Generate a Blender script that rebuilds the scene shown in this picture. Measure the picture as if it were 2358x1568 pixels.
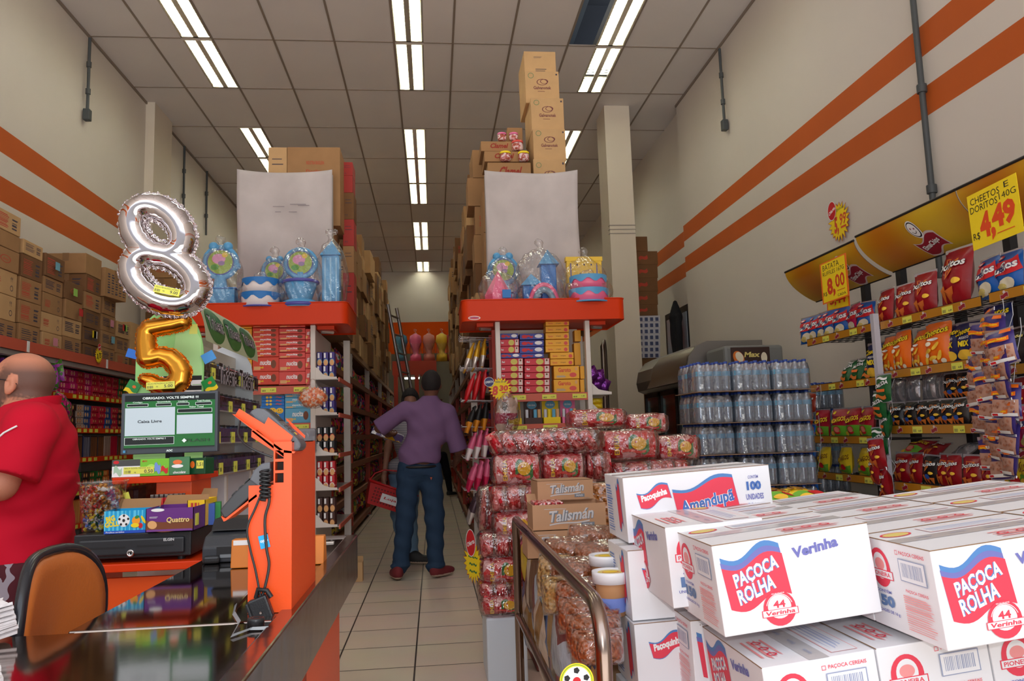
import bpy, bmesh, math, random
import numpy as np
from mathutils import Vector, Matrix
PI = math.pi
C = bpy.context.scene.collection
for _o in list(bpy.data.objects): bpy.data.objects.remove(_o)
rnd = random.Random(7)

# ------------------------------------------------------------------ camera
FL, YAW, PIT, ROL, HF = 1788.5, .1034, .1192, -.0320, .2584 * 4.7
HC = 4.7 + HF                                   # ceiling height
def _axes():
    cy, sy, cp, sp, cr, sr = math.cos(YAW), math.sin(YAW), math.cos(PIT), math.sin(PIT), math.cos(ROL), math.sin(ROL)
    f = Vector((sy*cp, cy*cp, sp)); r = Vector((cy, -sy, 0)); u = r.cross(f)
    return cr*r + sr*u, -sr*r + cr*u, f
CR, CU, CF = _axes()
EYE = Vector((0, 0, HF))
cam = bpy.data.cameras.new('camera'); camo = bpy.data.objects.new('camera', cam); C.objects.link(camo)
cam.sensor_width = 36; cam.lens = FL / 2358 * 36; cam.clip_start = .02; cam.clip_end = 200
M3 = Matrix((CR, CU, -CF)).transposed()
camo.matrix_world = Matrix.Translation(EYE) @ M3.to_4x4()
bpy.context.scene.camera = camo
def _ray(x, y): return (x-1179)/FL*CR - (y-784)/FL*CU + CF
def atY(x, y, Y): d = _ray(x, y); return EYE + d*(Y/d.y)
def atX(x, y, X): d = _ray(x, y); return EYE + d*(X/d.x)
def atZ(x, y, Z): d = _ray(x, y); return EYE + d*((Z-HF)/d.z)

# ------------------------------------------------------------------ light and exposure
vs = bpy.context.scene.view_settings
vs.view_transform = 'Standard'; vs.look = 'None'; vs.gamma = 1; vs.exposure = 0.55
try: vs.use_curve_mapping = False
except Exception: pass
w = bpy.data.worlds.new('world'); bpy.context.scene.world = w; w.use_nodes = True
nt = w.node_tree; nt.nodes.clear()
bg = nt.nodes.new('ShaderNodeBackground'); wo = nt.nodes.new('ShaderNodeOutputWorld')
bg.inputs[1].default_value = 3.0
# outside the open shop front: unseen street, pavement made brightest to light the ceiling, buildings dim, sky above
wtc = nt.nodes.new('ShaderNodeTexCoord'); wsp = nt.nodes.new('ShaderNodeSeparateXYZ'); wma = nt.nodes.new('ShaderNodeMath'); wma.operation = 'MULTIPLY_ADD'; wma.inputs[1].default_value = .5; wma.inputs[2].default_value = .5
wcr = nt.nodes.new('ShaderNodeValToRGB'); we = wcr.color_ramp.elements; we[0].position = .44; we[0].color = (1, .97, .92, 1); we[1].position = .49; we[1].color = (.12, .118, .115, 1)
for p_, c_ in ((.64, (.14, .14, .15, 1)), (.70, (.5, .54, .6, 1))): q_ = we.new(p_); q_.color = c_
nt.links.new(wtc.outputs['Generated'], wsp.inputs[0]); nt.links.new(wsp.outputs[2], wma.inputs[0]); nt.links.new(wma.outputs[0], wcr.inputs[0]); nt.links.new(wcr.outputs[0], bg.inputs[0])
nt.links.new(bg.outputs[0], wo.inputs[0])
pl = bpy.data.lights.new('shop_front_portal', 'AREA'); pl.shape = 'RECTANGLE'; pl.size = 7.4; pl.size_y = 5.8
pl.cycles.is_portal = True
plo = bpy.data.objects.new('shop_front_portal', pl); C.objects.link(plo); plo.location = (-.1, -1.55, 2.95); plo.rotation_euler = (PI/2, 0, 0)
fl = bpy.data.lights.new('camera_flash', 'SPOT'); fl.energy = 38; fl.spot_size = math.radians(95); fl.spot_blend = .6; fl.shadow_soft_size = .025
flo = bpy.data.objects.new('camera_flash', fl); C.objects.link(flo)
flo.matrix_world = Matrix.Translation(EYE + CU*.11 + CR*.0 - CF*.02) @ (M3 @ Matrix.Rotation(math.radians(-3), 3, 'X')).to_4x4()

# ------------------------------------------------------------------ materials
def lin(c):
    c = c/255
    return c/12.92 if c <= .04045 else ((c+.055)/1.055)**2.4
def rgb(t): return (lin(t[0]), lin(t[1]), lin(t[2]), 1)
MATS = {}
def mat(name, col=(200, 200, 200), rough=.5, metal=0, emit=0, bump=0, bscale=40, var=0, vscale=3, spec=.5, coat=0, sheen=0):
    if name in MATS: return MATS[name]
    m = bpy.data.materials.new(name); m.use_nodes = True; n = m.node_tree; b = n.nodes['Principled BSDF']
    b.inputs['Base Color'].default_value = rgb(col); b.inputs['Roughness'].default_value = rough; b.inputs['Metallic'].default_value = metal
    b.inputs['Specular IOR Level'].default_value = spec
    if coat: b.inputs['Coat Weight'].default_value = coat
    if emit:
        b.inputs['Emission Color'].default_value = rgb(col); b.inputs['Emission Strength'].default_value = emit
    if bump or var:
        tc = n.nodes.new('ShaderNodeTexCoord')
    if bump:
        no = n.nodes.new('ShaderNodeTexNoise'); no.inputs['Scale'].default_value = bscale; no.inputs['Detail'].default_value = 3
        bu = n.nodes.new('ShaderNodeBump'); bu.inputs['Strength'].default_value = bump; bu.inputs['Distance'].default_value = .01
        n.links.new(tc.outputs['Object'], no.inputs['Vector']); n.links.new(no.outputs['Fac'], bu.inputs['Height']); n.links.new(bu.outputs[0], b.inputs['Normal'])
    if var:
        n2 = n.nodes.new('ShaderNodeTexNoise'); n2.inputs['Scale'].default_value = vscale; n2.inputs['Detail'].default_value = 5
        mx = n.nodes.new('ShaderNodeMix'); mx.data_type = 'RGBA'
        mx.inputs[6].default_value = rgb(col); mx.inputs[7].default_value = rgb([max(0, c*(1-var)) for c in col])
        n.links.new(tc.outputs['Object'], n2.inputs['Vector']); n.links.new(n2.outputs['Fac'], mx.inputs[0]); n.links.new(mx.outputs[2], b.inputs['Base Color'])
    MATS[name] = m; return m
def pmat(name, cols, scale=30, rough=.35, bump=.3, stretch=(1, 1, 1), bscale=60):
    """printed packaging: blocks of the wrapper's own colours, different on every copy"""
    if name in MATS: return MATS[name]
    m = bpy.data.materials.new(name); m.use_nodes = True; n = m.node_tree; b = n.nodes['Principled BSDF']; b.inputs['Roughness'].default_value = rough
    tc = n.nodes.new('ShaderNodeTexCoord'); oi = n.nodes.new('ShaderNodeObjectInfo')
    va = n.nodes.new('ShaderNodeVectorMath'); va.operation = 'MULTIPLY_ADD'; va.inputs[1].default_value = stretch
    cm = n.nodes.new('ShaderNodeCombineXYZ'); ml = n.nodes.new('ShaderNodeMath'); ml.operation = 'MULTIPLY'; ml.inputs[1].default_value = 9
    n.links.new(oi.outputs['Random'], ml.inputs[0]); n.links.new(ml.outputs[0], cm.inputs[0]); n.links.new(ml.outputs[0], cm.inputs[2])
    n.links.new(tc.outputs['Object'], va.inputs[0]); n.links.new(cm.outputs[0], va.inputs[2])
    vo = n.nodes.new('ShaderNodeTexVoronoi'); vo.inputs['Scale'].default_value = scale; n.links.new(va.outputs[0], vo.inputs['Vector'])
    cr = n.nodes.new('ShaderNodeValToRGB'); cr.color_ramp.interpolation = 'CONSTANT'
    e = cr.color_ramp.elements
    while len(e) > 1: e.remove(e[-1])
    e[0].color = rgb(cols[0]); e[0].position = 0
    for i, c in enumerate(cols[1:]): q = e.new(.18 + .82*(i)/(len(cols)-1) if len(cols) > 2 else .5); q.color = rgb(c)
    sp = n.nodes.new('ShaderNodeSeparateColor'); n.links.new(vo.outputs['Color'], sp.inputs[0]); n.links.new(sp.outputs[0], cr.inputs[0]); n.links.new(cr.outputs[0], b.inputs['Base Color'])
    if bump:
        no = n.nodes.new('ShaderNodeTexNoise'); no.inputs['Scale'].default_value = bscale; bu = n.nodes.new('ShaderNodeBump'); bu.inputs['Strength'].default_value = bump; bu.inputs['Distance'].default_value = .01
        n.links.new(va.outputs[0], no.inputs['Vector']); n.links.new(no.outputs['Fac'], bu.inputs['Height']); n.links.new(bu.outputs[0], b.inputs['Normal'])
    MATS[name] = m; return m
def film(name, tint=(255, 255, 255), gloss=.25, bump=.6, bscale=25, haze=0):
    """clear plastic film or bottle: mostly see-through with glints"""
    if name in MATS: return MATS[name]
    m = bpy.data.materials.new(name); m.use_nodes = True; n = m.node_tree; n.nodes.clear()
    out = n.nodes.new('ShaderNodeOutputMaterial'); mx = n.nodes.new('ShaderNodeMixShader'); tr = n.nodes.new('ShaderNodeBsdfTransparent'); gl = n.nodes.new('ShaderNodeBsdfGlossy')
    tr.inputs[0].default_value = rgb(tint); gl.inputs['Roughness'].default_value = .12
    lw = n.nodes.new('ShaderNodeLayerWeight'); lw.inputs[0].default_value = .35
    ma = n.nodes.new('ShaderNodeMath'); ma.operation = 'MULTIPLY_ADD'; ma.inputs[1].default_value = .6; ma.inputs[2].default_value = gloss*.3
    n.links.new(lw.outputs['Facing'], ma.inputs[0]); n.links.new(ma.outputs[0], mx.inputs[0])
    base = tr
    if haze:
        df = n.nodes.new('ShaderNodeBsdfDiffuse'); df.inputs[0].default_value = rgb(tint); mh = n.nodes.new('ShaderNodeMixShader'); mh.inputs[0].default_value = haze
        n.links.new(tr.outputs[0], mh.inputs[1]); n.links.new(df.outputs[0], mh.inputs[2]); base = mh
    n.links.new(base.outputs[0], mx.inputs[1]); n.links.new(gl.outputs[0], mx.inputs[2]); n.links.new(mx.outputs[0], out.inputs[0])
    if bump:
        tc = n.nodes.new('ShaderNodeTexCoord'); no = n.nodes.new('ShaderNodeTexNoise'); no.inputs['Scale'].default_value = bscale
        bu = n.nodes.new('ShaderNodeBump'); bu.inputs['Strength'].default_value = bump; bu.inputs['Distance'].default_value = .02
        n.links.new(tc.outputs['Object'], no.inputs['Vector']); n.links.new(no.outputs['Fac'], bu.inputs['Height']); n.links.new(bu.outputs[0], gl.inputs['Normal']); n.links.new(bu.outputs[0], lw.inputs['Normal'])
    MATS[name] = m; return m
def vcmat(name, rough=.6, bump=.15, bscale=300):
    """skin and hair: colour stored on the body itself"""
    if name in MATS: return MATS[name]
    m = bpy.data.materials.new(name); m.use_nodes = True; n = m.node_tree; b = n.nodes['Principled BSDF']; b.inputs['Roughness'].default_value = rough
    a = n.nodes.new('ShaderNodeVertexColor'); a.layer_name = 'tone'; n.links.new(a.outputs[0], b.inputs['Base Color'])
    tc = n.nodes.new('ShaderNodeTexCoord'); no = n.nodes.new('ShaderNodeTexNoise'); no.inputs['Scale'].default_value = bscale; bu = n.nodes.new('ShaderNodeBump'); bu.inputs['Strength'].default_value = bump; bu.inputs['Distance'].default_value = .004
    n.links.new(tc.outputs['Object'], no.inputs['Vector']); n.links.new(no.outputs['Fac'], bu.inputs['Height']); n.links.new(bu.outputs[0], b.inputs['Normal'])
    MATS[name] = m; return m

# ------------------------------------------------------------------ mesh builder
_TX = {}
def text2d(s, bold=0, res=2):
    k = (s, bold, res)
    if k in _TX: return _TX[k]
    cu = bpy.data.curves.new('t', 'FONT'); cu.body = s; cu.size = 1; cu.align_x = 'CENTER'; cu.align_y = 'CENTER'; cu.resolution_u = res; cu.offset = bold
    ob = bpy.data.objects.new('t', cu); me = ob.to_mesh()
    vv = [(v.co.x, v.co.y) for v in me.vertices]; ff = [tuple(p.vertices) for p in me.polygons]
    ob.to_mesh_clear(); bpy.data.objects.remove(ob); bpy.data.curves.remove(cu)
    if vv:
        x0 = min(v[0] for v in vv); x1 = max(v[0] for v in vv); y0 = min(v[1] for v in vv); y1 = max(v[1] for v in vv)
        cx, cy, W, H = (x0+x1)/2, (y0+y1)/2, max(x1-x0, 1e-6), max(y1-y0, 1e-6)
        vv = [((x-cx), (y-cy)) for x, y in vv]
    else: W = H = 1
    _TX[k] = (vv, ff, W, H); return _TX[k]
class MB:
    def __init__(s): s.v = []; s.f = []; s.m = []; s.s = []; s.mats = []
    def mi(s, m):
        if m not in s.mats: s.mats.append(m)
        return s.mats.index(m)
    def add(s, V, F, m, smooth=False, M=None):
        b = len(s.v)
        if M is not None: V = [M @ Vector(p) for p in V]
        s.v += [tuple(p) for p in V]; k = s.mi(m) if not isinstance(m, (list, tuple)) else None
        for i, f in enumerate(F):
            s.f.append(tuple(b+j for j in f)); s.m.append(k if k is not None else s.mi(m[i])); s.s.append(smooth)
        return s
    def box(s, a, b, m, M=None):
        x0, y0, z0 = a; x1, y1, z1 = b
        V = [(x0,y0,z0),(x1,y0,z0),(x1,y1,z0),(x0,y1,z0),(x0,y0,z1),(x1,y0,z1),(x1,y1,z1),(x0,y1,z1)]
        F = [(0,3,2,1),(4,5,6,7),(0,1,5,4),(2,3,7,6),(1,2,6,5),(3,0,4,7)]
        return s.add(V, F, m, False, M)
    def cbox(s, a, b, c, m, M=None):
        """box with chamfered edges"""
        a = Vector(a); b = Vector(b); ce = (a+b)/2; h = (b-a)/2
        bm = bmesh.new(); bmesh.ops.create_cube(bm, size=1)
        for v in bm.verts: v.co = Vector((v.co.x*2*h.x, v.co.y*2*h.y, v.co.z*2*h.z)) + ce
        bmesh.ops.bevel(bm, geom=bm.edges[:], offset=c, segments=2, profile=.5, affect='EDGES')
        bm.verts.index_update()
        V = [v.co.copy() for v in bm.verts]; F = [tuple(v.index for v in f.verts) for f in bm.faces]; bm.free()
        return s.add(V, F, m, False, M)
    def prism(s, P, z0, z1, m, M=None, smooth=False):
        """outline P in x,y extruded along z"""
        n = len(P); V = [(x, y, z0) for x, y in P] + [(x, y, z1) for x, y in P]
        F = [tuple(range(n-1, -1, -1)), tuple(range(n, 2*n))] + [(i, (i+1) % n, n+(i+1) % n, n+i) for i in range(n)]
        return s.add(V, F, m, smooth, M)
    def tube(s, P, r, m, n=8, M=None, caps=True, closed=False):
        P = [Vector(p) for p in P]; V = []; F = []; N = len(P); up = None
        rr = r if isinstance(r, (list, tuple)) else [r]*N
        for i, p in enumerate(P):
            if closed: t = (P[(i+1) % N]-P[i-1]).normalized()
            else: t = (P[min(i+1, N-1)]-P[max(i-1, 0)]).normalized()
            if up is None: up = t.orthogonal().normalized()
            up = (up - t*up.dot(t)).normalized() if (up - t*up.dot(t)).length > 1e-6 else t.orthogonal().normalized()
            q = t.cross(up)
            for k in range(n):
                a = 2*PI*k/n; V.append(p + (up*math.cos(a)+q*math.sin(a))*rr[i])
        for i in range(N if closed else N-1):
            j = (i+1) % N
            for k in range(n): F.append((i*n+k, i*n+(k+1) % n, j*n+(k+1) % n, j*n+k))
        s.add(V, F, m, True, M)
        if caps and not closed: s.add(V[:n], [tuple(range(n-1, -1, -1))], m, False, M); s.add(V[-n:], [tuple(range(n))], m, False, M)
        return s
    def lathe(s, prof, m, n=16, M=None, smooth=True):
        """prof: (radius, z[, material])"""
        V = []; F = []; mm = []
        for p in prof:
            for k in range(n): a = 2*PI*k/n; V.append((p[0]*math.cos(a), p[0]*math.sin(a), p[1]))
        for i in range(len(prof)-1):
            for k in range(n): F.append((i*n+k, i*n+(k+1) % n, (i+1)*n+(k+1) % n, (i+1)*n+k)); mm.append(prof[i][2] if len(prof[i]) > 2 else m)
        return s.add(V, F, mm, smooth, M)
    def ball(s, c, r, m, M=None, n=12, sq=(1, 1, 1)):
        pr = [(max(1e-4, math.sin(PI*i/8))*r, -math.cos(PI*i/8)*r) for i in range(9)]
        MM = Matrix.Translation(c) @ Matrix.Diagonal((*sq, 1))
        return s.lathe(pr, m, n, (M @ MM) if M is not None else MM)
    def grid(s, fn, nu, nv, m, smooth=True, M=None, closed=False):
        V = [fn(i/nu, j/nv) for j in range(nv+1) for i in range(nu+1)]
        F = [(j*(nu+1)+i, j*(nu+1)+i+1, (j+1)*(nu+1)+i+1, (j+1)*(nu+1)+i) for j in range(nv) for i in range(nu)]
        return s.add(V, F, m, smooth, M)
    def build(s, name, parent=None, loc=None, rot=None, bevel=0, subsurf=0):
        me = bpy.data.meshes.new(name); me.from_pydata(s.v, [], s.f)
        for m in s.mats: me.materials.append(m)
        me.polygons.foreach_set('material_index', s.m); me.polygons.foreach_set('use_smooth', s.s); me.update()
        o = bpy.data.objects.new(name, me); C.objects.link(o)
        if parent is not None: o.parent = parent
        if loc is not None: o.location = loc
        if rot is not None: o.rotation_euler = rot if isinstance(rot, (tuple, list)) else (0, 0, rot)
        if bevel: b = o.modifiers.new('bevel', 'BEVEL'); b.width = bevel; b.segments = 2; b.limit_method = 'ANGLE'
        if subsurf: b = o.modifiers.new('sub', 'SUBSURF'); b.levels = b.render_levels = subsurf
        return o
class Face:
    """flat print on a surface: origin o, x axis, y axis (unit vectors)"""
    def __init__(s, mb, o, X, Y, d=.0006, fn=None): s.mb = mb; s.o = Vector(o); s.X = Vector(X); s.Y = Vector(Y); s.N = s.X.cross(s.Y); s.l = d; s.fn = fn; s.st = (.00016 if fn is None else .0004) if d < .002 else d*.3
    def p(s, x, y):
        if s.fn: return s.fn(x, y, s.l)
        return s.o + s.X*x + s.Y*y + s.N*s.l
    def soft(s, P, nu, nv, m):
        # P(u, v) -> face coordinates; bent to follow a curved surface
        V = [s.p(*P(i/nu, j/nv)) for j in range(nv+1) for i in range(nu+1)]
        s.mb.add(V, [(j*(nu+1)+i, j*(nu+1)+i+1, (j+1)*(nu+1)+i+1, (j+1)*(nu+1)+i) for j in range(nv) for i in range(nu)], m, True); s.l += s.st; return s
    def poly(s, P, m):
        if s.fn:
            n = len(P); cx = sum(p[0] for p in P)/n; cy = sum(p[1] for p in P)/n
            return s.soft(lambda u, v: (cx+(P[int(round(u*n)) % n][0]-cx)*v, cy+(P[int(round(u*n)) % n][1]-cy)*v), n, 3, m)
        return s.flat(P, m)
    def flat(s, P, m): s.mb.add([s.p(x, y) for x, y in P], [tuple(range(len(P)))], m); s.l += s.st; return s
    def rect(s, x0, y0, x1, y1, m):
        if s.fn: return s.soft(lambda u, v: (x0+(x1-x0)*u, y0+(y1-y0)*v), 5, 5, m)
        return s.poly([(x0, y0), (x1, y0), (x1, y1), (x0, y1)], m)
    def ell(s, cx, cy, rx, ry, m, n=24, a=0):
        ca, sa = math.cos(a), math.sin(a)
        return s.poly([(cx+rx*math.cos(t)*ca-ry*math.sin(t)*sa, cy+rx*math.cos(t)*sa+ry*math.sin(t)*ca) for t in (2*PI*k/n for k in range(n))], m)
    def ring(s, cx, cy, r0, r1, m, n=24, a0=0, a1=2*PI, ky=1):
        V = []; F = []
        for k in range(n+1):
            t = a0+(a1-a0)*k/n; V += [s.p(cx+r0*math.cos(t), cy+ky*r0*math.sin(t)), s.p(cx+r1*math.cos(t), cy+ky*r1*math.sin(t))]
        for k in range(n): F.append((2*k, 2*k+1, 2*k+3, 2*k+2))
        s.mb.add(V, F, m); s.l += s.st; return s
    def txt(s, t, cx, cy, w, h, m, bold=.02, shear=0, rot=0, res=2, curve=None, up=True):
        vv, ff, W, H = text2d(t, bold, res); kx = w/W; ky = (h/H) if h else kx; V = []; c, sn = math.cos(rot), math.sin(rot)
        for x, y in vv:
            X = x*kx + shear*y*ky; Y = y*ky
            if curve: Y += curve(X)
            V.append(s.p(cx+X*c-Y*sn, cy+X*sn+Y*c))
        s.mb.add(V, ff, m); s.l += s.st if up else 0; return s
    def wave(s, cx, cy, w, h, m, amp=.2, n=12, ph=0, rot=0):
        c, sn = math.cos(rot), math.sin(rot); T = []; B = []
        for k in range(n+1):
            u = k/n; x = (u-.5)*w; dy = amp*h*math.sin(2*PI*u+ph); T.append((x, h/2+dy)); B.append((x, -h/2+dy))
        if s.fn:
            def W_(u, v): i = int(round(u*n)); x = B[i][0]; y = B[i][1]+(T[i][1]-B[i][1])*v; return (cx+x*c-y*sn, cy+x*sn+y*c)
            return s.soft(W_, n, 4, m)
        V = []; F = []
        for a, b in zip(B, T):
            for x, y in (a, b): V.append(s.p(cx+x*c-y*sn, cy+x*sn+y*c))
        for k in range(n): F.append((2*k, 2*k+2, 2*k+3, 2*k+1))
        s.mb.add(V, F, m); s.l += s.st; return s
    def star(s, cx, cy, r0, r1, n, m, ky=1):
        P = [];
        for k in range(2*n): r = (r1 if k % 2 else r0)*(1+.06*math.sin(k*2.7)); t = PI*k/n; P.append((cx+r*math.cos(t), cy+ky*r*math.sin(t)))
        s.mb.add([s.p(cx, cy)]+[s.p(*q) for q in P], [(0, 1+i, 1+(i+1) % (2*n)) for i in range(2*n)], m); s.l += s.st; return s
    def bars(s, x0, y0, x1, y1, m, n=12, seed=1, vert=True):
        r = random.Random(seed); V = []; F = []; L = (x1-x0) if vert else (y1-y0); t = 0
        for k in range(n):
            wd = L/n*r.uniform(.25, .7); a = (x0 if vert else y0)+L*k/n
            P = [(a, y0), (a+wd, y0), (a+wd, y1), (a, y1)] if vert else [(x0, a), (x1-r.uniform(0, .3)*(x1-x0), a), (x1-r.uniform(0, .3)*(x1-x0), a+wd), (x0, a+wd)]
            b = len(V); V += [s.p(*q) for q in P]; F.append((b, b+1, b+2, b+3))
        s.mb.add(V, F, m); s.l += s.st; return s
# ------------------------------------------------------------------ things
def thing(name, label, cat, loc=(0, 0, 0), rot=0, group=None):
    o = bpy.data.objects.new(name, None); C.objects.link(o); o.empty_display_size = .05; o.location = loc
    o.rotation_euler = rot if isinstance(rot, (tuple, list)) else (0, 0, rot)
    return tag(o, label, cat, group)
def tag(o, label, cat, group=None, kind=None):
    o['label'] = label; o['category'] = cat
    if group: o['group'] = group
    if kind: o['kind'] = kind
    return o
def struct(o): o['kind'] = 'structure'; return o
def dup(src, loc, rot=None, label=None, group=None, scale=None):
    r = src.copy(); C.objects.link(r); r.location = loc
    if rot is not None: r.rotation_euler = rot if isinstance(rot, (tuple, list)) else (0, 0, rot)
    if label: r['label'] = label
    if group: r['group'] = group
    if scale: r.scale = scale if isinstance(scale, (tuple, list)) else (scale,)*3
    for ch in list(src.children):
        c = ch.copy(); C.objects.link(c); c.parent = r
        for g in list(ch.children): d = g.copy(); C.objects.link(d); d.parent = c
    return r
class Proto:
    """first placing moves the built thing itself, later ones copy it"""
    def __init__(s, root): s.root = root; s.used = False
    def put(s, loc, rot=0, label=None, group=None, scale=None):
        if not s.used:
            s.used = True; r = s.root; r.location = loc; r.rotation_euler = rot if isinstance(rot, (tuple, list)) else (0, 0, rot)
            if label: r['label'] = label
            if group: r['group'] = group
            if scale: r.scale = scale if isinstance(scale, (tuple, list)) else (scale,)*3
            return r
        return dup(s.root, loc, rot, label, group, scale)
# ------------------------------------------------------------------ soft shapes from distance fields
def capsule(P, a, b, ra, rb):
    a = np.array(a, float); b = np.array(b, float); ab = b-a
    t = np.clip(((P-a)@ab)/max(ab@ab, 1e-12), 0, 1)
    return np.linalg.norm(P-a-t[..., None]*ab, axis=-1) - (ra+(rb-ra)*t)
def ellips(P, c, r, R=None):
    q = P-np.array(c, float)
    if R is not None: q = q@np.array(R)
    r = np.array(r, float); k = np.linalg.norm(q/r, axis=-1)
    return (k-1)*k/np.maximum(np.linalg.norm(q/(r*r), axis=-1), 1e-9)*1.0
def smin(a, b, k):
    h = np.clip(.5+.5*(b-a)/k, 0, 1); return b*(1-h)+a*h-k*h*(1-h)
def surf(fn, lo, hi, st):
    lo = np.array(lo, float); n = np.ceil((np.array(hi)-lo)/st).astype(int)+1
    ax = [lo[i]+np.arange(n[i])*st for i in range(3)]
    P = np.stack(np.meshgrid(*ax, indexing='ij'), -1); V = fn(P); S = V < 0
    cs = (n[0]-1, n[1]-1, n[2]-1); acc = np.zeros(cs+(3,)); cnt = np.zeros(cs)
    ed = []
    for a in range(3):
        sl0 = [slice(None)]*3; sl1 = [slice(None)]*3; sl0[a] = slice(0, -1); sl1[a] = slice(1, None)
        v0 = V[tuple(sl0)]; v1 = V[tuple(sl1)]; x = S[tuple(sl0)] != S[tuple(sl1)]
        idx = np.argwhere(x); t = v0[x]/(v0[x]-v1[x]); pt = idx.astype(float); pt[:, a] += t
        b, c = [q for q in range(3) if q != a]; ed.append((a, idx, S[tuple(sl0)][x]))
        for db in (0, -1):
            for dc in (0, -1):
                j = idx.copy(); j[:, b] += db; j[:, c] += dc
                ok = np.all((j >= 0) & (j < np.array(cs)), axis=1)
                np.add.at(acc, tuple(j[ok].T), pt[ok]); np.add.at(cnt, tuple(j[ok].T), 1)
    on = cnt > 0; ids = -np.ones(cs, int); ids[on] = np.arange(on.sum()); verts = acc[on]/cnt[on][:, None]*st+lo
    F = []
    for a, idx, ins in ed:
        b, c = (a+1) % 3, (a+2) % 3
        ok = (idx[:, b] > 0) & (idx[:, c] > 0) & (idx[:, b] < cs[b]) & (idx[:, c] < cs[c]); idx = idx[ok]; ins = ins[ok]
        q = []
        for db, dc in ((-1, -1), (0, -1), (0, 0), (-1, 0)):
            j = idx.copy(); j[:, b] += db; j[:, c] += dc; q.append(ids[tuple(j.T)])
        q = np.stack(q, 1); q[~ins] = q[~ins][:, ::-1]; F.append(q)
    F = np.concatenate(F); F = F[(F >= 0).all(1)]
    return verts, F
def sobj(name, fn, lo, hi, st, m, parent=None, tone=None, loc=None, rot=None, mfn=None):
    v, f = surf(fn, lo, hi, st); me = bpy.data.meshes.new(name); me.from_pydata(v.tolist(), [], f.tolist())
    for q in (m if isinstance(m, (list, tuple)) else [m]): me.materials.append(q)
    me.polygons.foreach_set('use_smooth', [True]*len(f))
    if mfn is not None: me.polygons.foreach_set('material_index', mfn(v[f].mean(1)).astype(int).tolist())
    if tone is not None:
        ca = me.color_attributes.new('tone', 'FLOAT_COLOR', 'POINT'); ca.data.foreach_set('color', tone(v).astype(np.float32).ravel())
    me.update(); o = bpy.data.objects.new(name, me); C.objects.link(o)
    if parent is not None: o.parent = parent
    if loc is not None: o.location = loc
    if rot is not None: o.rotation_euler = rot
    return o

WHITE = mat('white_print', (238, 238, 238), .5); BLACK = mat('black_print', (22, 22, 24), .5); RED = mat('red_print', (205, 22, 34), .5)
YEL = mat('yellow_card', (245, 214, 20), .6); BLUE = mat('blue_print', (40, 84, 170), .5); GREEN = mat('green_print', (30, 140, 60), .5)
NAVY = mat('navy_print', (40, 44, 100), .5); TAG = mat('yellow_price_label', (226, 226, 90), .6); ORANGEP = mat('orange_print', (235, 110, 30), .5)
ORANGE = mat('orange_painted_metal', (212, 56, 6), .42, bump=.03, bscale=200, spec=.25)
STEEL = mat('brushed_steel', (150, 140, 135), .28, 1); DARKMETAL = mat('black_metal', (24, 24, 26), .45, .3)
CREAM = mat('white_painted_metal', (222, 214, 206), .4)
CARD = mat('brown_cardboard', (176, 134, 92), .85, var=.15, vscale=6, spec=.2)
CARD2 = mat('tan_cardboard', (208, 168, 120), .85, var=.12, vscale=6, spec=.2); CARD3 = mat('dark_cardboard', (134, 96, 64), .85, var=.15, vscale=6, spec=.2)
INK = mat('dark_ink', (70, 62, 74), .8); REDINK = mat('red_ink', (190, 70, 50), .8); TAPE = mat('brown_tape', (140, 104, 70), .4)
# ================================================================== the room
XL, XR, YB, YF = -3.86, 3.63, 22.05, -1.5
PAINT = mat('cream_wall_paint', (214, 205, 196), .75, bump=.03, bscale=4, var=.06, vscale=.8)
STRIPE = mat('orange_wall_stripe', (198, 90, 14), .8, var=.12, vscale=1.5)
def wall(name, fn, L0, L1, bands):
    mb = MB()
    for z0, z1, m in bands: mb.grid(lambda u, v: fn(L0+(L1-L0)*u, z0+(z1-z0)*v), 1, 1, m, False)
    return struct(mb.build(name))
BN = [(0, 3.45, PAINT), (3.45, 3.68, STRIPE), (3.68, 3.90, PAINT), (3.90, 4.13, STRIPE), (4.13, HC, PAINT)]
wall('wall_left', lambda a, z: (XL, a, z), YB, YF, BN)
BR = [(0, 3.42, PAINT), (3.42, 3.64, STRIPE), (3.64, 3.87, PAINT), (3.87, 4.10, STRIPE), (4.10, HC, PAINT)]
wall('wall_right', lambda a, z: (XR, a, z), YF, 10.6, BR)
# beyond the column the right wall steps back a little
mb = MB(); mb.grid(lambda u, v: (XR+.1*u, 10.6, HC*v), 1, 1, PAINT, False); mb.grid(lambda u, v: (XR-.0*u, 10.6+.001*u, HC*v), 1, 1, PAINT, False)
for z0, z1, m in BR: mb.grid(lambda u, v: (XR+.1, 10.6+(YB-10.6)*u, z0+(z1-z0)*v), 1, 1, m, False)
struct(mb.build('wall_right_rear'))
DARKSTR = mat('deep_orange_band', (216, 78, 4), .8, spec=.2)
wall('wall_back', lambda a, z: (a, YB, z), XL, XR+.1, [(0, 3.55, mat('lower_wall_shade_colour', (112, 104, 90), .8)), (3.55, 4.45, DARKSTR), (4.45, HC, PAINT)])  # lower band coloured dark to stand for the darkness under the portal shelf
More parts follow.
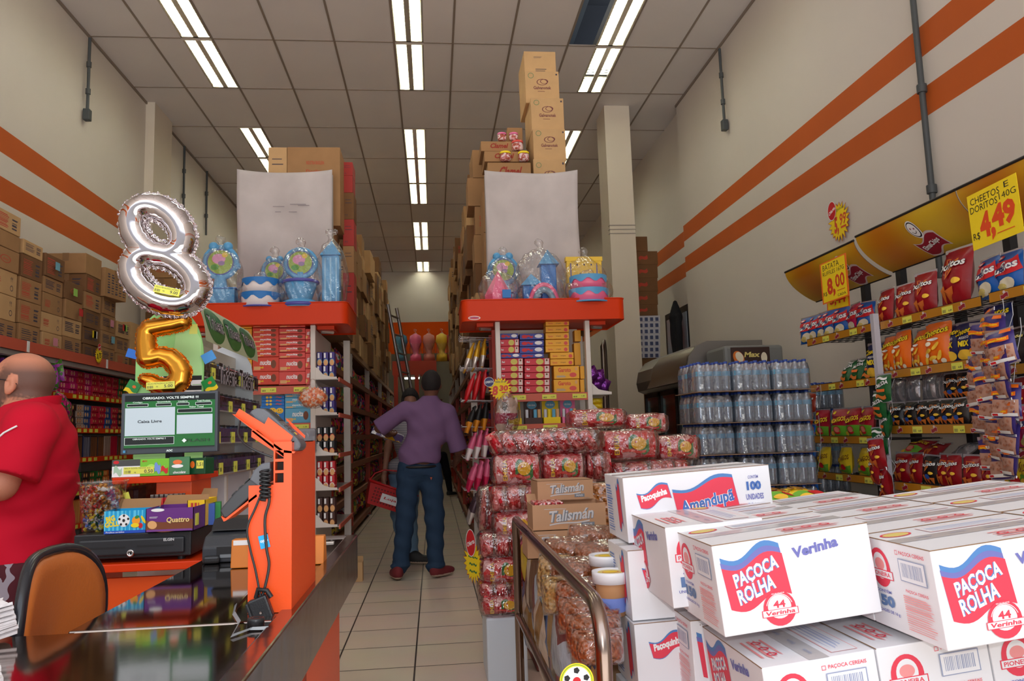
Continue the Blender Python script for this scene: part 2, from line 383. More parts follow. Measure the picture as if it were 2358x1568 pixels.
# floor of beige ceramic tiles with darker joints
TILE = .0904*4.7
fm = bpy.data.materials.new('beige_floor_tiles'); fm.use_nodes = True; n = fm.node_tree; b = n.nodes['Principled BSDF']; b.inputs['Roughness'].default_value = .32
tc = n.nodes.new('ShaderNodeTexCoord'); mp = n.nodes.new('ShaderNodeMapping'); br = n.nodes.new('ShaderNodeTexBrick')
mp.inputs['Location'].default_value = (.549, -4.769, 0)
br.offset = 0; br.inputs['Scale'].default_value = 1; br.inputs['Mortar Size'].default_value = .0055; br.inputs['Mortar Smooth'].default_value = .3
br.inputs['Brick Width'].default_value = TILE; br.inputs['Row Height'].default_value = TILE
br.inputs['Color1'].default_value = rgb((222, 205, 186)); br.inputs['Color2'].default_value = rgb((216, 198, 179)); br.inputs['Mortar'].default_value = rgb((60, 50, 44))
no = n.nodes.new('ShaderNodeTexNoise'); no.inputs['Scale'].default_value = 2.5; no.inputs['Detail'].default_value = 6
mx = n.nodes.new('ShaderNodeMix'); mx.data_type = 'RGBA'; mx.blend_type = 'MULTIPLY'; mx.inputs[0].default_value = .25
n.links.new(tc.outputs['Object'], mp.inputs[0]); n.links.new(mp.outputs[0], br.inputs['Vector']); n.links.new(tc.outputs['Object'], no.inputs['Vector'])
n.links.new(br.outputs['Color'], mx.inputs[6]); n.links.new(no.outputs['Color'], mx.inputs[7]); n.links.new(mx.outputs[2], b.inputs['Base Color'])
MATS['beige_floor_tiles'] = fm
mb = MB(); mb.box((XL, YF, -.1), (XR+.1, YB, 0), fm); struct(mb.build('floor'))
# ceiling of panels on a dark grid: cells of the grid, lamps sit in half cells
CW, CD, CX, CY = .1494*4.7, .2798*4.7, -.679*4.7, 1.8923*4.7
PANEL = mat('ceiling_panel', (222, 216, 213), .9, var=.06, vscale=1.2); TBAR = mat('ceiling_grid_bar', (138, 124, 112), .6)
LROWS = (-3, -2, -1, 0, 2, 3, 4, 6, 7, 9); LCOL = ((.5, 1), (4, 4.5), (7.5, 8))
ceil = MB(); bars = MB(); holes = []
cols = [-1+.5*k for k in range(22)]
for r in range(-8, 10):
    y0, y1 = CY+r*CD, CY+(r+1)*CD
    for c in cols:
        x0, x1 = CX+c*CW, CX+(c+.5)*CW
        if x1 < XL or x0 > XR+.1: continue
        x0, x1 = max(x0, XL), min(x1, XR+.1)
        if r in LROWS and any(abs(c-a) < .01 for a, _ in LCOL): continue
        if r == -1 and c == 7: continue               # the missing panel
        ceil.add([(x0, y0, HC), (x1, y0, HC), (x1, y1, HC), (x0, y1, HC)], [(0, 3, 2, 1)], PANEL)
    bars.box((XL, y1-.008, HC-.006), (XR+.1, y1+.008, HC+.01), TBAR)
for c in range(-1, 10):
    x = CX+c*CW
    if XL < x < XR: bars.box((x-.012, YF, HC-.007), (x+.012, YB, HC+.012), TBAR)
bars.box((XL, YF, HC-.03), (XL+.02, YB, HC), TBAR); bars.box((XR-.02, YF, HC-.03), (XR, 10.6, HC), TBAR)
struct(ceil.build('ceiling')); struct(bars.build('trim_ceiling_grid'))
VOID = mat('dark_roof_void', (44, 50, 60), .9)
mb = MB(); x0, x1 = CX+7*CW, CX+7.5*CW; y0, y1 = CY-CD, CY
mb.box((x0-.6, y0-.5, HC+1.0), (x1+.6, y1+.8, HC+1.05), VOID); mb.box((x0-.6, y1+.8, HC+.02), (x1+.6, y1+.85, HC+1.0), VOID); mb.box((x0+.08, y0, HC+.35), (x0+.2, y1+.7, HC+.7), mat('roof_duct', (96, 108, 120), .6))
mb.tube([(x0+.04, y0+.3, HC+1), (x0+.1, y0+.9, HC+.3), (x0+.02, y1-.15, HC+.9)], .012, BLACK)
mb.box((x0-.6, y0-.5, HC+.02), (x0-.55, y1+.8, HC+1), VOID)
struct(mb.build('ceiling_void'))
# lamps: recessed trough, two tubes and cross louvres each
TUBE = mat('lit_fluorescent_tube', (250, 255, 240), .5, emit=17); REFL = mat('lamp_reflector', (225, 220, 205), .25, .6); LOUV = mat('lamp_louvre', (214, 208, 190), .35, .3)
def lamp():
    w, L = CW*.5, CD; t = thing('ceiling_lamp', 'recessed ceiling lamp with two fluorescent tubes', 'lamp')
    mb = MB(); h = .10
    mb.box((0, 0, h), (w, L, h+.01), REFL)
    for a, b_ in (((0, 0, 0), (.02, L, h)), ((w-.02, 0, 0), (w, L, h)), ((0, 0, 0), (w, .03, h)), ((0, L-.03, 0), (w, L, h)), ((w/2-.03, 0, 0), (w/2+.03, L, h))): mb.box(a, b_, REFL)
    mb.box((0, 0, -.004), (w, .05, .0), mat('lamp_end_plate', (226, 218, 210), .5)); mb.build('housing', t)
    for x in (w*.26, w*.74):
        q = MB(); q.tube([(x, .05, .045), (x, L-.05, .045)], .016, TUBE, 8); q.build('tube', t)
        q = MB()
        for sx in (-1, 1): q.box((x+sx*w*.19-.002, .05, .003), (x+sx*w*.19+.002, L-.05, .03), LOUV)
        for k in range(1, 17): y = .04+(L-.08)*k/17; q.box((x-w*.19, y, .004), (x+w*.19, y+.004, .028), LOUV)
        q.build('louvre', t)
    return t
LP = Proto(lamp()); names = ('left', 'centre', 'right')
for ci, (a, _) in enumerate(LCOL):
    for k, r in enumerate(LROWS):
        if r == -3: continue
        pos = {-2: 'nearest the entrance, out over the front', -1: 'cut by the top edge of the picture', 0: 'just behind the one at the picture top', 2: 'next after the first dark gap', 3: 'second after the first gap', 4: 'third after the first gap', 6: 'first after the second dark gap', 7: 'second after the second dark gap', 9: 'last one, near the back wall'}[r]
        LP.put((CX+a*CW, CY+r*CD, HC-.002), 0, 'lit fluorescent ceiling lamp in the %s row, %s' % (names[ci], pos), 'fluorescent ceiling lamps in three rows')
# pillars
mb = MB(); PILL = mat('pillar_paint', (214, 202, 186), .7, var=.05, vscale=2)
mb.box((2.56, 10.63, 0), (2.93, 11.15, HC), PILL)
for z in (4.0, 4.06, 4.12): mb.box((2.555, 10.625, z), (2.935, 10.7, z+.012), mat('pillar_scuffs', (150, 142, 134), .7))
struct(mb.build('column_right'))
mb = MB(); mb.box((XL, 10.69, 0), (XL+.12, 11.4, HC), PILL); struct(mb.build('column_left'))
# conduits on the walls
PIPE = mat('dark_grey_conduit', (66, 70, 72), .5)
def conduit(pts, box, label, r=.016):
    t = thing('wall_conduit', label, 'pipe', pts[-1]); o = Vector(pts[-1]); mb = MB()
    mb.tube([Vector(p)-o for p in pts], r, PIPE)
    for z in (.35, .7): q = Vector(pts[0]).lerp(Vector(pts[-1]), z)-o; mb.tube([q-Vector((0, 0, .03)), q+Vector((0, 0, .03))], r*1.6, PIPE)
    mb.build('conduit', t)
    if box: q = MB(); q.cbox((-.035, -.04, -.07), (.035, .04, .06), .008, PIPE); q.build('outlet_box', t)
def wl(x, y, X): p = atX(x, y, X); return p
for X, a, b_, bx, lb in ((XL+.05, (209, 90), (199, 262), 1, 'short dark conduit with outlet box high on left wall'), (XL+.04, (426, 338), (421, 500), 0, 'thin dark conduit on left wall behind the silver balloon'), (XL+.04, (478, 396), (473, 540), 0, 'dark conduit on left wall nearest the left banner'), (XR-.05, (1657, 112), (1668, 288), 1, 'short dark conduit with outlet box high on right wall'), (XR-.04, (2101, -20), (2165, 640), 0, 'long grey conduit running down the right wall across the stripes')):
    p = wl(*a, X); q = wl(*b_, X); p.z = min(p.z, HC-.01); ym = (p.y+q.y)/2; conduit([(X, ym, p.z), (X, ym, q.z)], bx, lb, .022 if 'long' in lb else .018)

# ================================================================== cardboard cartons
def carton(w, d, h, mt, style, rs, name='carton'):
    """carton, origin at base centre, front face -Y; prints on front and both ends"""
    mb = MB(); mb.cbox((-w/2, -d/2, 0), (w/2, d/2, h), .004, mt)
    mb.box((-w/2-.0015, -.03, h*.999), (w/2+.0015, .03, h+.0015), TAPE)
    for sgn in (-1, 1): mb.box((sgn*w/2-.0012, -.03, h*.62), (sgn*w/2+.0012, .03, h+.001), TAPE)
    for o, X, W in (((-w/2, -d/2, 0), (1, 0, 0), w), ((w/2, -d/2, 0), (0, 1, 0), d), ((-w/2, d/2, 0), (0, -1, 0), d)):
        f = Face(mb, o, X, (0, 0, 1))
        if style == 'lines':
            f.bars(W*.1, h*.3, W*.6, h*.85, INK, 6, rs.randint(0, 99), False); f.bars(W*.66, h*.3, W*.92, h*.85, INK, 5, 5, False)
        elif style == 'red':
            f.ring(W*.5, h*.5, W*.16, W*.19, REDINK, ky=.5*h/W+.2); f.txt('doce', W*.5, h*.5, W*.2, h*.13, REDINK, .01, .3)
        elif style == 'arrows':
            f.txt('↑↑', W*.8, h*.7, W*.1, h*.22, INK, .02); f.ring(W*.8, h*.32, W*.045, W*.06, INK); f.bars(W*.1, h*.3, W*.4, h*.7, REDINK, 5, rs.randint(0, 99), False)
        elif style == 'rlines':
            f.bars(W*.08, h*.15, W*.55, h*.85, REDINK, 9, rs.randint(0, 99), False); f.bars(W*.66, h*.2, W*.9, h*.8, INK, 4, 5, False)
    return mb
ctypes = {}
def get_carton(w, d, h, mi_, style):
    k = (round(w, 2), round(d, 2), round(h, 2), mi_, style)
    if k not in ctypes:
        o = carton(w, d, h, (CARD, CARD2, CARD3)[mi_], style, rnd).build('carton'); tag(o, 'x', 'box'); ctypes[k] = Proto(o)
    return ctypes[k]
ORD = 'first second third fourth fifth sixth seventh eighth ninth tenth eleventh twelfth thirteenth fourteenth fifteenth sixteenth'.split()
STK = {'lines': 'with dark printed lines', 'red': 'with a red oval mark', 'arrows': 'with arrow marks', 'rlines': 'with red printed lines', 'plain': 'without print'}
LBL = [mat('green_sticker', (150, 200, 90), .7), mat('red_sticker', (196, 40, 40), .7), YEL, mat('white_sticker', (214, 210, 205), .7), mat('pink_sticker', (214, 140, 160), .7), mat('blue_sticker', (120, 180, 200), .7)]
def stickered(o, x, y, z, w, h, m, side='x', sign=1):
    mb = MB()
    if side == 'x': mb.box((x, y-w/2, z), (x+.0015, y+w/2, z+h), m); Face(mb, (x+.0016, y-w/2, z), (0, 1, 0), (0, 0, 1)).bars(w*.15, h*.2, w*.85, h*.8, INK, 4, 3, False)
    else: mb.box((x-w/2, y-.0015, z), (x+w/2, y, z+h), m); Face(mb, (x-w/2, y-.0016, z), (1, 0, 0), (0, 0, 1)).bars(w*.15, h*.2, w*.85, h*.8, INK, 4, 3, False)
    s = mb.build('sticker', o); return s
# --- left wall shelving, seen past the cashier: canopy, shelves, cartons on top
ZC = 2.03
t = thing('wall_shelving', 'long wall shelving with red-edged top shelf along the left wall', 'shelf', (XL, 4.6, 0))
SH = mat('salmon_shelf_edge', (200, 92, 70), .45); SHW = mat('grey_shelf_metal', (176, 172, 170), .35, .4)
Y0, Y1 = 4.6, 12.2; D = .5
mb = MB(); mb.box((0, 0, 0), (.02, Y1-Y0, ZC), CREAM); mb.build('back_panel', t)
mb = MB(); mb.box((.02, 0, ZC), (D+.06, Y1-Y0, ZC+.02), SHW); mb.box((D+.06, 0, ZC-.03), (D+.075, Y1-Y0, ZC+.06), SH); mb.box((D+.0, 0, ZC-.075), (D+.06, Y1-Y0, ZC-.035), SHW)
for k in range(5): mb.box((D+.076, .5+k*1.55, ZC-.03), (D+.079, .54+k*1.55, ZC+.06), WHITE)
mb.build('top_shelf', t)
LV = [1.70, 1.38, 1.10, .79, .48, .12]
for z in LV:
    mb = MB(); mb.box((.02, 0, z-.02), (D-.02, Y1-Y0, z), SHW); mb.box((D-.02, 0, z-.03), (D-.005, Y1-Y0, z+.02), ORANGE)
    for k in range(60):
        if k % 6 != 5: mb.box((D-.004, .05+k*.126, z-.022), (D-.002, .05+k*.126+.07, z+.012), TAG)
    mb.build('shelf', t)
for k in range(8): mb = MB(); mb.box((.02, k*1.08, 0), (.06, k*1.08+.03, ZC), CREAM); mb.build('upright', t)
# cartons on the top shelf, column by column (y, width along wall, heights)
def pile(X, Yc, along, depth, hs, z0, rotz, desc, styles=None, group=None, jit=.01, fx=0, jy=.006):
    z = z0
    for i, (h, mi_, st) in enumerate(hs):
        p = get_carton(along, depth, h, mi_, st)
        where = 'bottom' if i == 0 else ('topmost' if i == len(hs)-1 else ORD[i]+' up')
        o = p.put((X+rnd.uniform(-jit, jit)+fx*i, Yc+rnd.uniform(-jy, jy), z+.001), rotz+rnd.uniform(-jy*5, jy*5), 'carton %s, %s in %s' % (STK[st], where.replace(' from the bottom', ''), desc), group)
        z += h+.004
    return z
G = 'cartons on the left wall shelf'
zz = ZC+.021
c = 'lines rlines arrows red plain'.split()
colsL = [(4.95, .42, [(.2, 0, 'rlines')]*4), (5.42, .42, [(.2, 0, 'lines')]*4), (5.9, .42, [(.2, 1, 'lines'), (.2, 0, 'arrows'), (.2, 1, 'rlines'), (.2, 0, 'rlines')]), (6.4, .4, [(.18, 0, 'lines'), (.2, 1, 'arrows'), (.19, 1, 'arrows'), (.17, 0, 'red'), (.13, 0, 'plain'), (.16, 1, 'rlines')]),
 (6.82, .34, [(.19, 0, 'lines'), (.19, 0, 'rlines'), (.19, 0, 'rlines'), (.19, 2, 'rlines'), (.12, 1, 'lines')]), (7.2, .36, [(.17, 1, 'arrows'), (.17, 1, 'arrows'), (.17, 0, 'arrows'), (.14, 0, 'lines'), (.2, 2, 'rlines')]),
 (7.6, .36, [(.18, 0, 'lines'), (.17, 1, 'lines'), (.17, 0, 'plain'), (.17, 2, 'red')]), (8.0, .36, [(.16, 2, 'lines')]*2+[(.17, 2, 'lines'), (.17, 0, 'rlines'), (.17, 2, 'rlines'), (.2, 0, 'plain')]),
 (8.4, .34, [(.17, 0, 'lines')]*4), (8.78, .34, [(.15, 0, 'rlines'), (.17, 0, 'lines'), (.17, 1, 'lines')]), (9.2, .4, [(.2, 2, 'rlines'), (.34, 1, 'plain')]), (9.68, .42, [(.2, 2, 'plain'), (.2, 0, 'plain')]), (10.2, .46, [(.42, 1, 'plain')]), (10.75, .5, [(.25, 0, 'plain'), (.2, 2, 'plain'), (.22, 0, 'red'), (.22, 2, 'red'), (.22, 0, 'red'), (.22, 0, 'red'), (.22, 0, 'red')]), (11.35, .5, [(.26, 0, 'red')]*4)]
for i, (y, wd, hs) in enumerate(colsL):
    dn = 'left wall pile %s from the entrance' % ['first', 'second', 'third', 'fourth', 'fifth', 'sixth', 'seventh', 'eighth', 'ninth', 'tenth', 'eleventh', 'twelfth', 'thirteenth', 'fourteenth', 'last'][i]
    pile(XL+.12+.2, y, wd-.005, .38, hs, zz, PI/2, dn, group=G, jit=.006)
    if 5 <= i <= 12:
        for k in range(2):
            mb = MB(); h = .07; z = zz+.04+.17*rnd.randint(0, len(hs)-1); yy = y+rnd.uniform(-.08, .08); 
            o = mb.box((0, -.04, 0), (.002, .04, h), LBL[(i*2+k) % 6]).build('price_sticker', None, (XL+.545, yy, z+.02)); tag(o, '%s paper sticker on %s carton, %s left wall pile' % (['green', 'red', 'yellow', 'white', 'pink', 'blue'][(i*2+k) % 6], ['an upper', 'a lower'][k], ['sixth', 'seventh', 'eighth', 'ninth', 'tenth', 'eleventh', 'twelfth', 'thirteenth'][i-5]), 'sticker', 'stickers on left wall cartons')
# blue lettered carton on top
mb = carton(.5, .4, .3, CARD, 'plain', rnd); f = Face(mb, (-.25, -.2, 0), (1, 0, 0), (0, 0, 1)); f.wave(.22, .17, .32, .1, NAVY, .15); f.txt('Biscoitos', .22, .17, .28, .07, mat('faded_blue', (90, 100, 160), .8), .03, .3)
for k in range(5): Face(mb, (.25, -.2, 0), (0, 1, 0), (0, 0, 1)).bars(.05+.07*k, .04, .1+.07*k, .26, INK, 8, k, False)
p = atX(165, 700, XL+.35); o = mb.build('carton', None, (XL+.33, 8.42, zz+.69), -.15); tag(o, 'carton with big blue lettering lying on top of the left wall piles', 'box')
# ================================================================== small goods
def gbox(w, d, h, base, deco=None, name='x', lab='x', cat='box', side=None):
    mb = MB(); mb.cbox((-w/2, -d/2, 0), (w/2, d/2, h), .002, base)
    if deco: deco(Face(mb, (-w/2, -d/2, 0), (1, 0, 0), (0, 0, 1)), w, h)
    if side: side(Face(mb, (w/2, -d/2, 0), (0, 1, 0), (0, 0, 1)), d, h)
    return tag(mb.build(name), lab, cat)
PK = {}
def d_nucita(c2):
    def f(F, w, h):
        F.rect(w*.03, h*.08, w*.97, h*.92, c2).txt('nucita', w*.5, h*.62, w*.42, h*.36, WHITE, .03, .15).ell(w*.8, h*.5, w*.1, h*.3, PK['choc']).rect(w*.05, h*.1, w*.3, h*.35, PK['tan']).txt('avelã', w*.35, h*.28, w*.14, h*.14, YEL, .02)
    return f
PK['choc'] = mat('chocolate_print', (120, 62, 30), .5); PK['tan'] = mat('wafer_print', (226, 170, 110), .5)
PK['ored'] = mat('orange_red_card', (214, 62, 34), .45); PK['lred'] = mat('light_red_card', (220, 74, 66), .45); PK['yel'] = mat('amber_card', (240, 172, 30), .45); PK['blu'] = mat('bright_blue_card', (30, 120, 200), .45)
PK['indigo'] = mat('indigo_card', (62, 72, 160), .45); PK['crim'] = mat('crimson_card', (206, 40, 58), .45); PK['sky'] = mat('sky_blue_card', (96, 170, 205), .5)
PK['olive'] = mat('pale_yellow_seal', (210, 196, 90), .5); PK['pink'] = mat('pink_card', (232, 110, 160), .45); PK['brown'] = mat('dark_brown_card', (70, 38, 30), .5)
PK['smile'] = mat('smiley_yellow', (250, 200, 50), .5)
def d_garoto(F, w, h):
    F.txt('Garoto', w*.42, h*.7, w*.5, h*.34, PK['ored'], .03).bars(w*.1, h*.12, w*.5, h*.3, PK['sky'], 4, 3, False).ell(w*.75, h*.3, w*.14, h*.18, PK['lred']).rect(w*.84, h*.65, w*.93, h*.9, PK['tan'])
def d_garflat(F, w, h): F.txt('Garoto', w*.2, h*.45, w*.2, h*.3, PK['ored'], .02).txt('tortuguita', w*.55, h*.45, w*.22, h*.22, PK['choc'], .01).ell(w*.86, h*.4, w*.08, h*.3, PK['lred'])
def d_blue(F, w, h): F.ell(w*.2, h*.5, w*.12, h*.3, RED).wave(w*.42, h*.5, w*.25, h*.3, RED, .4).ell(w*.78, h*.55, w*.16, h*.32, WHITE)
def d_red(F, w, h): F.txt('Bel', w*.14, h*.5, w*.12, h*.3, WHITE, .02).ell(w*.6, h*.5, w*.15, h*.44, PK['olive']).rect(w*.8, h*.06, w*.97, h*.94, mat('cream_print', (226, 206, 198), .5)).ell(w*.88, h*.7, w*.04, h*.16, PK['choc'])
def d_yplain(F, w, h): F.wave(w*.5, h*.5, w*.8, h*.3, PK['ored'], .3)
def d_emoji(F, w, h):
    F.rect(w*.04, h*.04, w*.96, h*.96, PK['blu'])
    for x, y in ((.3, .68), (.62, .72), (.85, .7), (.72, .35)): F.ell(w*x, h*y, w*.12, h*.17, PK['smile']).ell(w*(x-.035), h*(y+.04), w*.015, h*.03, BLACK).ell(w*(x+.035), h*(y+.04), w*.015, h*.03, BLACK).ring(w*x, h*y, w*.06, w*.07, BLACK, 10, PI*1.15, PI*1.85)
    F.wave(w*.35, h*.28, w*.45, h*.25, PK['choc'], .3)
def d_eflat(F, w, h): F.ell(w*.25, h*.5, w*.06, h*.36, PK['smile']).ell(w*.4, h*.5, w*.06, h*.36, PK['smile']).wave(w*.75, h*.5, w*.25, h*.3, PK['lred'], .3)
kinds = {'nuc_o': ('orange-red wafer box', PK['ored'], d_nucita(PK['ored'])), 'nuc_r': ('light red wafer box', PK['lred'], d_nucita(PK['lred'])), 'gar': ('amber chocolate box facing out', PK['yel'], d_garoto), 'garf': ('flat amber chocolate box', PK['yel'], d_garflat),
 'blu': ('indigo sweet box in clear wrap', PK['indigo'], d_blue), 'red': ('crimson sweet box with pale yellow seal', PK['crim'], d_red), 'yp': ('yellow sweet box', PK['yel'], d_yplain), 'emo': ('blue box printed with yellow smiling faces', PK['blu'], d_emoji), 'emof': ('flat blue box with small yellow faces', PK['blu'], d_eflat), 'nuc_b': ('sky blue wafer box', PK['sky'], d_nucita(PK['sky'])), 'slim': ('upright amber box seen at its edge', PK['yel'], None)}
bpro = {}
def place_px(kind, x0, x1, y0, y1, Y, d, where, group):
    """a goods box by where its front stands"""
    a = atY((x0+x1)/2, y1, Y); w = (x1-x0)/FL*Y*.985; h = (y1-y0)/FL*Y*.97
    key = (kind, round(w, 2), round(h, 2))
    if key not in bpro: n_, m_, dc = kinds[kind]; bpro[key] = Proto(gbox(w, d, h, m_, dc, 'sweet_box'))
    return bpro[key].put((a.x, Y+d/2, a.z), 0, kinds[kind][0]+', '+where, group)
# ------------------------------------------------------------------ gondola end units
TRAY = ORANGE
def gondola(name, x0, x1, px0, px1, lab, shelves, oval):
    t = thing(name, lab, 'shelf', ((x0+x1)/2, 6.3, 0)); cx = (x0+x1)/2; T0, T1 = 2.14, 2.315; D = .72
    mb = MB(); r = .06; W = (x1-x0)/2
    out = [(-W, D), (-W, r)] + [(-W+r-r*math.cos(a), r-r*math.sin(a)) for a in (PI/6, PI/3, PI/2)] + [(W-r+r*math.sin(a), r-r*math.cos(a)) for a in (0, PI/6, PI/3, PI/2)] + [(W, D)]
    n_ = len(out); V = [(x, y, T0) for x, y in out] + [(x, y, T1) for x, y in out]
    mb.add(V, [(i, i+1, n_+i+1, n_+i) for i in range(n_-1)] + [(n_-1, 0, n_, 2*n_-1)], TRAY, True)
    mb.add([(x, y, T1-.03) for x, y in out], [tuple(range(n_))], TRAY); mb.add([(x, y, T0+.012) for x, y in out], [tuple(range(n_-1, -1, -1))], TRAY)
    mb.tube([(x, y, T1) for x, y in out], .006, TRAY, 6)
    if oval: f = Face(mb, (-W, -.001, T0), (1, 0, 0), (0, 0, 1)); f.ell(.1, .025, .05, .017, WHITE).ell(.1, .025, .043, .012, PK['lred']).txt('gondolas', .1, .027, .06, .012, BLUE, .02)
    mb.build('top_tray', t)
    for sx in (-1, 1): q = MB(); q.box((sx*(W-.2)-.07, .2, T0-.02), (sx*(W-.2)+.07, .45, T0+.01), TRAY); q.tube([(sx*(W-.2)-.04, .25, T0-.03), (sx*(W-.2)+.05, .3, T0-.03)], .018, mat('spot_reflector', (210, 205, 200), .2, .8)); q.build('spot_light', t)
    a, b_ = px0-cx, px1-cx
    for x in (a, b_): q = MB(); q.cbox((x-.02, .14, 0), (x+.02, .2, T0+.01), .004, CREAM); q.build('post', t)
    q = MB(); q.box((a, .62, .1), (b_, .64, T0), CREAM); q.build('back_panel', t); q = MB(); q.box((-W+.1, .725, T0+.02), (W-.1, 1.42, T1-.002), CARD3); q.build('rear_board', t); [MB().box((x_-.03, 1.3, 0), (x_+.03, 1.36, T0+.02), CREAM).build('rear_post', t) for x_ in (-W+.15, W-.15)]
    for z in shelves:
        q = MB(); q.box((a+.02, .16, z), (b_-.02, .62, z+.02), SHW); q.box((a+.02, .145, z-.035), (b_-.02, .158, z+.03), SH)
        for k in range(3): x = a+.1+(b_-a-.2)*k/2.2; q.box((x, .141, z-.02), (x+.12, .144, z+.018), TAG); Face(q, (x, .1405, z-.02), (1, 0, 0), (0, 0, 1)).bars(.01, .008, .04, .02, INK, 6, k).txt('1,25', .09, .018, .03, .012, BLACK, .01)
        q.build('shelf', t)
    return t
zr = [atY(1250, 911, 6.46).z, atY(1250, 981, 6.46).z]; zl = [atY(640, 895, 6.46).z, atY(680, 980, 6.46).z]
gondola('shelving_end_unit', .249, 1.617, .55, 1.315, 'orange-topped shelving end unit right of the aisle, full of sweet boxes', [zr[0]-.01, zr[1]-.01, .6, .2], 1)
gondola('shelving_end_unit', -2.05, -.675, -1.74, -.97, 'orange-topped shelving end unit left of the aisle, behind the gum stand', [zl[0]-.01, zl[1]-.01, .75, .35], 0)
def C7(x, y): return 1040+x/5.126, 700+y/5.126
def C3(x, y): return 450+x/3.92, 680+y/3.92
GR = 'sweet boxes on the right end unit'; GL = 'sweet boxes on the left end unit'
YR = 6.48
def col_of(cv, kind, x0, x1, ys, where, group, Y=YR, d=.14):
    n_ = len(ys)
    for i, (a, b_) in enumerate(ys):
        p0 = cv(x0, a); p1 = cv(x1, b_)
        pos = 'on its own' if n_ == 1 else ('topmost' if i == 0 else ('lowest' if i == n_-1 else ORD[i]+' from top'))
        place_px(kind, p0[0], p1[0], p0[1], p1[1], Y, d, pos+' '+where, group)
col_of(C7, 'blu', 565, 790, [(345, 410)], 'over the left column of right unit', GR, YR+.04)
col_of(C7, 'blu', 800, 1095, [(345, 418), (420, 498), (500, 580), (582, 636)], 'in middle column, right unit', GR, YR+.04)
col_of(C7, 'red', 565, 800, [(412, 495), (497, 578)], 'of the pair in left column, right unit', GR, YR+.02)
col_of(C7, 'blu', 565, 815, [(580, 638)], 'between red boxes, left column, right unit', GR, YR+.02)
col_of(C7, 'red', 570, 850, [(640, 722), (724, 800), (802, 880), (882, 962), (964, 1046)], 'of lower left column, right unit', GR)
col_of(C7, 'red', 858, 1165, [(638, 720), (722, 806), (808, 880), (882, 962), (964, 1046)], 'of lower middle column, right unit', GR)
col_of(C7, 'garf', 1105, 1393, [(190, 255), (257, 333), (335, 412), (414, 492), (494, 566)], 'of upper amber column, right unit', GR, YR+.03)
col_of(C7, 'garf', 1160, 1448, [(568, 644), (646, 722)], 'of the amber pair above the two upright ones', GR, YR+.02)
col_of(C7, 'gar', 1205, 1515, [(725, 882), (884, 1040)], 'at the foot of amber column, right unit', GR)
col_of(C7, 'slim', 1452, 1530, [(300, 440), (445, 722)], 'at right edge behind wrapped stack', GR, YR+.12, .1)
col_of(C7, 'slim', 1520, 1572, [(725, 882), (884, 1040)], 'low at the right post', GR, YR+.03, .1)
col_of(C3, 'yp', 270, 505, [(245, 298), (302, 370), (374, 440), (444, 510), (514, 580), (584, 650), (654, 720), (724, 800)], 'of yellow column, left unit', GL, YR+.02)
col_of(C3, 'nuc_o', 520, 748, [(240, 288), (300, 341), (343, 384), (386, 427), (429, 470), (472, 512), (514, 555), (557, 686), (688, 806)], 'of orange-red column, left unit', GL)
col_of(C3, 'nuc_r', 757, 988, [(240, 288), (295, 346), (348, 400), (402, 455), (457, 510), (512, 565), (568, 686), (688, 806)], 'of light red column, left unit', GL)
col_of(C3, 'nuc_r', 994, 1045, [(300, 400), (402, 520), (522, 660), (662, 806)], 'of narrow column by the post, left unit', GL)
col_of(C3, 'emof', 600, 800, [(905, 935), (937, 967), (969, 998)], 'above the smiling-face box', GL, YR+.02)
col_of(C3, 'emo', 530, 797, [(1000, 1150)], 'on second shelf, left unit', GL)
col_of(C3, 'nuc_b', 812, 1040, [(872, 918), (920, 972), (974, 1018), (1020, 1152)], 'of blue column, left unit', GL)
# price burst with blue disc hanging on the right unit's post
def burst(cx, cy, r, Y, lines, disc, dlab, lab, ax=((1, 0, 0), (0, 0, 1)), pt=None):
    p = pt or atY(cx, cy, Y); R_ = r/FL*Y if Y else r; t = thing('price_burst', lab, 'price sign', p); mb = MB(); X, Yv = Vector(ax[0]), Vector(ax[1]); N = X.cross(Yv)
    f = Face(mb, -N*.004, X, Yv, 0); f.star(0, 0, R_*.78, R_*1.06, 20, mat('red_card_edge', (190, 50, 30), .6)); f.l = .0012; f.star(0, 0, R_*.72, R_*1.0, 20, YEL)
    f2 = Face(mb, -N*.0045, X, Yv, 0); f2.mb.add([f2.p(R_*math.cos(a)*.7, R_*math.sin(a)*.7) for a in [2*PI*k/20 for k in range(20)]], [tuple(range(19, -1, -1))], YEL)
    for s_, x, y, w_, h_, m_, b_ in lines: f.txt(s_, x*R_, y*R_, w_*R_, h_*R_, m_, b_, .1)
    mb.build('card', t)
    if disc:
        q = MB(); f = Face(q, X*disc[1]*R_+Yv*disc[2]*R_+N*.002, X, Yv); ry = disc[4] if len(disc) > 4 else disc[3]
        f.ell(0, 0, R_*disc[3], R_*ry, WHITE).ell(0, 0, R_*disc[3]*.92, R_*ry*.94, disc[0]).txt(dlab, 0, 0, R_*disc[3]*1.6, R_*disc[3]*.45, WHITE, .03, .1, .35 if dlab == 'Oferta' else .1); q.build('disc', t)
    return t
burst(1040+575/5.126, 700+1000/5.126, 27, 6.3, [('8', -.45, -.15, .5, .85, PK['ored'], .05), ('30', .3, .05, .75, .5, PK['ored'], .05), ('caixa 30 un', .05, .62, .9, .2, NAVY, .01), ('—', .35, -.32, .5, .1, PK['ored'], .02)], (NAVY, -.95, .6, .42), 'OFERTA', 'yellow 8,30 price burst with blue disc on the right unit post')
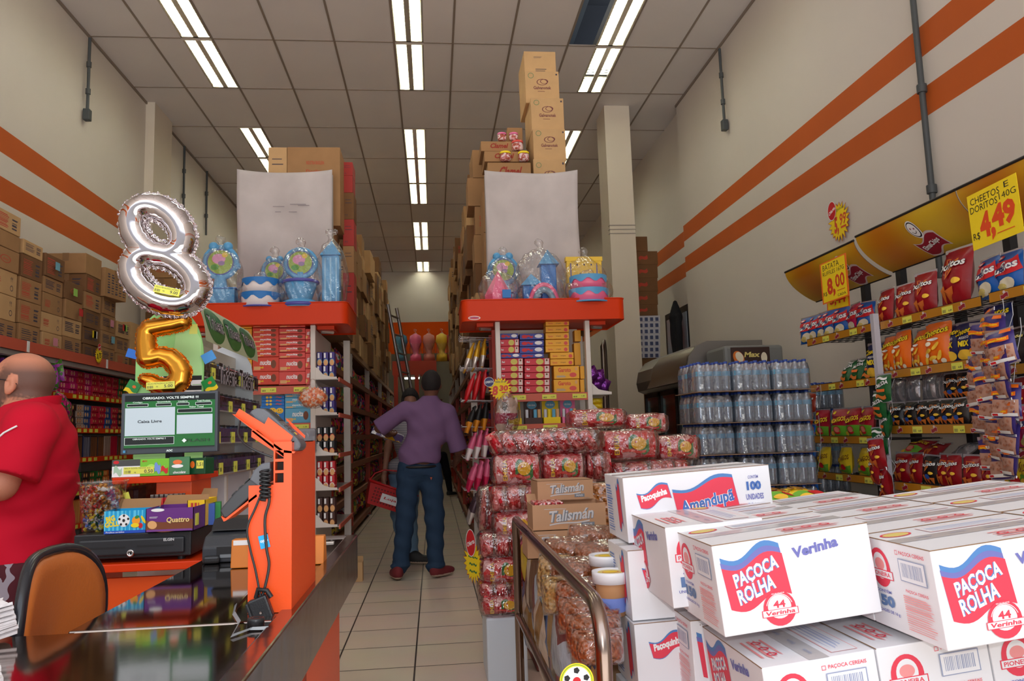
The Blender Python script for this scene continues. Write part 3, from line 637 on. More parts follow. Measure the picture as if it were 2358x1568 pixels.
# little display boxes with pouches on the second shelf of the right unit
for i, (x0, x1, m_, nm) in enumerate(((680, 830, YEL, 'yellow'), (870, 1070, PK['brown'], 'brown'), (1090, 1290, YEL, 'yellow'), (1310, 1490, PK['pink'], 'pink'))):
    a = atY(1040+(x0+x1)/2/5.126, 700+1420/5.126, YR); w_ = (x1-x0)/5.126/FL*YR; t = thing('pouch_display', '%s display box of small pouches, %s on the right unit second shelf' % (nm, ['leftmost', 'left of centre', 'right of centre', 'rightmost'][i]), 'display box', (a.x, YR, zr[1]+.012), 0, 'display boxes of small pouches')
    mb = MB(); mb.box((-w_/2, 0, 0), (w_/2, .1, .06), m_); mb.build('tray', t)
    mb = MB(); mb.box((-w_/2, .098, .03), (w_/2, .1, .2), m_); f = Face(mb, (-w_/2, .097, .1), (1, 0, 0), (0, 0, 1)); f.ell(w_*.5, .07, w_*.3, .035, PK['sky']).txt('mini doces', w_*.5, .07, w_*.42, .02, WHITE, .02); mb.build('header_card', t)
    for k in range(4): q = MB(); x = -w_/2+w_*(k+.5)/4; q.cbox((x-w_*.1, .01+.02*(k % 2), .02), (x+w_*.1, .03+.02*(k % 2), .13), .006, [mat('pouch_silver', (190, 190, 196), .3, .5), m_, PK['sky'], PK['tan']][k]); q.build('pouch', t)
# doll in a plastic bag, hanging by the post
p = atY(1162, 985, 6.32); t = thing('bagged_toy', 'pink and cream stuffed toy in a clear bag by the right unit post', 'toy', p)
sobj('toy_body', lambda P: np.minimum(np.minimum(ellips(P, (.06, 0, .12), (.05, .04, .06)), ellips(P, (.055, 0, .2), (.035, .035, .045))), np.minimum(ellips(P, (-.03, 0, .06), (.05, .04, .1)), ellips(P, (.1, 0, .2), (.015, .015, .05)))), (-.1, -.06, -.06), (.14, .06, .27), .009, [mat('cream_plush', (214, 190, 180), .9), mat('magenta_plush', (180, 50, 90), .9)], t, mfn=lambda c: (c[:, 2] < .12)*(c[:, 2] > .03))
FILM = film('clear_cellophane'); FILMT = film('dusty_clear_plastic', (240, 236, 232), .35, .8, 18)
sobj('plastic_bag', lambda P: smin(ellips(P, (.02, 0, .1), (.11, .06, .17)), ellips(P, (.03, 0, .25), (.03, .02, .06)), .05), (-.12, -.08, -.09), (.16, .08, .33), .014, FILMT, t)
# bag of orange snacks and a grey bag hanging on the left unit
p = atY(720, 915, 6.2); t = thing('snack_bag', 'clear bag of orange crisps hanging on the left unit post', 'bag', p)
sobj('snacks', lambda P: ellips(P, (0, 0, 0), (.1, .05, .075)) + .012*np.sin(P[..., 0]*110)*np.sin(P[..., 2]*120+P[..., 1]*90), (-.13, -.07, -.1), (.13, .07, .1), .008, pmat('orange_snacks', [(222, 96, 30), (240, 130, 60), (235, 200, 180)], 60), t)
sobj('plastic_bag', lambda P: smin(ellips(P, (0, 0, 0), (.12, .06, .09)), ellips(P, (0, 0, .1), (.03, .02, .05)), .04), (-.14, -.08, -.11), (.14, .08, .16), .012, FILM, t)
p = atY(450+970/3.92, 680+1430/3.92, 6.36); tag(MB().cbox((-.1, 0, 0), (.1, .08, .2), .02, mat('silver_grey_plastic', (150, 152, 160), .2, .3, bump=.6, bscale=12)).build('wrapped_pack', None, p), 'silver grey plastic-wrapped pack on the left unit third shelf', 'pack')
# ------------------------------------------------------------------ white bracket shelf along the aisle side, biscuit tubes
t = thing('side_shelf', 'white bracket shelf of biscuit packs on the aisle side of left unit', 'shelf', (-.97, 6.45, 0))
BRK = []
for (x, y) in ((745, 865), (745, 947), (745, 1040), (745, 1120), (745, 1205)): BRK.append(atY(x, y, 6.46).z)
for z in BRK:
    q = MB(); q.prism([(0, 0), (.17, 0), (.17, .018), (.12, .02), (.06, .04), (.02, .09), (0, .1)], -.006, .006, CREAM, Matrix.Translation((.02, 0, z-.03)) @ Matrix.Rotation(PI/2, 4, 'X')); q.build('bracket', t)
    q = MB(); q.box((.02, .01, z-.034), (.2, 1.0, z-.026), SHW); q.box((.2, .01, z-.05), (.212, 1.0, z-.015), SH); q.build('shelf_board', t)
q = MB(); q.box((0, .0, .05), (.015, 1.0, 2.12), CREAM); q.build('side_panel', t)
def tubepack(c, c2, c3, nm):
    mb = MB(); w_, h = .042, .11; mb.cbox((-w_/2, -w_/2, 0), (w_/2, w_/2, h), .004, c); f = Face(mb, (-w_/2, -w_/2, 0), (1, 0, 0), (0, 0, 1)); f.ell(w_*.5, h*.2, w_*.42, h*.24, c3); f.ring(w_*.5, h*.2, w_*.42, w_*.5, c2, 16, 0, PI, 1.5); f.rect(w_*.15, h*.55, w_*.5, h*.93, WHITE)
    return Proto(tag(mb.build('biscuit_pack'), 'x', 'biscuit pack'))
tp = [tubepack(mat('violet_pack', (62, 44, 130), .4), PK['sky'], PK['tan'], 'violet'), tubepack(BLACK, PK['ored'], PK['tan'], 'black'), tubepack(mat('red_pack', (196, 24, 36), .4), WHITE, PK['tan'], 'red'), tubepack(PK['brown'], PK['choc'], PK['tan'], 'brown'), tubepack(mat('maroon_pack', (84, 24, 20), .4), PK['choc'], PK['tan'], 'maroon')]
rows = [(0, BRK[0], 'violet', 'top'), (0, BRK[1], 'violet', 'second'), (1, BRK[2], 'black', 'third'), (2, BRK[3], 'red', 'fourth'), (3, BRK[4], 'brown', 'fifth')]
for pi_, z, nm, lv in rows:
    for L in range(2):
        for i in range(3):
            for k in range(3 if L == 0 else 2):
                tp[pi_].put((-.97+.045+i*.05, 6.5+k*.055+(.02 if L else 0), z-.024+L*.113), 0, '%s biscuit pack, %s column on %s bracket shelf, %s tier, %s deep' % (nm, ['left', 'middle', 'right'][i], lv, ['lower', 'upper'][L], ['front', 'second', 'third'][k]), nm+' biscuit packs on the bracket shelf')
# ------------------------------------------------------------------ banners
CLOTH = mat('dusty_white_cloth', (216, 206, 204), .85, var=.2, vscale=3.5, bump=.35, bscale=5)
def banner(x0, x1, lab, sd):
    t = thing('cloth_banner', lab, 'banner', ((x0+x1)/2, 6.97, 2.32)); W = x1-x0; H = 1.335
    rr = random.Random(sd)
    def fn(u, v):
        sag = -.018*math.sin(PI*u)*v**6 - (.01*math.sin(PI*u) if v == 1 else 0); y = .012*math.sin(u*9+sd)*math.sin(v*4+sd) + .03*math.exp(-((u-.5)**2+(v-.55)**2)*6) - .014*math.sin((u+v)*9+sd) - .02*math.exp(-abs(u-v)*14)*(v > .5)*(v-.5) - .02*math.exp(-abs(1-u-v)*14)*(v > .5)*(v-.5)
        return ((u-.5)*W*(1-.012*math.sin(PI*v)), y, v*H+sag)
    mb = MB(); mb.grid(fn, 24, 30, CLOTH); o = mb.build('cloth', t); m = o.modifiers.new('thick', 'SOLIDIFY'); m.thickness = .004
    if sd == 1:  # smudges
        q = MB(); S = mat('faint_grey_smudge', (150, 142, 146), .9)
        for (x, z, w_) in ((-.1, .98, .1), (.05, 1.0, .14), (.12, .99, .1), (-.08, .93, .05), (.04, .93, .07), (-.13, .3, .08)): q.box((x, -.028, z), (x+w_, -.026, z+.006), S)
        q.build('smudges', t)
    q = MB(); q.box((-W/2, .055, 0), (W/2, .07, H-.03), mat('banner_board', (170, 160, 150), .8)); q.build('backing_board', t)
banner(-1.715, -.875, 'dusty white cloth banner standing on the left orange tray, grey smudges', 1)
banner(.516, 1.392, 'creased white cloth banner standing on the right orange tray', 2)
# ------------------------------------------------------------------ cartons piled behind the banners
GT = 'cartons piled behind the banners'
def big(x0, x1, y0, y1, Y, d, m_, deco, lab, group=GT, cat='box', zb=None):
    a = atY((x0+x1)/2, y1, Y); w_ = (x1-x0)/FL*Y; h = (y1-y0)/FL*Y*.985
    if zb is not None: h = a.z+h-zb; a.z = zb
    big.top = a.z+h+.001; mb = MB(); mb.cbox((-w_/2, 0, 0), (w_/2, d, h), .004, m_)
    if deco: deco(Face(mb, (-w_/2, 0, 0), (1, 0, 0), (0, 0, 1)), w_, h)
    return tag(mb.build('carton', None, a), lab, cat, group)
def d_galv(F, w_, h): MAR = mat('maroon_ink', (110, 50, 60), .8); F.ring(w_*.5, h*.66, w_*.14, w_*.165, MAR, 20, 0, 2*PI, .6).ring(w_*.56, h*.68, w_*.1, w_*.12, MAR, 20, 0, 2*PI, .6).txt('Galvanotek', w_*.5, h*.48, w_*.52, h*.1, MAR, .02).bars(w_*.36, h*.36, w_*.64, h*.4, MAR, 1, 1, False).ring(w_*.17, h*.86, w_*.07, w_*.085, mat('green_ink', (90, 130, 90), .8)).txt('■', w_*.93, h*.9, w_*.05, h*.05, INK)
def d_clam(F, w_, h): F.txt('Clamel', w_*.52, h*.55, w_*.5, h*.5, mat('clamel_red', (150, 50, 36), .8), .04, .25).bars(w_*.3, h*.15, w_*.7, h*.2, REDINK, 1, 1, False)
def d_ceil(F, w_, h): F.bars(w_*.3, h*.72, w_*.6, h*.8, INK, 2, 1, False).bars(w_*.35, h*.15, w_*.75, h*.3, INK, 2, 1, False)
for i, (x0, x1, y0, y1, Y) in enumerate(((1228, 1306, 360, 432, 7.2), (1227, 1306, 290, 362, 7.24), (1222, 1302, 218, 291, 7.3), (1208, 1291, 157, 220, 7.42), (1205, 1283, 113, 159, 7.5))):
    big(x0, x1, y0, y1, Y, .5, CARD2 if i else CARD2, d_galv if i < 4 else d_ceil, 'tall printed carton in tower behind right banner, %s' % ['lowest', 'second', 'third', 'fourth', 'topmost under the ceiling'][i], zb=3.411 if i == 0 else big.top)
for i in range(4): tag(MB().cbox((-.18, 0, 0), (.18, .5, .36), .004, CARD2).build('carton', None, (1.19, 7.2, 2.3145+i*.3655)), 'hidden carton under the tall tower, %s' % ORD[i], 'box', GT) if i < 3 else None
for i, (x0, x1, y0, y1) in enumerate(((1122, 1226, 370, 420), (1114, 1205, 346, 372), (1106, 1190, 323, 348))): big(x0, x1, y0, y1, 7.2+.06*i, .4, CARD, d_clam, 'low carton with red script behind right banner, %s' % ['lowest', 'middle', 'upper'][i])
for i in range(3): tag(MB().cbox((-.24, 0, 0), (.24, .4, .4), .004, CARD).build('carton', None, (.75, 7.2, 2.3145+i*.405)), 'plain carton under the red-script cartons, %s' % ORD[i], 'box', GT)
def jar(x, y0, y1, Y, lid, lab):
    p = atY(x, y1, Y); h = (y1-y0)/FL*Y; t = thing('sweet_jar', lab, 'jar', p, 0, 'sweet jars on the cartons'); r = h*.62
    MB().lathe([(.001, 0), (r*.8, 0), (r*.95, h*.15), (r*.95, h*.7), (r*.8, h*.78)], pmat('jar_sweets', [(200, 120, 120), (230, 200, 200), (170, 80, 60)], 60)).build('body', t)
    MB().lathe([(r*.97, h*.76), (r*.97, h*.98), (r*.9, h), (.001, h)], lid).build('lid', t)
jar(1164, 349, 371, 7.22, YEL, 'left sweet jar with yellow lid on the lowest red-script carton'); jar(1206, 349, 371, 7.22, YEL, 'right sweet jar with yellow lid on the lowest red-script carton')
jar(1156, 306, 324, 7.36, PK['pink'], 'left sweet jar with pink lid on the upper carton'); jar(1183, 306, 324, 7.36, PK['pink'], 'right sweet jar with pink lid on the upper carton'); jar(1192, 324, 347, 7.3, PK['lred'], 'sweet jar with red lid on the middle red-script carton')
big(1168, 1205, 290, 330, 7.5, .3, CARD, None, 'small plain carton behind the pink-lidded jars')
def d_oval(F, w_, h):
    F.bars(w_*.28, h*.15, w_*.78, h*.18, REDINK, 1, 1, False); F.ring(w_*.53, h*.55, w_*.25, w_*.265, REDINK, 4, PI/4, PI/4+2*PI, .8)
    for k, s_ in enumerate(('INDUSTRIA BRASILEIRA', 'Docilera', 'Doces Caseiros', 'FRAGIL', 'NAO MOLHAR')): F.txt(s_, w_*.53, h*(.8-.11*k), w_*.34, h*.045, REDINK, .01)
def d_code(F, w_, h): F.bars(w_*.2, h*.72, w_*.9, h*.78, INK, 1, 1, False).bars(w_*.2, h*.6, w_*.9, h*.66, INK, 1, 3, False).txt('↑↑', w_*.3, h*.15, w_*.3, h*.1, INK)
big(662, 783, 328, 520, 7.12, .5, CARD, d_oval, 'large carton with red printed panel behind left banner')
big(618, 660, 333, 440, 7.12, .4, CARD2, d_code, 'narrow tan carton left of the large one behind left banner')
for i, (x, z, w_, h) in enumerate(((-1.03, 2.3145, .28, .5), (-1.03, 2.816, .28, .42), (-1.45, 2.3145, .4, .45), (-1.45, 2.766, .4, .45), (-1.45, 3.218, .4, .3))): tag(MB().cbox((-w_/2, 0, 0), (w_/2, .5, h), .004, CARD).build('carton', None, (x, 7.12, z)), 'carton behind left banner, %s' % ['lowest right', 'second right', 'lowest left', 'second left', 'third left'][i], 'box', GT)
for i in range(3, -1, -1): big(790, 815, 440+i*62, 502+i*62, 7.44, .26, [CARD3, mat('red_carton', (170, 50, 44), .7), CARD, mat('red_carton', (170, 50, 44), .7)][i], d_code, 'narrow carton in strip right of left banner, %s from top' % ORD[i], zb=2.3145 if i == 3 else big.top)
big(788, 812, 402, 440, 7.44, .26, mat('red_carton', (170, 50, 44), .7), None, 'small red carton right of the left banner piles, lower', zb=big.top); big(786, 812, 371, 402, 7.44, .26, mat('red_carton', (170, 50, 44), .7), d_code, 'small red carton right of the left banner piles, upper', zb=big.top)
# ================================================================== party toys on the trays
TB = mat('toy_light_blue', (96, 172, 224), .35, var=.1, vscale=8); TB2 = mat('toy_blue', (40, 120, 196), .35); TPU = mat('toy_violet', (86, 84, 170), .35); TPK = mat('toy_pink', (240, 110, 150), .35); TW = mat('toy_white', (236, 226, 226), .4); TY = mat('toy_yellow', (238, 196, 56), .4)
def pic(mb, c, r, n=(0, -1)):
    f = Face(mb, c, (1, 0, 0), (0, 0, 1), .003); f.ell(0, 0, r, r, TPU).ell(0, 0, r*.93, r*.93, mat('toy_disc_green', (150, 176, 60), .4)).ell(-r*.1, r*.25, r*.5, r*.4, mat('toy_disc_pink', (224, 150, 190), .4)).ell(r*.35, r*.55, r*.22, r*.2, TY).ell(-r*.4, -r*.4, r*.3, r*.22, mat('toy_disc_leaf', (70, 150, 50), .4)).ell(r*.1, -r*.1, r*.25, r*.18, mat('toy_disc_lilac', (150, 120, 170), .4))
def bow(t, h, w, d, zoff=0, tie=True):
    """clear cellophane gathered at the top around a toy"""
    def f(P):
        b = ellips(P, (0, 0, h*.45), (w*.56, d*.6, h*.56)); b = smin(b, capsule(P, (0, 0, h*.9), (0, 0, h*1.04), .022, .01), .05)
        b = smin(b, ellips(P, (0, 0, h*1.12), (.05, .03, .035)), .02); b = b+.006*np.sin(P[..., 0]*70+P[..., 2]*30)
        return np.maximum(b, -P[..., 2]+.002)
    sobj('cellophane_wrap', f, (-w*.65, -d*.75, -.01), (w*.65, d*.75, h*1.12+.05), .014, FILM, t)
def toy(kind, x, y0, y1, lab, Y=6.5, w=None):
    p = atY(x, y1, Y); h = (y1-y0)/FL*Y; p.z = 2.318-.03; t = thing('party_ornament', lab, 'party decoration', p); W = (w or 80)/FL*Y
    if kind == 'mirror':      # picture disc in a ring on a stem and box foot
        q = MB(); q.cbox((-W*.42, -.06, 0), (W*.42, .06, h*.33), .008, TB); q.box((-W*.46, -.065, h*.33), (W*.46, .065, h*.345), TB2); q.build('foot', t)
        q = MB(); q.tube([(0, 0, h*.34), (0, 0, h*.55)], [W*.2, W*.14], TB, 10); q.build('stem', t)
        q = MB(); R_ = W*.38; q.tube([(R_*1.1*math.cos(a), .0, h*.76+R_*1.1*math.sin(a)) for a in [2*PI*k/24 for k in range(24)]], W*.075, TB, 8, closed=True)
        for sx in (-1, 1): q.ball((sx*R_*.5, 0, h*.76+R_*1.15), W*.13, TB); q.ball((sx*R_*1.15, 0, h*.7), W*.1, TB)
        q.lathe([(.001, -.01), (R_, -.01), (R_, .01), (.001, .01)], TB2, 24, Matrix.Translation((0, 0, h*.76)) @ Matrix.Rotation(PI/2, 4, 'X')); pic(q, (0, -.013, h*.76), R_*.93); q.build('ring_picture', t)
    elif kind == 'cake':
        c1, c2 = (TB2, TW) if W > .28 and 'blue' in lab and 'pink' not in lab else (TB, TPK)
        q = MB(); q.lathe([(.001, 0), (W*.48, 0), (W*.5, h*.35), (W*.48, h*.5), (.001, h*.5)], c2, 24); q.lathe([(.001, h*.5), (W*.46, h*.5), (W*.45, h*.95), (.001, h)], c2, 24); q.build('tiers', t)
        q = MB()
        for r_, z_ in ((W*.505, h*.5), (W*.472, h*.98)):
            V = []; F = []
            for k in range(48): a = 2*PI*k/48; dz = h*(.2+.07*math.sin(k*PI/3)); V += [(r_*math.cos(a), r_*math.sin(a), z_), (r_*math.cos(a), r_*math.sin(a), z_-dz)]
            for k in range(48): j = (k+1) % 48; F.append((2*k+1, 2*j+1, 2*j, 2*k))
            q.add(V, F, c1, True); q.add([V[2*k] for k in range(48)], [tuple(range(48))], c1)
        q.build('icing', t); q = MB(); q.lathe([(W*.3, -.0), (W*.53, 0), (W*.53, .01), (W*.3, .012)], TPU if c1 is TB2 else TB, 24); q.build('plate', t)
    elif kind == 'tower':
        q = MB(); q.cbox((-W*.32, -W*.3, 0), (W*.32, W*.3, h*.76), .01, TB)
        for x_ in (-.2, 0, .2): q.box((W*x_-.006, -W*.31, .02), (W*x_+.006, -W*.3, h*.72), mat('toy_pale_blue', (150, 200, 232), .35))
        q.build('tower', t); q = MB(); a = W*.38; q.add([(-a, -a, h*.76), (a, -a, h*.76), (a, a, h*.76), (-a, a, h*.76), (0, 0, h)], [(0, 1, 4), (1, 2, 4), (2, 3, 4), (3, 0, 4), (3, 2, 1, 0)], TB); q.build('roof', t)
    elif kind == 'castle':
        q = MB(); q.cbox((W*.02, -.04, 0), (W*.38, .06, h*.72), .008, TB2); q.cbox((-W*.42, -.05, 0), (-W*.0, .04, h*.36), .008, TB2); q.build('walls', t)
        q = MB()
        for cx_, a, z_, zt in ((W*.2, W*.24, h*.72, h), (-W*.21, W*.27, h*.36, h*.58)): q.add([(cx_-a, -.08, z_), (cx_+a, -.08, z_), (cx_+a, .08, z_), (cx_-a, .08, z_), (cx_, 0, zt)], [(0, 1, 4), (1, 2, 4), (2, 3, 4), (3, 0, 4), (3, 2, 1, 0)], TB)
        q.build('roofs', t); q = MB(); q.tube([(W*.05+W*.32*math.cos(a), -.075, .0+h*.36*math.sin(a)) for a in [PI*k/12 for k in range(13)]], .022, TPK, 8); q.tube([(W*.05+W*.22*math.cos(a), -.09, .0+h*.27*math.sin(a)) for a in [PI*k/12 for k in range(13)]], .028, mat('toy_grey_blue', (130, 160, 180), .4), 8); q.build('arches', t)
    elif kind == 'cone':
        q = MB(); q.lathe([(.001, 0), (W*.5, .0), (W*.46, .03), (W*.4, .035), (W*.42, h*.3), (W*.25, h*.6), (.006, h*.98), (.001, h)], TPK, 6, smooth=False); q.build('cone', t); q = MB(); q.box((W*.08, -W*.5, h*.15), (W*.34, -W*.42, h*.38), TB2); q.build('tag_card', t)
    elif kind == 'frame':
        q = MB(); q.cbox((-W*.46, -.03, 0), (W*.46, .03, h*.95), .006, TY); f = Face(q, (-W*.46, -.031, 0), (1, 0, 0), (0, 0, 1))
        for x_ in (.1, .84): f.rect(W*x_*.92, h*.1, W*(x_*.92+.03), h*.88, TPU)
        for x_, z_ in ((.3, .85), (.5, .85), (.7, .85), (.38, .68), (.62, .68), (.25, .55), (.72, .55)): f.ell(W*x_*.92, h*z_, .007, .009, NAVY)
        q.build('panel', t); q = MB(); q.box((-W*.48, -.035, h*.92), (W*.48, .035, h), TY); q.build('top_rail', t)
    elif kind == 'bowl':
        q = MB(); q.lathe([(.001, 0), (W*.5, 0), (W*.46, .05), (W*.3, .07), (W*.4, h*.3), (W*.44, h*.42), (W*.4, h*.44), (.001, h*.4)], TB, 20); q.build('bowl', t)
        q = MB(); q.tube([(W*.46*math.cos(a), W*.46*math.sin(a), h*.43) for a in [2*PI*k/24 for k in range(24)]], .014, TPU, 8, closed=True); q.tube([(W*.48*math.cos(a), W*.48*math.sin(a), .02) for a in [2*PI*k/24 for k in range(24)]], .016, TPU, 8, closed=True); q.build('rims', t)
        q = MB(); R_ = W*.4; q.tube([(R_*math.cos(a), .0, h*.76+R_*.95*math.sin(a)) for a in [2*PI*k/24 for k in range(24)]], W*.07, TB, 8, closed=True)
        q.lathe([(.001, -.01), (R_*.95, -.01), (R_*.95, .01), (.001, .01)], TB2, 24, Matrix.Translation((0, 0, h*.76)) @ Matrix.Rotation(PI/2, 4, 'X')); pic(q, (0, -.013, h*.76), R_*.85); q.tube([(0, 0, h*.4), (0, 0, h*.6)], .03, TB); q.build('ring_picture', t)
    bow(t, h, W*1.1, max(.2, W*.7)); return t
toy('mirror', 507, 545, 692, 'light blue ornament with flowered ring picture on a box foot, left end of left tray', w=84)
toy('cake', 600, 622, 690, 'blue and white icing cake ornament in cellophane, left tray', 6.42, w=86)
toy('mirror', 632, 558, 690, 'light blue ring picture ornament behind the blue and white cake', 6.72, w=62)
toy('bowl', 692, 552, 690, 'blue bowl ornament with violet rims and ring picture, left tray', 6.42, w=84)
toy('tower', 764, 530, 690, 'light blue square tower ornament with pointed roof, right end of left tray', 6.48, w=62)
toy('mirror', 1161, 560, 690, 'light blue ring picture ornament behind the pink cone, right tray', 6.78, w=76)
toy('cone', 1148, 605, 688, 'pink pointed cone ornament in cellophane, left end of right tray', 6.45, w=76)
toy('castle', 1245, 550, 688, 'blue house and tower ornament with pink arch, middle of right tray', 6.55, w=100)
toy('frame', 1347, 560, 688, 'yellow panel ornament with violet bars, right end of right tray', 6.78, w=92)
toy('cake', 1356, 622, 688, 'pink and sky blue cake ornament in front of the yellow panel', 6.42, w=94)

# ================================================================== tall aisle racks
RACKR = mat('red_rack_metal', (190, 58, 30), .42, bump=.05, bscale=60); RACKW = mat('whitish_rack_metal', (196, 186, 180), .45)
ZT = 2.36; LVZ = [.12, .52, .90, 1.26, 1.62, 1.98]
SWEET = [pmat('sweets_a', [(222, 54, 82), (110, 54, 138), (245, 222, 96), (96, 68, 68)], 26), pmat('sweets_b', [(96, 68, 166), (245, 96, 96), (245, 245, 245), (68, 138, 96)], 26), pmat('sweets_c', [(245, 194, 68), (180, 54, 68), (138, 82, 54), (245, 245, 138)], 26), pmat('sweets_d', [(68, 96, 152), (236, 68, 166), (245, 96, 68), (54, 54, 68)], 26), pmat('sweets_e', [(245, 138, 166), (166, 124, 96), (222, 208, 96), (96, 166, 110)], 26)]
def pillow(w, d, h, m, n=7):
    mb = MB()
    def side(sg):
        def fn(u, v):
            x = (u-.5)*2; z = (v-.5)*2; t = max(0, (1-abs(x)**3))**.6*max(0, (1-abs(z)**3))**.6
            return (x*w/2*(1-.06*z*z), sg*(d/2*t*(1+.15*math.sin(5*x+3*z)))-.0, (z+1)*h/2)
        return fn
    mb.grid(side(-1), n, n, m); mb.add(*[(lambda g: (g.v, [tuple(reversed(f)) for f in g.f]))(MB().grid(side(1), n, n, m))][0], m, True)
    return mb
bagp = [Proto(tag(pillow(.26, .13, .3, m).build('candy_bag'), 'x', 'bag')) for m in SWEET]
bagl = [Proto(tag(pillow(.34, .16, .22, m).build('candy_bag'), 'x', 'bag')) for m in SWEET]
def rack(side, xf, ys, lab):
    sg = -1 if side == 'left' else 1         # depth away from the aisle
    t = thing('storage_rack', lab, 'rack', (xf, ys[0], 0)); X = lambda a, b_: (min(sg*a, sg*b_), max(sg*a, sg*b_))
    for y in ys:
        for xx in (0, .8):
            q = MB(); a, b_ = X(xx, xx+.07); q.box((a, y-ys[0]-.045, 0), (b_, y-ys[0]+.045, 1.95), RACKR); q.box((a, y-ys[0]-.045, 1.95), (b_, y-ys[0]+.045, ZT-.002), RACKW)
            if xx == 0:
                for k in range(30): z = .1+k*.075; c = -sg*.002 if sg > 0 else .002; q.box((c-.001, y-ys[0]-.012, z), (c+.001, y-ys[0]+.012, z+.03), DARKMETAL)
            a, b_ = X(xx-.02, xx+.09); q.box((a, y-ys[0]-.06, 0), (b_, y-ys[0]+.06, .01), STEEL); q.build('post', t)
    for z in LVZ+[ZT]:
        q = MB(); a, b_ = X(.02, .85); L = ys[-1]-ys[0]; q.box((a, 0, z-.02), (b_, L, z), CARD3); a, b_ = X(-.005, .03); q.box((a, 0, z-.06), (b_, L, z+.01), mat('brown_beam', (140, 84, 58), .6) if z != ZT else mat('pale_wood_beam', (170, 136, 104), .7)); q.build('shelf', t)
    bayw = 'first second third fourth fifth'.split()
    for b_i in range(len(ys)-1):
        n_ = int((ys[b_i+1]-ys[b_i]-.2)/.37) if b_i < 3 else int((ys[b_i+1]-ys[b_i]-.2)/.55)
        for li, z in enumerate(LVZ):
            for k in range(n_):
                kk = rnd.randrange(5); P_ = (bagp if (li+b_i) % 3 else bagl)[kk]; y = ys[b_i]+.2+(k+.5)*(ys[b_i+1]-ys[b_i]-.3)/n_
                P_.put((xf+sg*(.12+rnd.uniform(0, .05)), y, z+.003), sg*PI/2+rnd.uniform(-.3, .3), 'coloured candy bag on %s aisle rack, %s bay, %s shelf from the floor' % (side, bayw[b_i], ORD[li]), 'candy bags on %s rack bay %s, shelf %s' % (side, bayw[b_i], ORD[li]), rnd.uniform(.9, 1.05))
    return t
YL_ = [7.75, 10.15, 12.83, 15.85, 18.8, 21.3]
rack('left', -1.03, YL_, 'tall red-posted storage rack along the left side of the aisle')
YR_ = [7.75, 9.9, 12.6, 15.4, 18.3, 21.3]
rack('right', .44, YR_, 'tall red-posted storage rack along the right side of the aisle')
# cartons stacked on the racks, up towards the ceiling
def toppile(side, xf, y0, y1, tops):
    sg = -1 if side == 'left' else 1; y = y0; i = 0; st = ['plain', 'lines', 'plain', 'arrows', 'plain', 'red', 'plain']
    while y < y1-.3:
        w_ = rnd.choice((.42, .46, .52, .56)); h = rnd.choice((.3, .34, .38, .42)); hs = []; z = 0; top = tops(y)
        while z+h < top-ZT: hs.append((h, rnd.randrange(3), rnd.choice(st))); z += h
        pile(xf+sg*.26+rnd.uniform(-.03, .03), y+w_/2, w_-.01, .5, hs, ZT+.002, sg*-PI/2 if False else (PI/2 if side == 'left' else -PI/2), '%s rack pile %s' % (side, ORD[i] if i < 16 else 'twenty-'+ORD[i-16]), group='cartons stacked on the %s rack' % side, jit=.06)
        y += w_+.01; i += 1
toppile('left', -1.03, 8.15, 18.9, lambda y: 4.0+.08*(y-8)+.25*math.sin(y*2.1))
toppile('right', .44, 7.85, 19.5, lambda y: 4.05+.09*(y-8)+.28*math.sin(y*1.7+1))
# front of the racks by the end units: plain cartons in the shadowed gap
for i, z in enumerate((2.375, 2.79, 3.2, 3.6)): tag(MB().cbox((-.25, 0, 0), (.25, .36, .395), .004, [CARD, CARD2, CARD3, CARD][i]).build('carton', None, (.73, 7.8-.1, z)) if False else MB().cbox((-.2, 0, 0), (.2, .3, .395), .004, [CARD, CARD2, CARD3, CARD][i]).build('carton', None, (-1.2, 7.83, z)), 'carton at the near end of the left rack top, %s' % ORD[i], 'box', GT)
# aluminium ladder leaning on the left rack
pt_, pb_ = atY(903, 705, 12.3), atY(950, 960, 12.5); k_ = pb_.z/(pt_.z-pb_.z); pf_ = pb_+(pb_-pt_)*k_
t = thing('ladder', 'tall aluminium ladder leaning against the left rack', 'ladder', pf_); AL = mat('aluminium', (176, 172, 176), .3, .8)
def lp(s_, k): return (pt_-pf_)*s_+Vector((.06*k, .19*k, 0))
for k in (-1, 1): q = MB(); q.tube([lp(0, k), lp(1, k)], .028, AL, 6); q.build('rail', t)
for i in range(11): q = MB(); q.tube([lp(.05+.09*i, -1), lp(.05+.09*i, 1)], .016, AL, 6); q.build('rung', t)
# far end of the aisle: red portal rack with party ornaments on it
zq0, zq1 = atY(985, 862, 19.6).z, atY(985, 830, 19.6).z
t = thing('storage_rack', 'red portal shelf closing the far end of the aisle', 'rack', (-.3, 19.6, 0))
for x in (-.62, -.1, .34): q = MB(); q.box((x-.05, 0, 0), (x+.05, .1, zq0), RACKR); q.build('post', t)
q = MB(); q.box((-.7, 0, zq0), (.4, .6, zq1), RACKR); q.build('beam', t)
q = MB(); q.box((-.7, 0, 1.0), (.4, .6, 1.04), RACKR); q.build('shelf', t)
t2 = thing('strip_light', 'small lit strip light under the portal shelf at the aisle end', 'lamp', (atY(948, 872, 19.3).x, 19.62, zq0-.085)); q = MB(); q.box((-.2, 0, .02), (.2, .06, .08), CREAM); q.build('housing', t2); q = MB(); q.tube([(-.18, .03, .0), (.18, .03, 0)], .02, TUBE); q.build('tube', t2)
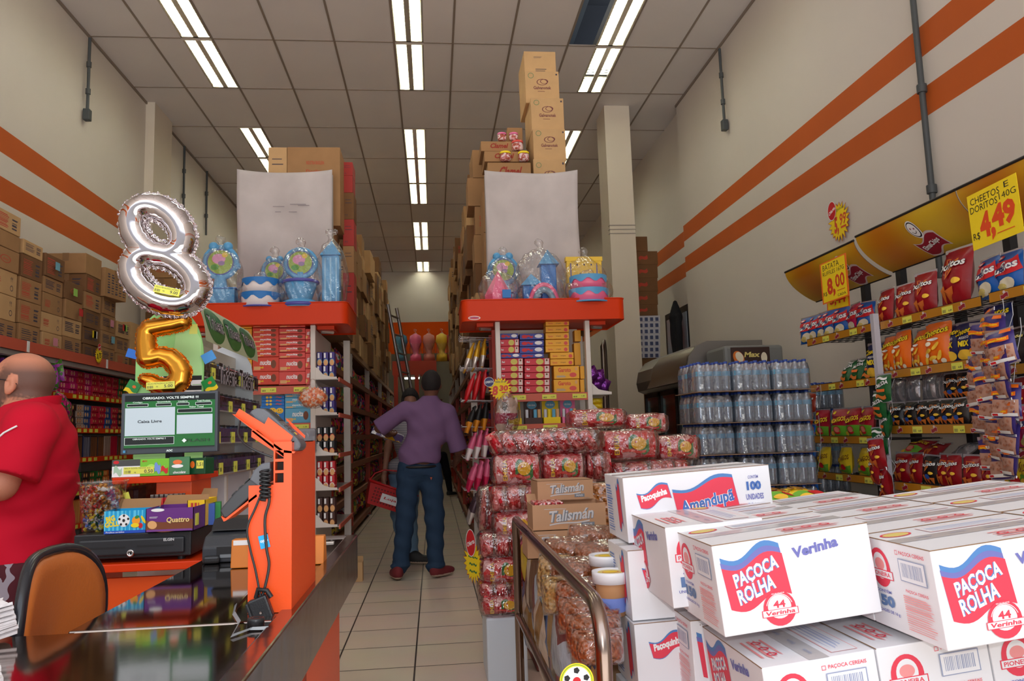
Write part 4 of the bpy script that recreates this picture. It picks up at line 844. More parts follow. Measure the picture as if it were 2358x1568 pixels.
for i, (x, m, lb) in enumerate(((-.78, mat('far_blue', (70, 130, 160), .5), 'blue wrapped party ornament'), (-.42, TPK, 'pink wrapped party ornament'), (-.08, mat('far_rose', (210, 130, 120), .5), 'rose wrapped party ornament'), (.25, TY, 'yellow wrapped party ornament'), (.52, mat('far_red', (170, 50, 60), .5), 'red wrapped party ornament'))):
    t = thing('party_ornament', lb+' on the portal shelf at the aisle end', 'party decoration', (x, 19.85, zq1+.002)); W = .34
    q = MB(); q.lathe([(.001, 0), (W*.45, 0), (W*.4, .18), (W*.2, .2), (W*.25, .3), (W*.48, .5), (W*.4, .66), (.02, .72)], m, 10); q.build('figure', t); bow(t, .72, W*.8, .24)
# ================================================================== pegs with hanging sweets on the right unit's aisle side
t = thing('hook_rack', 'chrome peg hooks on red bars beside the right end unit', 'hook rack', (.55, 6.72, 0)); CHR = mat('chrome_wire', (190, 188, 190), .2, 1)
for y in (0, .35): q = MB(); q.box((-.03, y, 0), (0, y+.04, 2.12), RACKR); q.build('bar', t)
def umb(c1, c2, nm):
    mb = MB(); mb.lathe([(.001, 0), (.014, .01, c2), (.016, .06, c2), (.024, .11, c1), (.018, .2, c1), (.006, .23, c1), (.012, .25, c1), (.001, .26)], c1, 8); return Proto(tag(mb.build('chocolate_umbrella'), 'x', 'sweet'))
UM = [umb(mat('gold_foil', (220, 170, 40), .3, .4), mat('silver_foil', (214, 206, 200), .25, .5), 'yellow'), umb(mat('red_wrap', (210, 30, 40), .3), mat('red_wrap', (0, 0, 0)), 'red'), umb(BLACK, mat('orange_dots', (220, 140, 30), .4), 'black'), umb(mat('rose_wrap', (226, 100, 140), .3), TW, 'pink'), umb(mat('rose_wrap', (226, 100, 140), .3), mat('cerise_wrap', (200, 30, 80), .3), 'pink'), umb(mat('dark_wrap', (80, 60, 70), .3, .3), mat('silver_foil', (0, 0, 0)), 'dark')]
for ri, (yt, nm) in enumerate(((783, 'gold and silver'), (852, 'red'), (925, 'black and orange'), (985, 'pink and white'), (1055, 'pink and cerise'), (1128, 'dark and silver'))):
    z = atY(1110, yt, 6.9).z
    for hk in range(4):
        y = .03+hk*.11; q = MB(); q.tube([(-.03, y, z), (-.3, y, z+.012), (-.31, y, z+.03)], .004, CHR, 5); q.build('hook', t)
        for k in range(3):
            UM[ri].put((.53-.1-.075*k, 6.75+hk*.11, z-.262-.01*k), (0, .14+.1*k, 0), '%s wrapped sweet hanging on peg row %s, hook %s, %s out' % (nm, ORD[ri], ORD[hk], ['inner', 'middle', 'outer'][k]), nm+' sweets on the pegs')
# ================================================================== people
SKINM = vcmat('skin_and_hair'); 
def cloth(name, col, amp=.25, sc=14, rough=.85): return mat(name, col, rough, bump=amp, bscale=sc, spec=.2)
def union(prims, k=.035):
    def f(P):
        d = None
        for p in prims:
            v = capsule(P, *p[1:]) if p[0] == 'c' else ellips(P, *p[1:]); d = v if d is None else smin(d, v, k)
        return d
    return f
def hand(P, wrist, dirv, palmn, size, curl=.6):
    """palm with five fingers; dirv points to the finger tips, palmn out of the palm"""
    w0 = np.array(wrist, float); d = np.array(dirv, float); d /= np.linalg.norm(d); n_ = np.array(palmn, float); n_ -= d*(n_@d); n_ /= np.linalg.norm(n_); s_ = np.cross(d, n_)
    v = capsule(P, w0, w0+d*size*.3, size*.16, size*.17); pc = w0+d*size*.35
    for q in (-.5, 0, .5): v = smin(v, capsule(P, w0+d*size*.1+s_*q*size*.3, w0+d*size*.48+s_*q*size*.42, size*.1, size*.1), .012)
    for i, L in enumerate((.78, .95, 1.0, .85)):
        b0 = w0+d*size*.48+s_*(i-1.5)*size*.125*-1; m_ = b0+d*size*.24*L+n_*size*.08*curl; e = m_+d*size*.2*L*(1-.5*curl)+n_*size*.22*curl
        v = smin(v, np.minimum(capsule(P, b0, m_, size*.055, size*.05), capsule(P, m_, e, size*.05, size*.042)), .006)
    t0 = w0+d*size*.15+s_*size*.18; t1 = t0+d*size*.22+s_*size*.14+n_*size*.08; t2 = t1+d*size*.17+n_*size*.08
    return smin(v, np.minimum(capsule(P, t0, t1, size*.07, size*.058), capsule(P, t1, t2, size*.058, size*.05)), .01)
def R3(v): return tuple(round(float(x), 4) for x in v)

# ---- man in the purple shirt, seen from behind
B = Vector((-.165, 6.95, 0)); YM = 6.95
def J(x, y, dy=0): p = atY(x, y, YM+dy)-B; return (p.x, dy, p.z)
t = thing('person', 'man in purple short-sleeved shirt and dark blue jeans, standing with his back turned', 'person', B)
hd = J(993, 886); nk = J(990, 920); sL, sR = J(930, 945), J(1032, 950); eL, eR = J(874, 985, .02), J(1056, 1035, .03); wL, wR = J(893, 1000, .28), J(1052, 1060, .2)
hipL, hipR = J(942, 1082), J(990, 1084); knL, knR = J(934, 1190), J(1001, 1190); anL, anR = J(922, 1310), J(1003, 1310)
LEGS = [('c', hipL, knL, .085, .058), ('c', knL, anL, .058, .042), ('c', hipR, knR, .085, .058), ('c', knR, anR, .058, .042)]
CORE = [('e', (J(985, 985)[0], 0, J(985, 985)[2]), (.165, .1, .26)), ('e', (J(968, 1060)[0], 0, J(968, 1060)[2]), (.15, .105, .14)), ('c', sL, sR, .06, .06), ('c', nk, (hd[0], hd[1], hd[2]-.05), .055, .052)]
def body(P):
    d = union(CORE+LEGS+[('c', sL, eL, .048, .04), ('c', eL, wL, .04, .028), ('c', sR, eR, .048, .04), ('c', eR, wR, .04, .028), ('c', anL, (anL[0]-.02, -.02, .03), .04, .035), ('c', anR, (anR[0]+.02, -.0, .03), .04, .035)])(P)
    hx, hy, hz = hd
    h = ellips(P, (hx, hy, hz+.01), (.078, .098, .108)); h = smin(h, ellips(P, (hx, hy+.04, hz-.05), (.056, .06, .06)), .03)
    h = smin(h, ellips(P, (hx, hy+.1, hz-.02), (.014, .02, .022)), .015); h = smin(h, ellips(P, (hx, hy+.09, hz-.065), (.025, .014, .008)), .01)
    for s_ in (-1, 1): h = smin(h, ellips(P, (hx+s_*.08, hy+.005, hz-.01), (.012, .022, .032)), .008)
    d = smin(d, h, .03)
    d = smin(d, hand(P, wL, (.3, .95, .1), (.3, 0, .9), .17), .02); return smin(d, hand(P, wR, (-.2, .9, -.3), (-1, 0, .2), .17), .02)
def tone_m(skin, hair, fn):
    a, b_ = np.array(rgb(skin)), np.array(rgb(hair))
    def f(v): k = np.clip(fn(v), 0, 1)[:, None]; return a*(1-k)+b_*k
    return f
sobj('body', body, (-.5, -.2, -.0), (.5, .55, 1.9), .011, SKINM, t, tone_m((112, 72, 54), (36, 26, 24), lambda v: 0*v[:, 0]))
hx, hy, hz = hd
sobj('hair', lambda P: np.maximum(ellips(P, (hx, hy-.004, hz+.022), (.087, .108, .112))+.0015*np.sin(P[..., 0]*300)*np.sin(P[..., 2]*300), np.maximum(-(P[..., 2]-(hz-.055)+np.maximum(P[..., 1]-hy+.03, 0)*-2.2*1.0), (P[..., 1]-hy-.075))), (hx-.11, hy-.13, hz-.09), (hx+.11, hy+.13, hz+.15), .007, mat('black_hair', (26, 20, 20), .8, bump=.6, bscale=120), t)
PUR = cloth('purple_shirt', (116, 88, 124), .35, 7)
hemz = J(960, 1062)[2]
def wr(P, a=.004): return a*np.sin(P[..., 2]*38+P[..., 0]*14)*np.sin(P[..., 0]*26+1.3)
def shirt(P):
    d = union([('e', (J(985, 985)[0], 0, J(985, 985)[2]+.02), (.185, .125, .25)), ('e', (J(966, 1050)[0], 0, J(966, 1050)[2]), (.185, .14, .2)), ('c', (sL[0]+.03, 0, sL[2]), (sR[0]-.03, 0, sR[2]), .078, .078), ('c', J(990, 930), J(991, 917), .07, .066)], .05)(P)+wr(P, .006)
    d = np.maximum(d, hemz-.02+.01*np.sin(P[..., 0]*22)-P[..., 2])
    for e_, s_ in ((eL, sL), (eR, sR)):
        n_ = np.array(e_)-np.array(s_); n_ /= np.linalg.norm(n_); c_ = np.array(e_)+n_*.01; d = smin(d, np.maximum(capsule(P, s_, np.array(e_)+n_*.08, .072, .084), (P-c_)@n_), .035)
    return np.maximum(d, P[..., 2]-(J(990, 911)[2]))
sobj('shirt', shirt, (-.52, -.24, .9), (.5, .32, 1.65), .0095, PUR, t)
def jeans(P):
    d = union([('e', (J(966, 1085)[0], 0, J(966, 1085)[2]+.0), (.165, .125, .12)), ('c', hipL, knL, .108, .082), ('c', knL, (anL[0], 0, anL[2]+.02), .082, .068), ('c', hipR, knR, .108, .082), ('c', knR, (anR[0], 0, anR[2]+.02), .082, .068), ('e', (anL[0]-.005, 0, anL[2]+.03), (.085, .085, .03)), ('e', (anR[0], 0, anR[2]+.03), (.085, .085, .03))], .025)(P)+.005*np.sin(P[..., 2]*45+P[..., 0]*20)
    return np.maximum(np.maximum(d, .045-P[..., 2]), P[..., 2]-(hemz+.01))
DEN = cloth('dark_denim', (40, 60, 84), .2, 30)
sobj('jeans', jeans, (-.4, -.22, .02), (.34, .22, 1.15), .01, DEN, t)
mb = MB(); bz = J(966, 1066)[2]; bc = J(966, 1066)[0]
mb.tube([(bc+.168*math.cos(a), .128*math.sin(a), bz-.03) for a in [2*PI*k/28 for k in range(28)]], .012, mat('black_belt', (24, 20, 20), .5), 6, closed=True); mb.build('belt', t)
mb = MB(); f = Face(mb, (bc, -.118, bz-.2), (1, 0, 0), (0, 0, 1), .012); DK = mat('pocket_seam', (24, 44, 72), .9)
for s_ in (-1, 1): f.wave(s_*.08, .1, .1, .005, DK, 1.5)
mb.add([(bc+.09, -.138, bz-.12), (bc+.11, -.136, bz-.12), (bc+.1, -.137, bz-.145)], [(0, 1, 2)], mat('orange_patch', (170, 80, 50), .7)); mb.build('back_pockets', t)
SHO = mat('maroon_canvas', (110, 30, 36), .8); SOLE = mat('rubber_sole', (196, 176, 158), .7)
def shoe(nm, c, ang, par, m=SHO, L=.14, w_=.05):
    ca, sa = math.cos(ang), math.sin(ang)
    def loc(P): q = P-np.array((c[0], c[1], 0)); return np.stack([q[..., 0]*ca+q[..., 1]*sa, -q[..., 0]*sa+q[..., 1]*ca, q[..., 2]], -1)
    def f(P): q = loc(P); return np.maximum(smin(ellips(q, (0, .045, .045), (w_, L, .045)), ellips(q, (0, -.03, .075), (w_*.9, .07, .055)), .03), .012-P[..., 2])
    sobj(nm, f, (c[0]-.2, c[1]-.2, 0), (c[0]+.2, c[1]+.22, .15), .009, [m, SOLE], par, mfn=lambda c_: c_[:, 2] < .03)
shoe('shoe', (anL[0]-.03, -.01), .25, t); shoe('shoe', (anR[0]+.03, .0), -.8, t)
# the packets he holds
p = atY(893, 1003, 7.25); mb = pillow(.3, .05, .2, pmat('held_packet', [(230, 180, 40), (90, 70, 130), (220, 220, 230)], 14)); tag(mb.build('snack_packet', None, (p.x-.02, 7.3, p.z-.02), (-1.2, .35, 0)), 'yellow and silver snack packet held by the man in the purple shirt', 'packet')
# ---- woman mostly hidden behind him
B = Vector((-.25, 7.75, 0)); YM = 7.75
t = thing('person', 'woman in grey striped top and pale jeans half hidden behind the man in purple', 'person', B)
hd = J(945, 925); hipL, hipR = J(918, 1095), J(948, 1095); knL, knR = J(917, 1185), J(944, 1190); anL, anR = J(930, 1262), J(950, 1285); sL, sR = J(905, 960), J(985, 960)
def bodyw(P):
    d = union([('c', hipL, knL, .07, .05), ('c', knL, anL, .05, .038), ('c', hipR, knR, .07, .05), ('c', knR, anR, .05, .038), ('e', (J(940, 1010)[0], 0, J(940, 1010)[2]), (.12, .09, .22)), ('e', (J(935, 1085)[0], 0, J(935, 1085)[2]), (.14, .1, .12)), ('c', sL, sR, .045, .045), ('c', J(945, 950), J(945, 935), .045, .04), ('c', sL, J(893, 1030, -.02), .04, .033), ('c', J(893, 1030, -.02), J(884, 1100, -.12), .033, .022), ('c', sR, J(1000, 1030), .04, .03), ('c', J(1000, 1030), J(990, 1090, -.1), .03, .022), ('c', anL, (anL[0], -.03, .05), .035, .03), ('c', anR, (anR[0]+.03, -.02, .05), .035, .03)])(P)
    h = smin(ellips(P, hd, (.07, .09, .1)), ellips(P, (hd[0], -.04, hd[2]-.05), (.05, .05, .05)), .03); h = smin(h, ellips(P, (hd[0], -.095, hd[2]-.02), (.012, .016, .02)), .012)
    d = smin(d, h, .03); d = smin(d, hand(P, J(884, 1100, -.12), (0, -.3, -1), (1, 0, 0), .15, 1.2), .02); return smin(d, hand(P, J(990, 1090, -.1), (0, -.3, -1), (-1, 0, 0), .15, .6), .02)
sobj('body', bodyw, (-.42, -.3, 0), (.42, .2, 1.75), .012, SKINM, t, tone_m((150, 106, 84), (40, 30, 26), lambda v: 0*v[:, 0]))
sobj('hair', lambda P: np.maximum(ellips(P, (hd[0], .01, hd[2]+.01), (.09, .11, .13)), np.maximum(-P[..., 1]-.045-np.maximum(P[..., 2]-hd[2]-.04, 0)*2, -(P[..., 2]-hd[2]+.14))), (hd[0]-.13, -.15, hd[2]-.2), (hd[0]+.13, .15, hd[2]+.17), .009, mat('black_hair', (0, 0, 0)), t)
sm = bpy.data.materials.new('striped_knit'); sm.use_nodes = True; n = sm.node_tree; tc = n.nodes.new('ShaderNodeTexCoord'); wv = n.nodes.new('ShaderNodeTexWave'); wv.bands_direction = 'Z'; wv.inputs['Scale'].default_value = 14; wv.inputs['Distortion'].default_value = .6; cr = n.nodes.new('ShaderNodeValToRGB'); cr.color_ramp.elements[0].color = rgb((128, 126, 134)); cr.color_ramp.elements[1].color = rgb((160, 156, 160)); n.links.new(tc.outputs['Object'], wv.inputs[0]); n.links.new(wv.outputs['Fac'], cr.inputs[0]); n.links.new(cr.outputs[0], n.nodes['Principled BSDF'].inputs[0])
sobj('striped_top', lambda P: np.maximum(union([('e', (J(940, 1010)[0], 0, J(940, 1010)[2]), (.145, .115, .24)), ('e', (J(928, 1075)[0], 0, J(928, 1075)[2]), (.155, .12, .1)), ('c', sL, sR, .06, .06), ('c', sL, J(895, 1005), .058, .055), ('c', sR, J(996, 1005), .058, .055)], .04)(P), J(930, 1092)[2]-P[..., 2]), (-.4, -.2, .7), (.4, .2, 1.45), .011, sm, t)
sobj('jeans', lambda P: np.maximum(np.maximum(union([('e', (J(932, 1100)[0], 0, J(932, 1100)[2]), (.15, .115, .1)), ('c', hipL, knL, .095, .07), ('c', knL, anL, .07, .055), ('c', hipR, knR, .095, .07), ('c', knR, (anR[0], 0, anR[2]), .07, .06)], .02)(P)+.004*np.sin(P[..., 2]*50), P[..., 2]-J(930, 1090)[2]), .08-P[..., 2]), (-.35, -.2, .05), (.35, .2, 1.0), .011, cloth('pale_denim', (104, 134, 160), .2, 30), t)
shoe('shoe', (anR[0]+.05, -.06), -1.9, t, mat('black_trainer', (30, 34, 36), .6)); shoe('shoe', (anL[0], -.0), 2.6, t, mat('black_trainer', (30, 34, 36), .6))
# red shopping basket she carries
p = atY(888, 1170, 7.55); t = thing('shopping_basket', 'red plastic shopping basket with white card carried by the woman', 'basket', (p.x, 7.55, p.z), (.0, .35, .15)); RB = mat('red_basket_plastic', (190, 20, 24), .4)
mb = MB(); a0, a1, b0, b1, h = .19, .23, .12, .15, .2
V = [(-a0, -b0, 0), (a0, -b0, 0), (a0, b0, 0), (-a0, b0, 0), (-a1, -b1, h), (a1, -b1, h), (a1, b1, h), (-a1, b1, h)]
mb.add(V, [(3, 2, 1, 0), (0, 1, 5, 4), (1, 2, 6, 5), (2, 3, 7, 6), (3, 0, 4, 7)], RB); f = Face(mb, (-a0, -b0, 0), (1, 0, 0), Vector((0, -.03, .2)).normalized(), .002)
for r_ in range(5):
    for k in range(12): f.mb.add([f.p(.02+k*.029, .03+r_*.03), f.p(.036+k*.029, .03+r_*.03), f.p(.036+k*.029, .045+r_*.03), f.p(.02+k*.029, .045+r_*.03)], [(0, 1, 2, 3)], mat('basket_slots', (110, 10, 16), .5))
f.l += .002; f.rect(.1, .05, .28, .13, WHITE).txt('Loja', .19, .09, .12, .03, RED, .02, .2); mb.tube([Vector(v) for v in V[4:]], .012, RB, 6, closed=True); mb.build('basket_body', t)
mb = MB(); mb.tube([(-a1, 0, h)]+[(-a1*math.cos(q), 0, h+.16*math.sin(q)) for q in (.5, 1, 1.57, 2.14, 2.64)]+[(a1, 0, h)], .007, RB, 6); mb.build('handle', t)
# ---- far person in black
q = atZ(1035, 1143, 0); YM = q.y; B = Vector((q.x, q.y, 0)); t = thing('person', 'person in black clothes further down the aisle, right of the man in purple', 'person', B)
def Jf(x, y, dy=0): p = atY(x, y, YM)-B; return (p.x, dy, p.z)
hf_ = Jf(1010, 915)
sobj('body', lambda P: smin(union([('c', Jf(1020, 1050), Jf(1030, 1090), .07, .06), ('c', Jf(1030, 1090), Jf(1036, 1135), .055, .04), ('c', Jf(1000, 1050), Jf(1004, 1090), .07, .06), ('c', Jf(1004, 1090), Jf(1006, 1132), .055, .04), ('e', Jf(1010, 990), (.16, .1, .32)), ('c', Jf(985, 960), Jf(1040, 960), .05, .05), ('c', Jf(1040, 960), Jf(1048, 1010), .04, .035), ('c', Jf(985, 960), Jf(978, 1010), .04, .035), ('c', Jf(1010, 945), hf_, .05, .05)])(P), ellips(P, hf_, (.085, .1, .12)), .03), (-.5, -.25, 0), (.4, .25, 1.95), .014, SKINM, t, tone_m((120, 84, 66), (30, 24, 24), lambda v: (v[:, 2] > hf_[2]-.0)*1.0))
sobj('black_clothes', lambda P: np.maximum(union([('c', Jf(1020, 1050), Jf(1030, 1090), .09, .075), ('c', Jf(1030, 1090), Jf(1036, 1130), .075, .055), ('c', Jf(1000, 1050), Jf(1004, 1090), .09, .075), ('c', Jf(1004, 1090), Jf(1006, 1128), .075, .055), ('e', Jf(1010, 990), (.18, .12, .34)), ('c', Jf(985, 960), Jf(1040, 960), .065, .065), ('c', Jf(1040, 960), Jf(1048, 1005), .06, .05), ('c', Jf(985, 960), Jf(978, 1005), .06, .05)])(P), .05-P[..., 2]), (-.5, -.25, 0), (.4, .25, 1.75), .014, cloth('black_cloth', (26, 24, 30)), t)
shoe('shoe', Jf(1038, 1140)[:2], -.9, t, BLACK); shoe('shoe', Jf(1006, 1140)[:2], .5, t, BLACK)

# ---- man in the red polo at the till
B = Vector((-1.47, 3.0, 0)); YM = 3.0
t = thing('person', 'balding bearded man in red polo shirt and maroon flowered shorts, seen from the side', 'person', B)
hd = J(50, 884); hx, hy, hz = hd; sh_n = J(72, 985, -.17); sh_f = J(72, 985, .17); el_n = J(0, 1115, -.22); wr_n = J(-80, 1080, -.1)
def headf(P):
    # looks to the left of the picture and slightly down
    c_, s_ = math.cos(.16), math.sin(.16); q = P-np.array(hd); X = -(q[..., 0]*c_+q[..., 2]*-s_)*1; Z = q[..., 2]*c_+q[..., 0]*-s_*-1; X = -(q[..., 0]*c_ - q[..., 2]*s_) ; Z = q[..., 0]*s_*1+q[..., 2]*c_
    L = np.stack([X, q[..., 1], Z], -1)
    h = ellips(L, (-.008, 0, .02), (.102, .08, .095)); h = smin(h, ellips(L, (.035, 0, -.055), (.062, .058, .06)), .035); h = smin(h, ellips(L, (.075, 0, -.085), (.025, .03, .022)), .02)
    h = smin(h, capsule(L, (.09, 0, .012), (.118, 0, -.02), .01, .015), .012); h = smin(h, ellips(L, (.098, 0, -.052), (.014, .024, .007)), .008); h = smin(h, ellips(L, (.094, 0, -.064), (.014, .021, .008)), .008)
    for s2 in (-1, 1):
        h = smin(h, ellips(L, (.085, s2*.032, .022), (.018, .022, .008)), .01); h = np.maximum(h, -ellips(L, (.102, s2*.032, .005), (.012, .018, .01))+0); h = smin(h, ellips(L, (.083, s2*.032, .004), (.012, .014, .011)), .003)
        e = ellips(L, (-.004, s2*.082, -.008), (.02, .012, .033)); e = np.maximum(e, -ellips(L, (.002, s2*.094, -.004), (.011, .01, .02))); h = smin(h, e, .006); h = smin(h, ellips(L, (.002, s2*.08, -.036), (.009, .008, .01)), .006)
    return h, L
nkb = J(72, 955)
def bodyr(P):
    h, _ = headf(P); d = union([('c', nkb, (hx+.03, 0, hz-.07), .068, .062), ('e', J(62, 1050), (.125, .17, .22)), ('e', J(55, 1200), (.125, .17, .17)), ('c', sh_n, sh_f, .06, .06), ('c', sh_n, el_n, .055, .045), ('c', el_n, wr_n, .045, .03), ('c', sh_f, J(0, 1110, .22), .055, .045), ('c', J(0, 1110, .22), J(-80, 1080, .1), .045, .03),
        ('c', J(50, 1300, -.09), (-.03, -.1, .45), .09, .06), ('c', (-.03, -.1, .45), (.02, -.1, .08), .058, .038), ('c', J(50, 1300, .09), (-.03, .1, .45), .09, .06), ('c', (-.03, .1, .45), (.02, .1, .08), .058, .038)], .045)(P)
    d = smin(d, h, .022); d = smin(d, hand(P, wr_n, (-1, .1, 0), (0, .3, -1), .18, .6), .015); return smin(d, hand(P, J(-80, 1080, .1), (-1, -.1, 0), (0, -.3, -1), .18, .6), .015)
def tone_r(v):
    _, L = headf(v); sk = np.array(rgb((196, 128, 100))); hr = np.array(rgb((52, 40, 36))); x, y, z = L.T; n_ = .006*np.sin(y*400+z*300)+.004*np.sin(x*500)
    scalp = np.clip((.062-x+n_-np.abs(z-.02)*.2)/.02, 0, 1)*np.clip((z+.062+n_)/.02, 0, 1)*np.clip((.085-z+np.maximum(-x, 0)*.15)/.05, 0, 1)*(np.hypot(x, z-.0) > .0)
    ear = (np.abs(y) > .079)*(np.abs(x+.004) < .026)*(np.abs(z+.01) < .042)
    beard = np.clip((-.018-z+n_)/.012, 0, 1)*np.clip((x-.012+n_)/.012, 0, 1)*np.clip((z+.125)/.01, 0, 1)*(1-(np.abs(z+.058) < .009)*(x > .085)); side = np.clip((.03-np.abs(x-.03))/.012, 0, 1)*np.clip((.03-z)/.02, 0, 1)*np.clip((z+.08)/.02, 0, 1)
    k = np.maximum(np.maximum(scalp*.82, beard*.85), side*.8)*(1-ear); k = np.where((np.abs(x) < .2)*(np.abs(y) < .12)*(np.abs(z) < .13), k, 0)[:, None]; return sk*(1-k)+hr*k
sobj('body', bodyr, (-.62, -.36, .0), (.2, .36, 1.58), .0072, SKINM, t, tone_r)
shoe('shoe', (0.0, -.1), 1.57, t, BLACK); shoe('shoe', (0.0, .1), 1.57, t, BLACK)
REDS = cloth('red_polo_cloth', (196, 16, 44), .3, 6)
def piping(P): return 0
hz_ = J(50, 1292)[2]
def polo(P):
    d = union([('e', J(66, 1045), (.152, .195, .2)), ('e', J(60, 1140), (.152, .195, .2)), ('e', J(58, 1290), (.15, .2, .24)), ('c', (sh_n[0]-.0, sh_n[1], sh_n[2]), (sh_f[0], sh_f[1], sh_f[2]), .08, .08), ('c', nkb, (nkb[0]-.005, 0, nkb[2]+.035), .088, .082)], .05)(P)
    d = d+.006*np.sin(P[..., 2]*34+P[..., 0]*30+P[..., 1]*8)*(P[..., 2] < 1.12)+.003*np.sin(P[..., 2]*60-P[..., 1]*30)
    d = np.maximum(d, hz_-P[..., 2]); cz = nkb[2]+.045; d = np.maximum(d, P[..., 2]-cz+(P[..., 0]-nkb[0])*-.25)
    for e_, s_ in ((np.array(el_n)+(.03, 0, .025), sh_n), (np.array(J(15, 1095, .22)), sh_f)):
        n_ = np.array(e_)-np.array(s_); n_ /= np.linalg.norm(n_); c_ = np.array(e_); d = smin(d, np.maximum(capsule(P, s_, c_+n_*.08, .082, .094), (P-c_)@n_), .03)
    return d
sobj('polo_shirt', polo, (-.36, -.36, .75), (.2, .36, 1.46), .0085, REDS, t)
# thin white piping line on the near side, laid on the cloth by marching towards it
def onto(fn, pts, r, m, nm, par):
    Q = []
    for x, z in pts:
        ys = np.linspace(-.4, 0, 400); P = np.stack([np.full(400, x), ys, np.full(400, z)], -1); v = fn(P); k = int(np.argmax(v < 0)); Q.append((x, ys[k]-.005, z))
    mb = MB(); mb.tube(Q, r, m, 6); return mb.build(nm, par)
pts = [J(x, y)[::2] for x, y in ((-15, 1052), (0, 1051), (20, 1050), (40, 1043), (60, 1030), (80, 1013), (100, 997), (118, 988), (128, 983))]
onto(polo, pts, .0035, WHITE, 'piping', t)
mb = MB(); cz = nkb[2]+.04; mb.grid(lambda u, v: (nkb[0]+.005+(.085+.006*v)*math.cos(2*PI*u)*1.02, (.085+.006*v)*math.sin(2*PI*u), cz+(-.034*(1-v)+.006)+.022*math.cos(2*PI*u)), 24, 2, REDS); mb.build('collar', t)
sm = bpy.data.materials.new('flowered_maroon_cloth'); sm.use_nodes = True; n = sm.node_tree; tc = n.nodes.new('ShaderNodeTexCoord'); no = n.nodes.new('ShaderNodeTexVoronoi'); no.feature = 'DISTANCE_TO_EDGE'; no.inputs['Scale'].default_value = 9; n1 = n.nodes.new('ShaderNodeTexNoise'); n1.inputs['Scale'].default_value = 5; mxv = n.nodes.new('ShaderNodeMix'); mxv.data_type = 'RGBA'; mxv.inputs[0].default_value = .35
cr = n.nodes.new('ShaderNodeValToRGB'); cr.color_ramp.interpolation = 'CONSTANT'; cr.color_ramp.elements[0].color = rgb((150, 140, 150)); cr.color_ramp.elements[1].color = rgb((74, 10, 24)); cr.color_ramp.elements[1].position = .035
n.links.new(tc.outputs['Object'], mxv.inputs[6]); n.links.new(n1.outputs['Color'], mxv.inputs[7]); n.links.new(tc.outputs['Object'], n1.inputs[0]); n.links.new(mxv.outputs[2], no.inputs['Vector']); n.links.new(no.outputs['Distance'], cr.inputs[0]); n.links.new(cr.outputs[0], n.nodes['Principled BSDF'].inputs[0]); n.nodes['Principled BSDF'].inputs['Roughness'].default_value = .85
sobj('shorts', lambda P: np.maximum(np.maximum(union([('e', J(50, 1290), (.138, .185, .14)), ('c', J(50, 1320, -.09), (-.01, -.11, .52), .115, .11), ('c', J(50, 1320, .09), (-.01, .11, .52), .115, .11)], .03)(P)+.004*np.sin(P[..., 0]*40+P[..., 1]*20), .46-P[..., 2]), P[..., 2]-hz_-.02), (-.25, -.32, .4), (.2, .32, .95), .009, sm, t)
t2 = thing('eyeglasses', 'thin dark framed glasses on the man in the red polo', 'glasses', B); FRM = mat('dark_frame', (50, 40, 44), .3, .6)
for s_ in (-1, 1):
    ear = Vector((hx+.012, s_*.083, hz+.005)); q = MB(); fr = Vector((hx-.1, s_*.072, hz+.022)); q.tube([ear+Vector((.012, 0, -.012)), ear, fr], .0018, FRM, 6); q.build('temple', t2)
    q = MB(); q.tube([fr+Vector((-.008*0, -s_*.03, -.008))+Vector((-.008, .024*math.cos(a), .017*math.sin(a))) for a in [2*PI*k/16 for k in range(16)]], .0016, FRM, 5, closed=True); q.build('rim', t2)
q = MB(); q.tube([(hx-.108, -.018, hz+.016), (hx-.115, 0, hz+.02), (hx-.108, .018, hz+.016)], .0016, FRM, 5); q.build('bridge', t2)
# ================================================================== goods on the left wall shelves
def d_gum(c2):
    def f(F, w, h):
        for k in range(max(1, int(w/.05))): F.ell(.025+k*.05, h*.5, .017, h*.36, c2).ell(.025+k*.05, h*.5, .011, h*.24, PK['tan'])
    return f
gum = {}
for nm, c, c2 in (('purple', (110, 40, 130), (70, 20, 90)), ('magenta', (200, 30, 110), (240, 170, 200)), ('red', (196, 28, 60), (150, 20, 50)), ('dark', (60, 40, 40), (170, 110, 60)), ('pale', (180, 160, 150), (120, 60, 40)), ('blue', (40, 80, 150), (200, 180, 150)), ('green', (40, 110, 50), (220, 40, 40)), ('orange', (214, 110, 50), (240, 200, 120)), ('navy', (36, 40, 80), (180, 180, 200))):
    m = mat('gum_'+nm, c, .35); m2 = mat('gum2_'+nm, c2, .4)
    gum[nm] = (Proto(gbox(.15, .12, .058, m, d_gum(m2), 'sweet_box')), Proto(gbox(.15, .12, .24, m, lambda F, w, h, m2=m2: F.bars(.01, .02, w-.01, h*.95, m2, 7, 4), 'sweet_display')))
lvl_col = [['purple', 'purple', 'magenta', 'magenta', 'red', 'magenta', 'red', 'red', 'red', 'green', 'red', 'red'], ['navy', 'magenta', 'red', 'dark', 'pale', 'blue', 'red', 'blue', 'red', 'dark', 'orange', 'red'], ['navy', 'blue', 'navy', 'dark', 'dark', 'navy', 'dark', 'pale', 'red', 'dark', 'blue', 'green'], ['purple', 'green', 'green', 'navy', 'green', 'dark', 'green', 'orange', 'dark', 'purple', 'red', 'red'], ['navy', 'orange', 'dark', 'blue', 'orange', 'orange', 'green', 'dark', 'red', 'orange', 'dark', 'navy'], ['navy', 'navy', 'blue', 'navy', 'red', 'navy', 'dark', 'dark', 'dark', 'dark', 'red', 'dark']]
